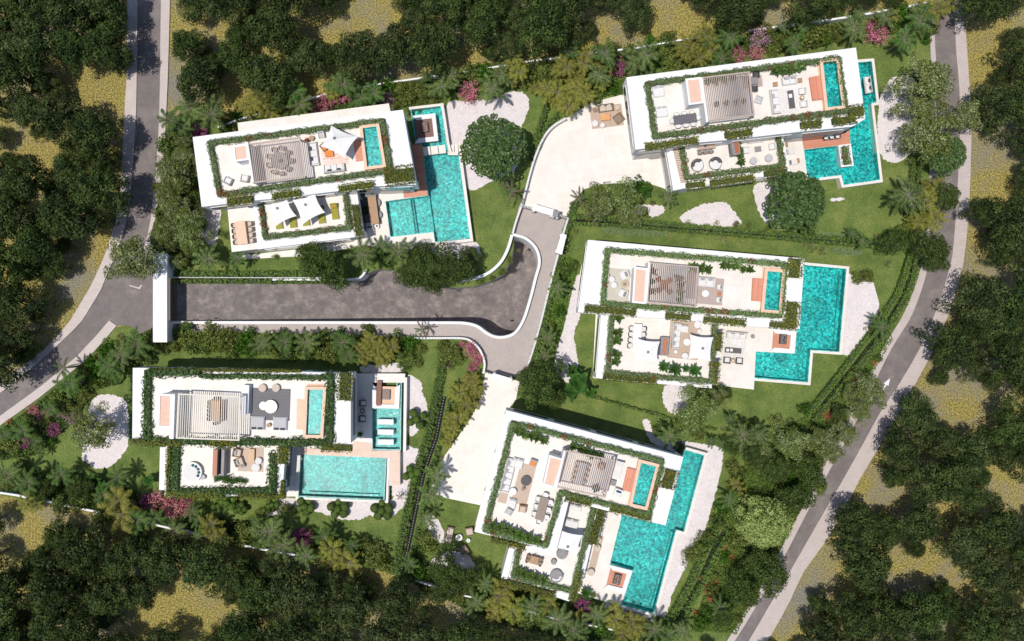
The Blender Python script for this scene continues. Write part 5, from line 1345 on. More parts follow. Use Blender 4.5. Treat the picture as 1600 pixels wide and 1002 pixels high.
# ------------------------------------------------------------------ furniture kits (metres, origin on the floor)
def mk(name, fn, mat): 
    m = MB(); fn(m); return m.mesh(name, mat)
def table_kit(w, d, h, top, legm=None, th=.05):
    def f():
        lg = mk('leg', lambda m: m.box(0, 0, 0, .07, .07, h - th), legm or top)
        return [('tabletop', mk('tabletop', lambda m: m.rbox(0, 0, h - th, w, d, th, .04), top))] + [('leg', lg, (sx * (w / 2 - .1), sy * (d / 2 - .1), 0)) for sx in (-1, 1) for sy in (-1, 1)]
    return kit(('t', round(w, 2), round(d, 2), h, top.name), f)
def round_kit(r, h, top, inner=None):
    def f():
        k = [('tabletop', mk('tabletop', lambda m: m.cyl(0, 0, h - .05, r, .05, 24), top)), ('pedestal', mk('pedestal', lambda m: m.cyl(0, 0, 0, r * .5, h - .05, 12, r * .3), top))]
        if inner: k.append(('inset', mk('inset', lambda m: m.cyl(0, 0, h, r * .5, .02, 16), inner)))
        return k
    return kit(('r', round(r, 2), h, top.name, inner.name if inner else ''), f)
def pouf_kit(r, h, mat): return kit(('p', round(r, 2), h, mat.name), lambda: [('seat', mk('seat', lambda m: m.cyl(0, 0, .02, r * .92, h * .35, 20, r).cyl(0, 0, .02 + h * .35, r, h * .5, 20, r).cyl(0, 0, .02 + h * .85, r, h * .15, 20, r * .85), mat)), ('base', mk('base', lambda m: m.cyl(0, 0, 0, r * .8, .03, 16), DARK))])
def chair_kit(frame, seat, s=.5):
    """dining chair, back towards +y"""
    def f():
        lg = mk('leg', lambda m: m.tube((0, 0, 0), (0, 0, .44), .018, .022), frame)
        return [('seat', mk('seat', lambda m: m.rbox(0, 0, .42, s, s, .07, .06), seat)),
                ('backrest', mk('backrest', lambda m: m.strip([(s * .5, -s * .1), (s * .5, s * .3), (s * .3, s * .5), (-s * .3, s * .5), (-s * .5, s * .3), (-s * .5, -s * .1)], .05, .44, .82), frame))] + [('leg', lg, (sx * s * .4, sy * s * .4, 0)) for sx in (-1, 1) for sy in (-1, 1)]
    return kit(('c', frame.name, seat.name, s), f)
def arm_kit(frame, cush, w=.85, pil=None):
    """lounge armchair, back towards +y"""
    def f():
        k = [('frame', mk('frame', lambda m: m.box(0, 0, .1, w, w, .2).box(-w * .46, 0, .3, w * .08, w, .3).box(w * .46, 0, .3, w * .08, w, .3), frame)),
             ('backrest', mk('backrest', lambda m: m.rbox(0, w * .42, .3, w * .98, w * .16, .5, .04), frame)),
             ('seat_cushion', mk('seat_cushion', lambda m: m.rbox(0, -w * .05, .3, w * .82, w * .78, .16, .06), cush))]
        if pil: k.append(('pillow', mk('pillow', lambda m: m.rbox(0, w * .18, .46, w * .6, w * .24, .28, .08), pil)))
        return k
    return kit(('a', frame.name, cush.name, round(w, 2), pil.name if pil else ''), f)
def sofa_kit(w, d, frame, cush, pil=None, n=None, arms=True, np_=2):
    """sofa of width w, back towards +y"""
    def f():
        k = [('base', mk('base', lambda m: m.rbox(0, 0, .06, w, d, .26, .06), frame)), ('backrest', mk('backrest', lambda m: m.rbox(0, d * .42, .3, w, d * .16, .42, .06), frame))]
        if arms:
            a = mk('armrest', lambda m: m.rbox(0, 0, .3, .14, d * .98, .28, .05), frame)
            k += [('armrest', a, (-w / 2 + .08, 0, 0)), ('armrest', a, (w / 2 - .08, 0, 0))]
        nn = n or max(1, round(w / .85)); cw = (w - (.34 if arms else .04)) / nn
        c = mk('seat_cushion', lambda m: m.rbox(0, 0, .32, cw - .03, d * .74, .15, .06), cush)
        k += [('seat_cushion', c, ((i - (nn - 1) / 2) * cw, -d * .08, 0)) for i in range(nn)]
        if pil:
            q = mk('pillow', lambda m: m.rbox(0, 0, .47, .46, .2, .3, .08), pil)
            k += [('pillow', q, ((i - (np_ - 1) / 2) * w / (np_ + .3), d * .22, 0)) for i in range(np_)]
        return k
    return kit(('s', round(w, 2), round(d, 2), frame.name, cush.name, pil.name if pil else '', n, arms, np_), f)
def lounger_kit(w, l, frame, mat, pil=None):
    def f():
        k = [('frame', mk('frame', lambda m: m.box(0, 0, .14, w, l, .07), frame)), ('mattress', mk('mattress', lambda m: m.rbox(0, -l * .16, .22, w * .94, l * .64, .1, .05), mat)),
             ('backrest', mk('backrest', lambda m: m.tube((0, l * .17, .26), (0, l * .46, .50), .01, .01, 4).poly([[(-w * .47, l * .15), (w * .47, l * .15), (w * .47, l * .46), (-w * .47, l * .46)]], lambda x, y: .28 + (y - l * .15) * .8).poly([[(-w * .47, l * .15), (w * .47, l * .15), (w * .47, l * .46), (-w * .47, l * .46)]], lambda x, y: .34 + (y - l * .15) * .8).strip([(-w * .47, l * .15), (-w * .47, l * .46)], .03, .22, .34).strip([(w * .47, l * .15), (w * .47, l * .46)], .03, .22, .34), mat))]
        lg = mk('leg', lambda m: m.box(0, 0, 0, .05, .05, .14), frame)
        k += [('leg', lg, (sx * w * .42, sy * l * .44, 0)) for sx in (-1, 1) for sy in (-1, 1)]
        if pil: k.append(('pillow', mk('pillow', lambda m: m.rbox(0, l * .33, .50, w * .7, l * .16, .1, .05), pil)))
        return k
    return kit(('l', round(w, 2), round(l, 2), mat.name, pil.name if pil else ''), f)
def daybed_kit(w, l, mat, pil):
    def f():
        k = [('base', mk('base', lambda m: m.box(0, 0, .04, w, l, .2), WHITE2)), ('mattress', mk('mattress', lambda m: m.rbox(0, 0, .24, w * .96, l * .96, .18, .08), mat))]
        q = mk('pillow', lambda m: m.rbox(0, 0, .42, w * .34, .24, .16, .07), pil)
        return k + [('pillow', q, (-w * .22, l * .36, 0)), ('pillow', q, (w * .22, l * .36, 0))]
    return kit(('d', round(w, 2), round(l, 2), mat.name, pil.name), f)
def rbed_kit(r, mat, pil, rim=DARK):
    def f():
        k = [('shell', mk('shell', lambda m: m.cyl(0, 0, .05, r * .92, .25, 26, r), rim)), ('mattress', mk('mattress', lambda m: m.cyl(0, 0, .28, r * .93, .14, 26, r * .90), mat)),
             ('backrest', mk('backrest', lambda m: m.strip([(r * .96 * math.cos(math.radians(a)), r * .96 * math.sin(math.radians(a))) for a in range(10, 176, 11)], .08, .25, .62), rim))]
        rg = random.Random(int(r * 100))
        for i in range(5):
            a = math.radians(30 + i * 28)
            k.append(('pillow', mk('pillow', lambda m: m.rbox(r * .68 * math.cos(a), r * .68 * math.sin(a), .42, .32, .28, .18, .07), pil)))
        return k
    return kit(('rb', round(r, 2), mat.name, pil.name), f)
def rug(label, cx, cy, w, h, ang, z, mat):
    pts = [P(x, y, z) for x, y in rc(cx, cy, w, h, ang)]
    o = Thing('rug', label, 'rug', (*P(cx, cy, z), z), 'outdoor rugs')
    o.part('pile', MB().prism(pts, z + .004, z + .022), mat)
def F(kitf, name, label, x, y, ang, z, cat, group=None): return place(kitf, name, x, y, z, ang, label, cat, group)
def sail(label, corners, pole, z, peak=2.6, low=2.15, mat=None):
    zz = z + 2.3
    cw = [np.array(P(x, y, zz)) for x, y in corners]; c = np.array(P(*pole, z + peak))
    o = Thing('shade_sail', label, 'parasol', (*P(*pole, z + peak), z), 'white shade sails over the terraces')
    m = MB(); n = len(cw); NR, NE = 8, 10; rings = []
    ctr = sum(cw) / n
    hs = [z + low + (.25 if i % 2 else 0) for i in range(n)]
    for j in range(NR + 1):
        r = j / NR; row = []
        for i in range(n):
            a, b = cw[i], cw[(i + 1) % n]; ha, hb = hs[i], hs[(i + 1) % n]
            for e in range(NE):
                t = e / NE; p = a + (b - a) * t + (ctr - (a + b) / 2) * .26 * 4 * t * (1 - t) * .5
                h = ha + (hb - ha) * t
                q = c + (p - c) * r
                row.append((q[0], q[1], z + peak + (h - z - peak) * (r ** .7)))
        rings.append(row)
    for dz in (0, -.02):
        b = len(m.v)
        for row in rings: m.v += [(x, y, zq + dz) for x, y, zq in row]
        k = n * NE
        for j in range(NR):
            for i in range(k):
                i2 = (i + 1) % k
                m.f.append((b + j * k + i, b + (j + 1) * k + i, b + (j + 1) * k + i2, b + j * k + i2)); m.m.append(0)
    o.part('canopy', m, mat or SAILM)
    o.part('pole', MB().tube((c[0], c[1], z + .03), (c[0], c[1], z + peak + .12), .04, .035, 10), STONEG)
    o.part('finial', MB().cyl(c[0], c[1], z + peak + .02, .16, .10, 14, .08), STONEG)
    o.part('base', MB().cyl(c[0], c[1], z + .03, .35, .06, 18), STONEG)
def fire_table(label, x, y, w, d, ang, z, flame=EMBER, body=DARK):
    def f(): return [('body', mk('body', lambda m: m.box(0, 0, 0, w, d, .38), body)), ('burner', mk('burner', lambda m: [m.ball((random.random() - .5) * w * .45, (i / 9 - .5) * d * .7, .40, .06, .09, .05, 7, 5) for i in range(10)], flame)),
                          ('rim', mk('rim', lambda m: m.strip([(-w * .32, -d * .4), (w * .32, -d * .4), (w * .32, d * .4), (-w * .32, d * .4)], .05, .38, .41, True), STONEG))]
    F(f(), 'fire_table', label, x, y, ang, z, 'fire table', 'fire tables')
def fire_lounge(label, corners, floor_mat, z=ZD, open_side=3, inset_m=.62, ang=0, wall_mat=WHITE):
    """sunken lounge in the water: deck floor with white benches along its sides"""
    pw = [np.array(P(x, y, z + .35)) for x, y in corners]
    c = sum(pw) / 4
    o = Thing('fire_lounge', label, 'lounge', (c[0], c[1], 0), 'sunken fire lounges by the pools')
    o.part('platform', MB().prism([tuple(p) for p in pw], .1, z + .03), wall_mat)
    o.part('floor', MB().prism([tuple(c + (p - c) * .8) for p in pw], z + .032, z + .06), floor_mat)
    for i in range(4):
        if i == open_side: continue
        a, b = pw[i], pw[(i + 1) % 4]
        inn = lambda p: p + (c - p) / np.linalg.norm(c - p) * inset_m * 1.2
        o.part('bench', MB().prism([tuple(a), tuple(b), tuple(inn(b)), tuple(inn(a))], z, z + .30 + .004 * i), WHITE)
        d = (b - a) / np.linalg.norm(b - a); nrm = np.array([-d[1], d[0]]);
        if np.dot(c - a, nrm) < 0: nrm = -nrm
        L = np.linalg.norm(b - a)
        for t in (.3, .5, .72):
            q = a + d * L * t + nrm * .32
            o.part('pillow', MB().rbox(0, 0, z + .30, .42, .2, .26, .07), random.choice([FABD, FABG, FABB])).location = (0, 0, 0)
            pl = o.o.children[-1]; pl.location = (q[0], q[1], 0); 
            # the mesh was built round the world origin: shift it into the thing's frame
            pl.data.transform(__import__('mathutils').Matrix.Translation(Vector(o.org)))
            pl.location = Vector((q[0], q[1], 0)) - Vector(o.org)
            pl.rotation_euler = (0, 0, math.atan2(d[1], d[0]))
def dining(where, cx, cy, w, d, ang, z, top, cf, cs, long=3, ends=1, h=.74, s=.5, gap=.12):
    """table with its long side w along ang, chairs round it"""
    W_, D_ = M(w, z), M(d, z)
    F(table_kit(W_, D_, h, top), 'dining_table', 'dining table ' + where, cx, cy, ang, z, 'table', 'dining tables')
    wx, wy = P(cx, cy, z); a = math.radians(ang)
    K = chair_kit(cf, cs, s)
    for sd in (-1, 1):
        for i in range(long):
            u = (i - (long - 1) / 2) * W_ / long; v = sd * (D_ / 2 + gap)
            place_w(K, 'dining_chair', (wx + u * math.cos(a) - v * math.sin(a), wy + u * math.sin(a) + v * math.cos(a), z), ang + (0 if sd > 0 else 180), 'chair on the ' + ('north' if sd > 0 else 'south') + ' side of the table ' + where if abs(ang) < 45 else 'chair on the ' + ('west' if sd > 0 else 'east') + ' side of the table ' + where, 'chair', 'dining chairs')
    for sd in (-1, 1) if ends else ():
        u = sd * (W_ / 2 + gap)
        place_w(K, 'dining_chair', (wx + u * math.cos(a), wy + u * math.sin(a), z), ang + (-90 if sd > 0 else 90), 'chair at the ' + ('far' if sd > 0 else 'near') + ' end of the table ' + where, 'chair', 'dining chairs')
zr, zt, zd = ZR + .03, ZT + .03, ZD
m_ = lambda n, z: M(n, z)
# ---- A, top left
tl = 'of the top left villa'
F(arm_kit(FABG, FABW, .85), 'armchair', 'grey white armchair in the southwest roof corner ' + tl, 358, 284, 155, zr, 'armchair', 'roof armchairs')
F(arm_kit(FABG, FABW, .85), 'armchair', 'grey white armchair beside the fin wall on the roof ' + tl, 384, 280, 170, zr, 'armchair', 'roof armchairs')
F(round_kit(1.0, .74, STONEG), 'dining_table', 'round grey table under the pergola ' + tl, 439, 253, 0, zr, 'table', 'dining tables')
wx0, wy0 = P(439, 253, zr)
for i in range(9):
    a = i * 40
    place_w(chair_kit(WICK, FABG, .52), 'dining_chair', (wx0 + 1.25 * math.cos(math.radians(a)), wy0 + 1.45 * math.sin(math.radians(a)), zr), a - 90, 'grey wicker chair round the pergola table ' + tl, 'chair', 'dining chairs')
plants('as centrepiece on the pergola table of the top left villa', 'F439,252,4', ZR + .76)
F(sofa_kit(m_(37, zr), m_(14, zr), FABW, FABW, FABD), 'sofa', 'long white sofa with dark cushions west of the striped floor ' + tl, 491, 241.5, 97.5, zr, 'sofa', 'white sofas')
F(sofa_kit(m_(33, zr), m_(13, zr), FABW, FABW, FABD), 'sofa', 'white sofa south of the striped floor ' + tl, 523, 264, 187.5, zr, 'sofa', 'white sofas')
F(table_kit(1.0, .7, .35, ORNG), 'coffee_table', 'orange low table under the sail on the roof ' + tl, 515, 241, 7, zr, 'table')
F(arm_kit(WICK, ORNG, .8), 'armchair', 'orange armchair on the striped floor ' + tl, 508, 231, 40, zr, 'armchair')
F(arm_kit(WHITE2, FABG, .7), 'armchair', 'small grey armchair near the roof sail ' + tl, 503, 212, 10, zr, 'armchair')
F(round_kit(.3, .4, TEAK), 'side_table', 'small brown side table north of the long sofa ' + tl, 488, 217, 0, zr, 'table')
F(pouf_kit(.3, .4, CLAY), 'pouf', 'clay red pouf by the side table ' + tl, 481, 220, 0, zr, 'pouf')
sail('three cornered white sail over the striped floor on the roof of the top left villa', [(517, 195.5), (560, 214), (538, 247), (501, 229)], (522, 216), zr, 3.0)
sail('western white sail over the lower terrace of the top left villa', [(412, 320), (449, 312), (463, 337.5), (431.5, 354)], (433, 325.6), zt)
sail('eastern white sail over the lower terrace of the top left villa', [(456, 312), (492.6, 303), (507.5, 332), (472.5, 352)], (477, 320), zt)
for i, (x, y, l) in enumerate([(436, 346, 'first'), (458, 344, 'second'), (478, 341, 'third'), (502.6, 337.4, 'fourth')]):
    F(lounger_kit(.85, 2.0, WHITE2, OLIVE), 'sun_lounger', 'olive yellow sun lounger, %s from the left under the sails %s' % (l, tl), x, y, 7.5, zt, 'sun lounger', 'olive yellow sun loungers')
F(lounger_kit(.85, 2.0, WHITE2, OLIVE, ORNG), 'sun_lounger', 'olive yellow sun lounger with orange pillow in full sun ' + tl, 523.6, 331, 7.5, zt, 'sun lounger', 'olive yellow sun loungers')
F(round_kit(.25, .4, DARK), 'side_table', 'small dark table between the loungers ' + tl, 504.5, 325, 0, zt, 'table')
za = ZT - .9
F(table_kit(m_(16, za), m_(36, za), .74, PEACH2), 'dining_table', 'long pale dining table on the west terrace ' + tl, 380, 365, 7.5, za, 'table', 'dining tables')
for i in range(4):
    F(chair_kit(WICK, FABB, .55), 'dining_chair', 'tan wicker chair, number %s from the top, east side of the long pale table' % ['one', 'two', 'three', 'four'][i], 392.5 + i * 1.0, 350.5 + i * 8.8, -82, za, 'chair', 'wicker chairs at the long pale table')
    F(chair_kit(WICK, FABB, .55), 'dining_chair', 'tan wicker chair, number %s from the top, west side of the long pale table' % ['one', 'two', 'three', 'four'][i], 368 + i * 1.0, 353.5 + i * 8.8, 97, za, 'chair', 'wicker chairs at the long pale table')
F([('cabinet', mk('cabinet', lambda m: m.box(0, 0, 0, 2.4, .65, .88), STONEG)), ('worktop', mk('worktop', lambda m: m.box(0, 0, .88, 2.5, .7, .05), plain('slate', (.12, .13, .15), .4))), ('grill', mk('grill', lambda m: m.cyl(.95, 0, .93, .22, .1, 18), DARK))], 'outdoor_kitchen', 'dark outdoor kitchen counter with round grill ' + tl, 573, 305.5, 7.5, zd, 'kitchen counter')
F(table_kit(m_(13, zd), m_(48, zd), .9, TEAK), 'bar_table', 'long brown bar table beside the dark deck ' + tl, 585, 328, 7.5, zd, 'table')
for i, (x, y) in enumerate([(589, 317.6), (591, 336.5)]):
    F(round_kit(.52, .45, STONEG), 'round_table', ('upper' if not i else 'lower') + ' of the two round grey tables by the pool ' + tl, x, y, 0, zd, 'table', 'round grey tables')
F(sofa_kit(1.5, .8, FABW, FABW, TEALF), 'sofa', 'short white sofa with blue pillows on the dark deck ' + tl, 575, 354, 187, zd, 'sofa')
F(round_kit(.3, .4, WHITE2, DARK), 'side_table', 'small white table beside the short sofa ' + tl, 589.6, 354, 0, zd, 'table')
fire_lounge('white fire lounge with brown deck floor in the north arm of the top left pool', [(644, 181), (680, 177), (685, 220), (648, 224)], tiles('brown_deck', (.22, .11, .08), (.19, .095, .07), (.08, .04, .03), 3, .16, 97, .01), open_side=3)
fire_table('fire table in the brown decked lounge of the top left pool', 664, 200, .85, 1.2, 7.5, ZD + .06)
for i in range(3):
    o = link('stepping_slab', MB().pp(rc(666.8 + i * 12, 236 - i * 1.3, 11, 13, 7.5), .1, ZD + .04).mesh('stepping_slab', TRAV[7.5])); tag(o, 'square stepping slab in the water, number %s from the wooden deck of the top left pool' % ['one', 'two', 'three'][i], 'stepping stone', 'stepping slabs')
for i in range(6):
    o = link('stepping_slab', MB().pp(rc(701 + i * 6.0, 232.5 - i * .2, 5.2, 12, 3), .02, .9 - i * .14).mesh('stepping_slab', TRAV[7.5])); tag(o, 'narrow garden step, number %s from the pool towards the big round tree' % ['one', 'two', 'three', 'four', 'five', 'six'][i], 'stepping stone', 'narrow garden steps')
# ---- B, top right
tr_ = 'of the top right villa'
F(daybed_kit(m_(18, zr), m_(17, zr), FABW, FABG), 'daybed', 'upper white square daybed on the west roof ' + tr_, 1028.5, 144, 7.5, zr, 'daybed', 'white square daybeds')
F(daybed_kit(m_(18, zr), m_(17, zr), FABW, FABG), 'daybed', 'lower white square daybed on the west roof ' + tr_, 1033.5, 175.5, 7.5, zr, 'daybed', 'white square daybeds')
dining('on the west roof ' + tr_, 1068.5, 188.3, 36, 14, 7.5, zr, plain('slate_top', (.12, .11, .125), .5), WHITE2, FABW, 3, 1, s=.55)
rug('mauve grey rug under the east end of the pergola of the top right villa', 1176, 128, 30, 18, 7.5, zr, RUGP)
F(table_kit(1.0, .8, .4, STONEG), 'coffee_table', 'grey coffee table on the mauve rug ' + tr_, 1176, 128, 7.5, zr, 'table')
F(arm_kit(DARK, FABD, .7), 'armchair', 'dark armchair north of the mauve rug ' + tr_, 1180, 118, 0, zr, 'armchair', 'dark armchairs')
F(arm_kit(DARK, FABD, .7), 'armchair', 'dark armchair south of the mauve rug ' + tr_, 1177, 140, 180, zr, 'armchair', 'dark armchairs')
F(arm_kit(WHITE2, FABG, .8), 'lounge_chair', 'grey lounge chair just east of the pergola ' + tr_, 1184, 157, 250, zr, 'armchair')
for i, x in enumerate((1118, 1133, 1148, 1160)):
    F(chair_kit(DARK, FABD, .5), 'dining_chair', 'dark chair number %s in the row under the pergola %s' % (['one', 'two', 'three', 'four'][i], tr_), x, 165 - i * 1.5, 20 * i, zr, 'chair', 'dark chairs under the pergola')
F(sofa_kit(m_(23, zr), m_(12, zr), FABW, FABW, FABG), 'sofa', 'white two seat sofa north of the pale rug ' + tr_, 1232, 127.5, 7.5, zr, 'sofa', 'white sofas')
F(table_kit(.55, .5, .4, TEAK), 'side_table', 'brown cube table west of the two seat sofa ' + tr_, 1210, 133, 7.5, zr, 'table', 'brown cube tables')
F(table_kit(.55, .5, .4, TEAK), 'side_table', 'brown cube table east of the two seat sofa ' + tr_, 1248, 127, 7.5, zr, 'table', 'brown cube tables')
rug('pale shaggy rug in the middle of the roof of the top right villa', 1229, 158, 36, 38, 7.5, zr, RUGW)
F(sofa_kit(m_(38, zr), m_(14, zr), FABW, FABW, FABG), 'sofa', 'long white sofa west of the pale rug ' + tr_, 1210, 160, 97.5, zr, 'sofa', 'white sofas')
F(table_kit(m_(9, zr), m_(28, zr), .35, plain('charcoal_top', (.10, .09, .09), .5)), 'coffee_table', 'long charcoal coffee table on the pale roof rug ' + tr_, 1235, 156.5, 7.5, zr, 'table')
F([('tray', mk('tray', lambda m: m.rbox(0, 0, 0, .4, .45, .04, .05), WHITE2))], 'tray', 'white tray on the long charcoal table ' + tr_, 1235, 150, 7.5, zr + .355, 'tray')
F(arm_kit(FABW, FABW, .75), 'armchair', 'upper white armchair facing the charcoal table ' + tr_, 1251.5, 144, -85, zr, 'armchair', 'white armchairs')
F(arm_kit(FABW, FABW, .75), 'armchair', 'lower white armchair facing the charcoal table ' + tr_, 1254, 164, -85, zr, 'armchair', 'white armchairs')
F(round_kit(.27, .42, TEAK, FABW), 'side_table', 'round dark side table between the white armchairs ' + tr_, 1251.5, 154, 0, zr, 'table')
def fireplace(label, x, y, w, d, ang, z, h=1.5, horizontal=False):
    k = [('body', mk('body', lambda m: m.box(0, 0, 0, w, d, h), STONEG)), ('copper_cover', mk('copper_cover', lambda m: m.box(w * .12, 0, h + .002, w * .5, d * .86, .05), COPPER)), ('firebox', mk('firebox', lambda m: m.box(-w * .5, 0, .3, .04, d * .7, .5), DARK))]
    F(k, 'fireplace', label, x, y, ang, z, 'fireplace', 'copper topped outdoor fireplaces')
fireplace('copper topped fireplace on the lower terrace ' + tr_, 1144, 232, .95, 2.1, 7.5, zt)
F(table_kit(m_(28, zt), m_(9, zt), .9, RUGT), 'bar_table', 'brown bar table with a dark vase ' + tr_, 1101, 231, 7.5, zt, 'table')
for i, x in enumerate((1092, 1100.5, 1109)):
    F(chair_kit(WICK, STONEG, .5), 'bar_stool', 'brown bar stool, %s of three at the bar table %s' % (['leftmost', 'middle one', 'rightmost'][i], tr_), x, 240 - i * 1.1, 187.5, zt, 'stool', 'brown bar stools')
F([('vase', mk('vase', lambda m: m.cyl(0, 0, 0, .08, .25, 12, .05), DARK)), ('twigs', mk('twigs', lambda m: [m.tube((0, 0, .2), (math.cos(i) * .25, math.sin(i) * .25, .55), .012, .006, 4) for i in range(7)], CORE))], 'vase', 'dark vase of twigs on the bar table ' + tr_, 1101, 229, 0, zt + .9, 'vase')
F(rbed_kit(m_(10, zt), FABW, FABD), 'round_daybed', 'left of the two round daybeds with dark pillows ' + tr_, 1088.7, 259.5, 40, zt, 'daybed', 'round daybeds')
F(rbed_kit(m_(10, zt), FABW, FABD), 'round_daybed', 'right of the two round daybeds with dark pillows ' + tr_, 1116.5, 256.7, -5, zt, 'daybed', 'round daybeds')
F(sofa_kit(m_(25, zt), m_(10, zt), FABW, FABW), 'sofa', 'white sofa on the lower terrace east of the fireplace ' + tr_, 1179, 219, 7.5, zt, 'sofa', 'white sofas')
F(table_kit(m_(10, zt), m_(8, zt), .4, STONEG), 'coffee_table', 'grey slatted coffee table on the lower terrace ' + tr_, 1183, 234, 7.5, zt, 'table')
F(pouf_kit(m_(5.5, zt), .42, FABG), 'pouf', 'left grey round pouf on the lower terrace ' + tr_, 1176, 252.5, 0, zt, 'pouf', 'grey poufs')
F(pouf_kit(m_(6, zt), .42, FABG), 'pouf', 'right grey round pouf on the lower terrace ' + tr_, 1200, 248, 0, zt, 'pouf', 'grey poufs')
F(arm_kit(FABW, FABW, .75), 'armchair', 'white armchair by the east hedge of the lower terrace ' + tr_, 1205, 230, -80, zt, 'armchair', 'white armchairs')
F(arm_kit(FABW, FABW, .75), 'armchair', 'white armchair near the bushes of the lower terrace ' + tr_, 1164, 236, 95, zt, 'armchair', 'white armchairs')
F(lounger_kit(m_(8, zd), m_(15, zd), WHITE2, FABW), 'sun_lounger', 'upper white sun lounger on the deck west of the pool ' + tr_, 1233.5, 238, 97, zd, 'sun lounger', 'white sun loungers')
F(lounger_kit(m_(8, zd), m_(15, zd), WHITE2, FABW, FABD), 'sun_lounger', 'lower white sun lounger with dark pillow west of the pool ' + tr_, 1238, 254.5, 97, zd, 'sun lounger', 'white sun loungers')
F(table_kit(.28, .6, .4, TEAK), 'side_table', 'small brown table above the white loungers ' + tr_, 1228, 227, 7.5, zd, 'table', 'small brown tables')
F(table_kit(.28, .6, .4, TEAK), 'side_table', 'small brown table right of the white loungers ' + tr_, 1246, 252, 7.5, zd, 'table', 'small brown tables')
F(table_kit(m_(26, zd), m_(9, zd), .76, FABG, DARK), 'dining_table', 'grey dining table on the orange wooden deck ' + tr_, 1296, 208.5, 7.5, zd, 'table', 'dining tables')
for i in range(3):
    F(chair_kit(DARK, FABW, .62), 'dining_chair', 'white seated chair on the orange deck, %s of three' % ['leftmost', 'middle one', 'rightmost'][i], 1287.5 + i * 9.0, 216.5 - i * 1.0, 187.5, zd, 'chair', 'chairs on the orange deck')
F(arm_kit(DARK, FABD, .6), 'armchair', 'dark armchair at the east end of the orange deck table ' + tr_, 1314.5, 206, -80, zd, 'armchair')
F(sofa_kit(m_(26, zd), m_(9, zd), WHITE2, FABW, FABD, arms=False, np_=2), 'bench', 'white bench with pillows in the pool niche east of the villa', 1354, 134, -82, zd, 'bench')
zo = .09
rug('tan rug in the corner of the top forecourt', 948, 182, 50, 34, 7.5, zo, RUGT)
F(sofa_kit(1.9, .85, WICK, FABB, FABW), 'sofa', 'brown wicker sofa with white pillows on the forecourt rug', 946, 170, 8, zo, 'sofa', 'forecourt lounge set')
F(table_kit(1.2, .8, .38, plain('orange_top', (.72, .36, .15), .6)), 'coffee_table', 'orange coffee table on the forecourt rug', 945.5, 184, 5, zo, 'table', 'forecourt lounge set')
F(arm_kit(WICK, WICK, 1.1), 'armchair', 'brown wicker armchair turned askew on the forecourt rug', 966, 186, -55, zo, 'armchair', 'forecourt lounge set')
for x, y, r, l in ((929.5, 194, .42, 'larger'), (941, 197, .32, 'smaller')):
    F(pouf_kit(r, .4, FABW), 'pouf', l + ' of the two cream poufs on the forecourt rug', x, y, 0, zo, 'pouf', 'forecourt lounge set')
F(round_kit(.28, .4, WICK), 'side_table', 'small round table left of the wicker sofa', 929, 173, 0, zo, 'table', 'forecourt lounge set')
F(round_kit(.28, .4, FABB), 'side_table', 'small round table right of the wicker sofa', 964, 170, 0, zo, 'table', 'forecourt lounge set')
# ---- D, right middle
rm = 'of the right middle villa'
rug('green beige rug on the west roof of the right middle villa', 967, 446, 34, 52, -5, zr, RUGB)
F(arm_kit(FABW, FABW, .95, STONEG), 'armchair', 'upper cream armchair on the green beige rug ' + rm, 975, 430, -68, zr, 'armchair', 'cream armchairs')
F(arm_kit(FABW, FABW, .95, STONEG), 'armchair', 'lower cream armchair on the green beige rug ' + rm, 972.7, 459.5, -112, zr, 'armchair', 'cream armchairs')
F(round_kit(.45, .38, RUGT, WICK), 'coffee_table', 'round woven coffee table on the green beige rug ' + rm, 975.7, 444.5, 0, zr, 'table')
F(pouf_kit(.36, .4, FABW), 'pouf', 'upper white pouf on the green beige rug ' + rm, 955.5, 437, 0, zr, 'pouf', 'white poufs')
F(pouf_kit(.39, .4, FABW), 'pouf', 'lower white pouf on the green beige rug ' + rm, 958.7, 446, 0, zr, 'pouf', 'white poufs')
F(table_kit(1.0, 1.1, .74, plain('rust_top', (.45, .13, .04), .6)), 'dining_table', 'rust orange table under the pergola ' + rm, 1035.7, 446, -5, zr, 'table', 'dining tables')
RUST = plain('rust_fabric', (.42, .11, .035), .8)
for i, (dx, dy, a) in enumerate(((-8, -9, 35), (9, -7, -35), (9, 10, -145), (-8, 8, 145))):
    F(chair_kit(RUST, RUST, .55), 'dining_chair', 'rust orange chair at the %s corner of the rust table' % ['northwest', 'northeast', 'southeast', 'southwest'][i], 1035.7 + dx, 446 + dy, a, zr, 'chair', 'rust orange chairs')
rug('pinkish rug east of the pergola of the right middle villa', 1109, 455, 42, 42, -5, zr, RUGP)
F(sofa_kit(m_(28, zr), m_(15, zr), FABW, FABW, FABG), 'sofa', 'white sofa on the pinkish roof rug ' + rm, 1102, 441, -5, zr, 'sofa', 'white sofas')
F(round_kit(m_(5.5, zr), .36, WHITE2), 'coffee_table', 'round white coffee table on the pinkish roof rug ' + rm, 1101, 459, 0, zr, 'table')
F(arm_kit(FABW, FABW, .62, STONEG), 'armchair', 'upper small armchair on the pinkish rug ' + rm, 1123.5, 449, -95, zr, 'armchair', 'small armchairs')
F(arm_kit(FABW, FABW, .62, STONEG), 'armchair', 'lower small armchair on the pinkish rug ' + rm, 1122, 469, -95, zr, 'armchair', 'small armchairs')
F(table_kit(.45, .45, .38, CLAY), 'side_table', 'small clay coloured table between the small armchairs ' + rm, 1122.7, 459.5, -5, zr, 'table')
rug('mauve grey rug under the east part of the pergola of the right middle villa', 1080, 446, 16, 42, -5, zr, RUGP)
F(table_kit(m_(13, zt), m_(30, zt), .74, WHITE2), 'dining_table', 'long white dining table on the lower terrace ' + rm, 994.5, 521, -5, zt, 'table', 'dining tables')
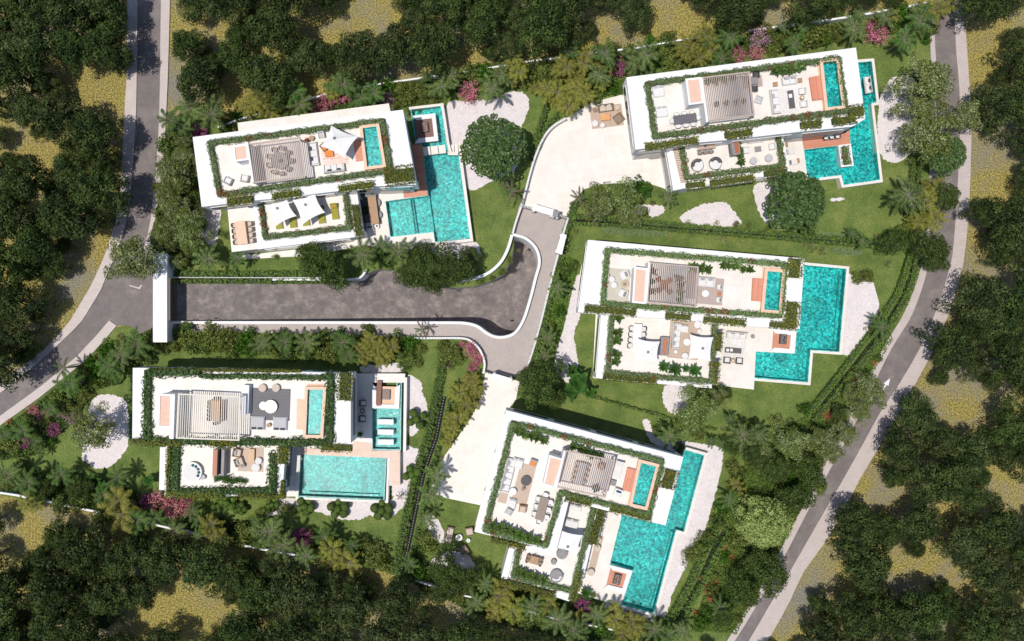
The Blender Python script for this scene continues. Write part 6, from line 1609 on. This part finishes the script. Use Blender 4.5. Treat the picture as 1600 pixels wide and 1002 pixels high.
for i in range(4):
    n = ['one', 'two', 'three', 'four'][i]
    F(chair_kit(DARK, FABW, .58), 'dining_chair', 'dark framed chair %s from the top, west side of the long white table' % n, 985.3 - i * .8, 513.5 + i * 8.9, 90, zt, 'chair', 'dark framed chairs')
    F(chair_kit(DARK, FABW, .58), 'dining_chair', 'dark framed chair %s from the top, east side of the long white table' % n, 1004.7 - i * .8, 514.5 + i * 8.5, -90, zt, 'chair', 'dark framed chairs')
sail('white sail west of the fireplace of the right middle villa', [(996, 529), (1031, 533.5), (1028, 566), (990, 563)], (1012.5, 550.5), zt)
sail('white sail at the east end of the lower terrace of the right middle villa', [(1078.5, 522.5), (1114.5, 526.7), (1111, 565), (1075, 561)], (1098, 544.5), zt)
F([('body', mk('body', lambda m: m.box(0, 0, 0, .95, 2.2, 1.2), STONEG)), ('firebox', mk('firebox', lambda m: m.box(0, 0, 1.202, .42, 1.8, .03), COPPER)), ('embers', mk('embers', lambda m: [m.ball((i % 2 - .5) * .16, -.75 + i * .1, 1.26, .07, .09, .05, 7, 5) for i in range(16)], EMBER))], 'fireplace', 'grey fireplace with orange embers between the two sails ' + rm, 1035.7, 541, -5, zt, 'fireplace', 'copper topped outdoor fireplaces')
rug('large tan rug on the lower terrace of the right middle villa', 1069, 531, 48, 60, -5, zt, RUGT)
F(sofa_kit(m_(40, zt), m_(13, zt), FABW, FABW, FABG, np_=3), 'sofa', 'long white sofa on the large tan rug ' + rm, 1056, 525, 85, zt, 'sofa', 'white sofas')
F(daybed_kit(m_(13, zt), m_(12, zt), FABW, FABG), 'chaise', 'white chaise end of the long sofa ' + rm, 1068.5, 513.5, -5, zt, 'sofa')
F(round_kit(m_(5.5, zt), .36, WHITE2), 'coffee_table', 'round white table on the large tan rug ' + rm, 1072.5, 534.5, 0, zt, 'table')
F(pouf_kit(m_(5.8, zt), .4, FABW), 'pouf', 'large cream pouf at the top of the tan rug ' + rm, 1089, 507.5, 0, zt, 'pouf', 'cream poufs')
F(pouf_kit(m_(3.8, zt), .4, FABW), 'pouf', 'small cream pouf at the top of the tan rug ' + rm, 1092, 518, 0, zt, 'pouf', 'cream poufs')
F(pouf_kit(m_(3, zt), .4, WHITE2), 'pouf', 'smallest white pouf at the bottom of the tan rug ' + rm, 1055, 549.5, 0, zt, 'pouf', 'cream poufs')
F(pouf_kit(m_(5.2, zt), .4, FABW), 'pouf', 'round cream chair at the bottom of the tan rug ' + rm, 1069.5, 556, 0, zt, 'pouf', 'cream poufs')
rug('pale shaggy rug on the pool deck of the right middle villa', 1147, 543, 36, 52, -5, zd, RUGW)
F(sofa_kit(m_(32, zd), m_(11, zd), FABW, FABW, FABG), 'sofa', 'white sofa at the top of the pool deck ' + rm, 1150, 524, -5, zd, 'sofa', 'white sofas')
F(table_kit(m_(26, zd), m_(8, zd), .35, plain('charcoal_top2', (.10, .09, .09), .5)), 'coffee_table', 'long charcoal table on the pool deck rug ' + rm, 1144.5, 547.7, -5, zd, 'table')
for x in (1137, 1142.8): F([('tray', mk('tray', lambda m: m.rbox(0, 0, 0, .34, .34, .03, .04), WHITE2))], 'tray', 'white tray on the charcoal pool deck table', x, 547.2, -5, zd + .352, 'tray', 'white trays')
F(arm_kit(DARK, FABW, .78), 'armchair', 'left white armchair on the pool deck ' + rm, 1134.7, 563, 175, zd, 'armchair', 'pool deck armchairs')
F(arm_kit(DARK, FABW, .78), 'armchair', 'right white armchair on the pool deck ' + rm, 1153.7, 564, 175, zd, 'armchair', 'pool deck armchairs')
F(round_kit(.27, .42, TEAK, FABW), 'side_table', 'round dark table between the pool deck armchairs ' + rm, 1144, 563.3, 0, zd, 'table')
F(round_kit(.25, .4, STONEG), 'side_table', 'small grey table right of the pool deck sofa ' + rm, 1175, 526, 0, zd, 'table')
fire_lounge('white fire lounge with orange floor in the Z shaped pool', [(1206, 514), (1243.5, 518), (1240, 552.5), (1203.5, 549)], WOOD[-5.0], open_side=3)
fire_table('fire table in the orange floored lounge of the Z shaped pool', 1222.5, 530, .85, 1.2, -5, ZD + .06, STONEG)
# ---- C, bottom left
bl = 'of the bottom left villa'
dining('under the pergola ' + bl, 340.5, 641, 32, 13, 88, zr, TEAK, DARK, TEAK, 5, 1, s=.48, gap=.2)
F([('cabinet', mk('cabinet', lambda m: m.box(0, 0, 0, .8, 3.3, .85), WHITE2)), ('countertop', mk('countertop', lambda m: m.box(0, 0, .85, .86, 3.36, .05), WHITE))], 'sideboard', 'long white sideboard between pergola and dark rug ' + bl, 386.5, 623.5, -2, zr, 'sideboard')
F(round_kit(.26, .5, CLAY), 'side_table', 'small clay table beside the white sideboard ' + bl, 378, 636, 0, zr, 'table')
rug('dark grey rug on the roof of the bottom left villa', 423.5, 632, 60, 50, -2, zr, RUGK)
F([('tabletop', mk('tabletop', lambda m: (m.cyl(.32, 0, .3, .78, .06, 26), m.cyl(-.5, -.12, .33, .5, .06, 22)), plain('ivory_top', (.78, .74, .66), .5))), ('base', mk('base', lambda m: m.cyl(.1, 0, 0, .3, .3, 14), WHITE2))], 'coffee_table', 'ivory double disc coffee table on the dark grey rug ' + bl, 420, 634, -15, zr, 'table')
for x, l in ((411.4, 'left'), (432.4, 'right')): F(pouf_kit(.47, .4, FABB), 'pouf', l + ' beige pouf at the top of the dark grey rug ' + bl, x, 606, 0, zr, 'pouf', 'beige poufs')
F(daybed_kit(m_(22, zr), m_(21, zr), FABG, FABD), 'square_sofa', 'left square grey seat below the dark grey rug ' + bl, 403.5, 661, 178, zr, 'sofa', 'square grey seats')
F(daybed_kit(m_(22, zr), m_(21, zr), FABG, FABD), 'square_sofa', 'right square grey seat below the dark grey rug ' + bl, 438.5, 662, 178, zr, 'sofa', 'square grey seats')
F(round_kit(.25, .4, TEAK), 'side_table', 'small brown table between the square grey seats ' + bl, 421, 664, 0, zr, 'table')
F(rbed_kit(m_(16, zt), FABW, TEALF, WHITE2), 'round_daybed', 'round white daybed with blue pillows on the lower terrace ' + bl, 302, 737, -60, zt, 'daybed', 'round daybeds')
F(round_kit(.3, .4, FABG), 'side_table', 'small grey table beside the round white daybed ' + bl, 318.6, 745, 0, zt, 'table')
F([('body', mk('body', lambda m: m.box(-.3, 0, 0, .55, 3.1, 1.3).box(.6, 0, 0, .35, 3.1, 1.3).box(.15, 0, 0, .6, 3.1, .5), STONEG)), ('copper_cover', mk('copper_cover', lambda m: m.box(-.3, 0, 1.302, .5, 3.0, .04), COPPER)), ('firebox', mk('firebox', lambda m: m.box(.15, 0, .502, .58, 3.0, .03), DARK))], 'fireplace', 'long copper topped fireplace in the middle of the lower terrace ' + bl, 346, 720, -2, zt, 'fireplace', 'copper topped outdoor fireplaces')
rug('brown wooden rug east of the long fireplace of the bottom left villa', 392, 718, 40, 38, -2, zt, RUGT)
F(arm_kit(WICK, FABB, .95, FABW), 'armchair', 'upper wicker armchair on the brown rug ' + bl, 372.5, 707, 80, zt, 'armchair', 'wicker armchairs')
F(arm_kit(WICK, FABB, 1.0, FABW), 'armchair', 'lower wicker armchair on the brown rug ' + bl, 375.5, 721, 110, zt, 'armchair', 'wicker armchairs')
F(table_kit(m_(10, zt), m_(20, zt), .36, plain('light_oak', (.62, .42, .25), .6)), 'coffee_table', 'light oak coffee table on the brown rug ' + bl, 394, 711, -2, zt, 'table')
F(pouf_kit(m_(5.5, zt), .42, FABW), 'pouf', 'upper white round chair on the brown rug ' + bl, 405.5, 719.5, 0, zt, 'pouf', 'white round chairs')
F(pouf_kit(m_(6.8, zt), .42, FABW), 'pouf', 'lower white round chair on the brown rug ' + bl, 401, 730, 0, zt, 'pouf', 'white round chairs')
F(round_kit(.28, .4, STONEG), 'side_table', 'small grey table under the wicker armchairs ' + bl, 381, 726.5, 0, zt, 'table')
for i in range(4):
    F(chair_kit(DARK, FABG, .55), 'bar_chair', 'dark bar chair beside the long pool, number %s from the top' % ['one', 'two', 'three', 'four'][i], 453.4, 713 + i * 8.6, 90, zd, 'chair', 'dark bar chairs')
F(arm_kit(DARK, FABW, .75), 'armchair', 'upper white armchair in the shade of the bottom left villa', 567.7, 629.6, 90, zd, 'armchair', 'shaded armchairs')
F(arm_kit(DARK, FABW, .75), 'armchair', 'lower white armchair in the shade of the bottom left villa', 567, 654, 90, zd, 'armchair', 'shaded armchairs')
F(round_kit(.28, .42, DARK, FABW), 'side_table', 'round dark table between the shaded armchairs ' + bl, 567.5, 641.5, 0, zd, 'table')
fire_lounge('white fire lounge with pale floor above the three stepping slabs', [(581, 600), (625, 601), (623.5, 639), (580, 637.5)], PEACH2, open_side=0)
F([('seat', mk('seat', lambda m: m.box(0, 0, .1, .55, 3.1, .3), plain('redwood', (.22, .08, .05), .6)))], 'bench', 'dark red wooden bench in the fire lounge of the bottom left villa', 593, 614, -2, ZD + .06, 'bench')
fire_table('fire table in the pale floored lounge of the bottom left villa', 604, 616.5, .9, 1.2, -2, ZD + .06)
for i, y in enumerate((659.4, 675.4, 691)):
    o = link('stepping_slab', MB().pp(rc(602.4, y, 25, 8, -1), .1, ZD + .02).mesh('stepping_slab', WHITE)); tag(o, 'white stepping slab in the spa pool, %s of three' % ['topmost', 'middle one', 'lowest'][i], 'stepping stone', 'white slabs in the spa pool')
# ---- E, bottom right
br = 'of the bottom right villa'
rug('long tan rug under the sofas of the bottom right villa', 818, 757, 25, 64, -14.5, zr, RUGT)
rug('small tan rug beside the white round chair of the bottom right villa', 786, 778, 14, 16, -14.5, zr, RUGT)
F(sofa_kit(m_(54, zr), m_(15, zr), FABW, FABW, FABG, np_=4), 'sofa', 'longest white sofa at the west roof edge ' + br, 794, 742, 75.5, zr, 'sofa', 'white sofas')
F(daybed_kit(m_(17, zr), m_(16, zr), FABW, FABG), 'chaise', 'white chaise at the top of the longest sofa ' + br, 809, 723, -14.5, zr, 'sofa', 'white chaises')
F(round_kit(m_(8, zr), .36, plain('black_top', (.02, .02, .025), .3)), 'coffee_table', 'round black coffee table on the long tan rug ' + br, 821.7, 750.5, 0, zr, 'table')
F(round_kit(.22, .4, WICK), 'side_table', 'tiny brown table below the round black table ' + br, 817.7, 763, 0, zr, 'table')
F(pouf_kit(m_(6, zr), .5, WHITE2), 'round_chair', 'white round chair at the south end of the longest sofa ' + br, 801.5, 767, 0, zr, 'armchair')
F(arm_kit(FABG, ORNG, .8), 'armchair', 'orange seated armchair at the top of the long tan rug ' + br, 833, 722.5, -20, zr, 'armchair')
F(daybed_kit(m_(13, zr), m_(17, zr), FABW, FABG), 'chaise', 'white chaise south of the white round chair ' + br, 800, 786, -14.5, zr, 'sofa', 'white chaises')
F(arm_kit(TEAK, FABB, .85), 'armchair', 'wooden armchair at the south end of the tan rug ' + br, 816.5, 794, -10, zr, 'armchair')
F(arm_kit(FABG, FABG, .8), 'armchair', 'grey armchair left of the wooden armchair ' + br, 795.5, 798, -30, zr, 'armchair')
dining('in the open middle of the roof ' + br, 846.5, 793, 36, 14, 75.5, zr, plain('brown_top', (.27, .21, .17), .6), WHITE2, FABW, 3, 1, s=.6, gap=.2)
dining('under the pergola ' + br, 906, 738, 34, 12, 75.5, zr, FABW, TEAK, FABB, 4, 0, s=.5, gap=.15)
F(arm_kit(CLAY, FABB, .75), 'armchair', 'clay coloured armchair under the pergola east side ' + br, 939, 728, -30, zr, 'armchair')
F(arm_kit(DARK, TEALF, .75), 'armchair', 'dark armchair with green cushion under the pergola ' + br, 930, 762, 200, zr, 'armchair')
F(lounger_kit(m_(14, zr), m_(28, zr), WHITE2, FABW), 'daybed', 'long white daybed right of the pergola ' + br, 965.5, 732, -14.5, zr, 'daybed')
F(table_kit(m_(9, zr), m_(9, zr), .4, STONEG), 'side_table', 'square grey table right of the pergola ' + br, 957.5, 753.7, -14.5, zr, 'table')
F(arm_kit(WHITE2, FABW, .95, TEALF), 'armchair', 'white armchair with green pillow beside the orange steps ' + br, 965, 769, -20, zr, 'armchair')
sail('large white sail over the lower terrace of the bottom right villa', [(875.7, 829), (911, 836), (902, 867), (866.7, 856)], (887, 854.5), zt)
F(daybed_kit(m_(26, zt), m_(9, zt), FABW, FABG), 'daybed', 'upper white daybed north of the sail ' + br, 896, 791.7, -14.5, zt, 'daybed', 'white daybeds by the sail')
F(daybed_kit(m_(24, zt), m_(15, zt), FABW, FABG), 'daybed', 'lower white daybed north of the sail ' + br, 891.5, 817, -14.5, zt, 'daybed', 'white daybeds by the sail')
F(table_kit(m_(13, zt), m_(12, zt), .74, TEAK), 'dining_table', 'square brown table on the lower terrace ' + br, 834.5, 873, -14.5, zt, 'table', 'dining tables')
for x, y, a, l in ((825.5, 868.5, 75, 'left upper'), (824, 874, 75, 'left lower'), (844.5, 873, -105, 'right upper'), (843, 879, -105, 'right lower')):
    F(chair_kit(WICK, WICK, .46), 'dining_chair', 'brown wicker chair, %s one at the square brown table' % l, x, y, a, zt, 'chair', 'chairs at the square brown table')
F([('vase', mk('vase', lambda m: (m.cyl(-.12, 0, 0, .07, .25, 12, .04), m.cyl(.12, .03, 0, .06, .18, 12, .03)), DARK))], 'vase', 'pair of black vases on the square brown table ' + br, 835.5, 868.5, 0, zt + .74, 'vase')
F(pouf_kit(m_(4.6, zt), .4, STONEG), 'pouf', 'dark grey pouf between sail and round daybed ' + br, 865, 876.7, 0, zt, 'pouf')
F(rbed_kit(m_(10, zt), STONEG, FABW, STONEG), 'round_daybed', 'round dark grey daybed with white pillows ' + br, 869, 898, 200, zt, 'daybed', 'round daybeds')
F(rbed_kit(m_(9, zt), STONEG, STONEG, STONEG), 'round_daybed', 'round grey daybed half hidden under the sail ' + br, 878, 864, 0, zt, 'daybed', 'round daybeds')
rug('narrow tan mat along the wall of the bottom right fire deck', 930.7, 866, 11, 60, -14.5, zd, RUGT)
for x, y, l in ((933.7, 841.5, 'topmost'), (933, 855, 'middle one'), (923, 892.5, 'lowest')):
    F(pouf_kit(m_(5.6, zd), .55, FABB), 'round_chair', 'round beige chair on the narrow tan mat, %s of three' % l, x, y, 0, zd, 'armchair', 'round beige chairs')
fire_lounge('white fire lounge with orange floor in the diagonal pool', [(952.5, 883), (987.5, 892), (977, 928), (943, 919)], WOOD[-14.5], open_side=3)
fire_table('fire table in the orange floored lounge of the diagonal pool', 964, 904, .9, 1.25, -14.5, ZD + .06)
F(sofa_kit(2.1, .95, WICK, FABB, FABW), 'sofa', 'tan wicker sofa with white pillows on the lower lawn', 702, 835, 78, .02, 'sofa', 'lower lawn lounge set')
F(arm_kit(WICK, FABB, 1.0), 'armchair', 'tan wicker armchair on the lawn beside the bottom right villa wall', 733.5, 829, 10, .02, 'armchair', 'lower lawn lounge set')
F(arm_kit(WICK, WICK, 1.0), 'armchair', 'brown wicker armchair south of the round lawn tables', 725, 858, -145, .02, 'armchair', 'lower lawn lounge set')
F(round_kit(.42, .4, WHITE2, FABG), 'coffee_table', 'larger white round table on the lower lawn', 717.5, 839, 0, .02, 'table', 'lower lawn lounge set')
F(round_kit(.25, .4, WHITE2, FABG), 'side_table', 'smaller white round table on the lower lawn', 732, 843.5, 0, .02, 'table', 'lower lawn lounge set')

# ------------------------------------------------------------------ labels: whatever still shares a label is told apart by its place in the row
ORD = ['first', 'second', 'third', 'fourth', 'fifth', 'sixth', 'seventh', 'eighth', 'ninth', 'tenth', 'eleventh', 'twelfth', 'thirteenth', 'fourteenth', 'fifteenth', 'sixteenth', 'seventeenth', 'eighteenth', 'nineteenth', 'twentieth']
def ordn(i):
    if i < 20: return ORD[i]
    return str(i + 1) + ('th' if (i + 1) % 100 in (11, 12, 13) or (i + 1) % 10 not in (1, 2, 3) else {1: 'st', 2: 'nd', 3: 'rd'}[(i + 1) % 10])
by = {}
for o in THINGS: by.setdefault(o['label'], []).append(o)
for lab, os_ in by.items():
    if len(os_) < 2: continue
    xs = [o.location.x for o in os_]; ys = [o.location.y for o in os_]
    if max(xs) - min(xs) >= max(ys) - min(ys): os_.sort(key=lambda o: o.location.x); sd = 'left'
    else: os_.sort(key=lambda o: -o.location.y); sd = 'top'
    if len(os_) == 2:
        w = ('left one', 'right one') if sd == 'left' else ('upper one', 'lower one')
        for o, q in zip(os_, w): o['label'] = lab + ', ' + q
    else:
        n = len(os_)
        for i, o in enumerate(os_):
            o['label'] = lab + ', ' + (ordn(i) + ' from ' + sd if i <= n // 2 else ordn(n - 1 - i) + ' from ' + {'left': 'right', 'top': 'bottom'}[sd])
CUT = [('yellow green clump palm', 'yellow clump palm'), ('grey green feather palm', 'feather palm'), ('open grey green olive tree', 'olive tree'), ('dense round glossy tree', 'round glossy tree'), ('dark green leafy shrub', 'dark shrub'), ('olive green leafy shrub', 'olive green shrub'), ('bright green leafy shrub', 'bright green shrub'),
       ('cloud pruned topiary of green balls', 'cloud pruned topiary'), (' blossoming', ''), ('small coral red flowering', 'coral red'), ('patch of small cream flowers', 'cream flowers'), ('broad leaved ', ''), ('light lime green dense', 'lime green'), ('chair on the ', 'chair '), (' side of the table ', ' of table '), ('thin dry looking', 'thin'),
       ('dark green palm', 'dark palm'), (' of the ', ' of '), (' on the ', ' on '), (' in the ', ' in '), ('from the ', 'from '), ('beside the ', 'beside '), ('between the ', 'between '), ('behind the ', 'behind '), ('and the ', 'and '), ('the ', '')]
for o in THINGS:
    for a, b in CUT:
        if len(o['label'].split()) <= 16: break
        o['label'] = o['label'].replace(a, b)
    n = len(o['label'].split())
    if n > 16 or n < 4: print('LABEL LENGTH', n, o['label'])
print('things', len(THINGS))
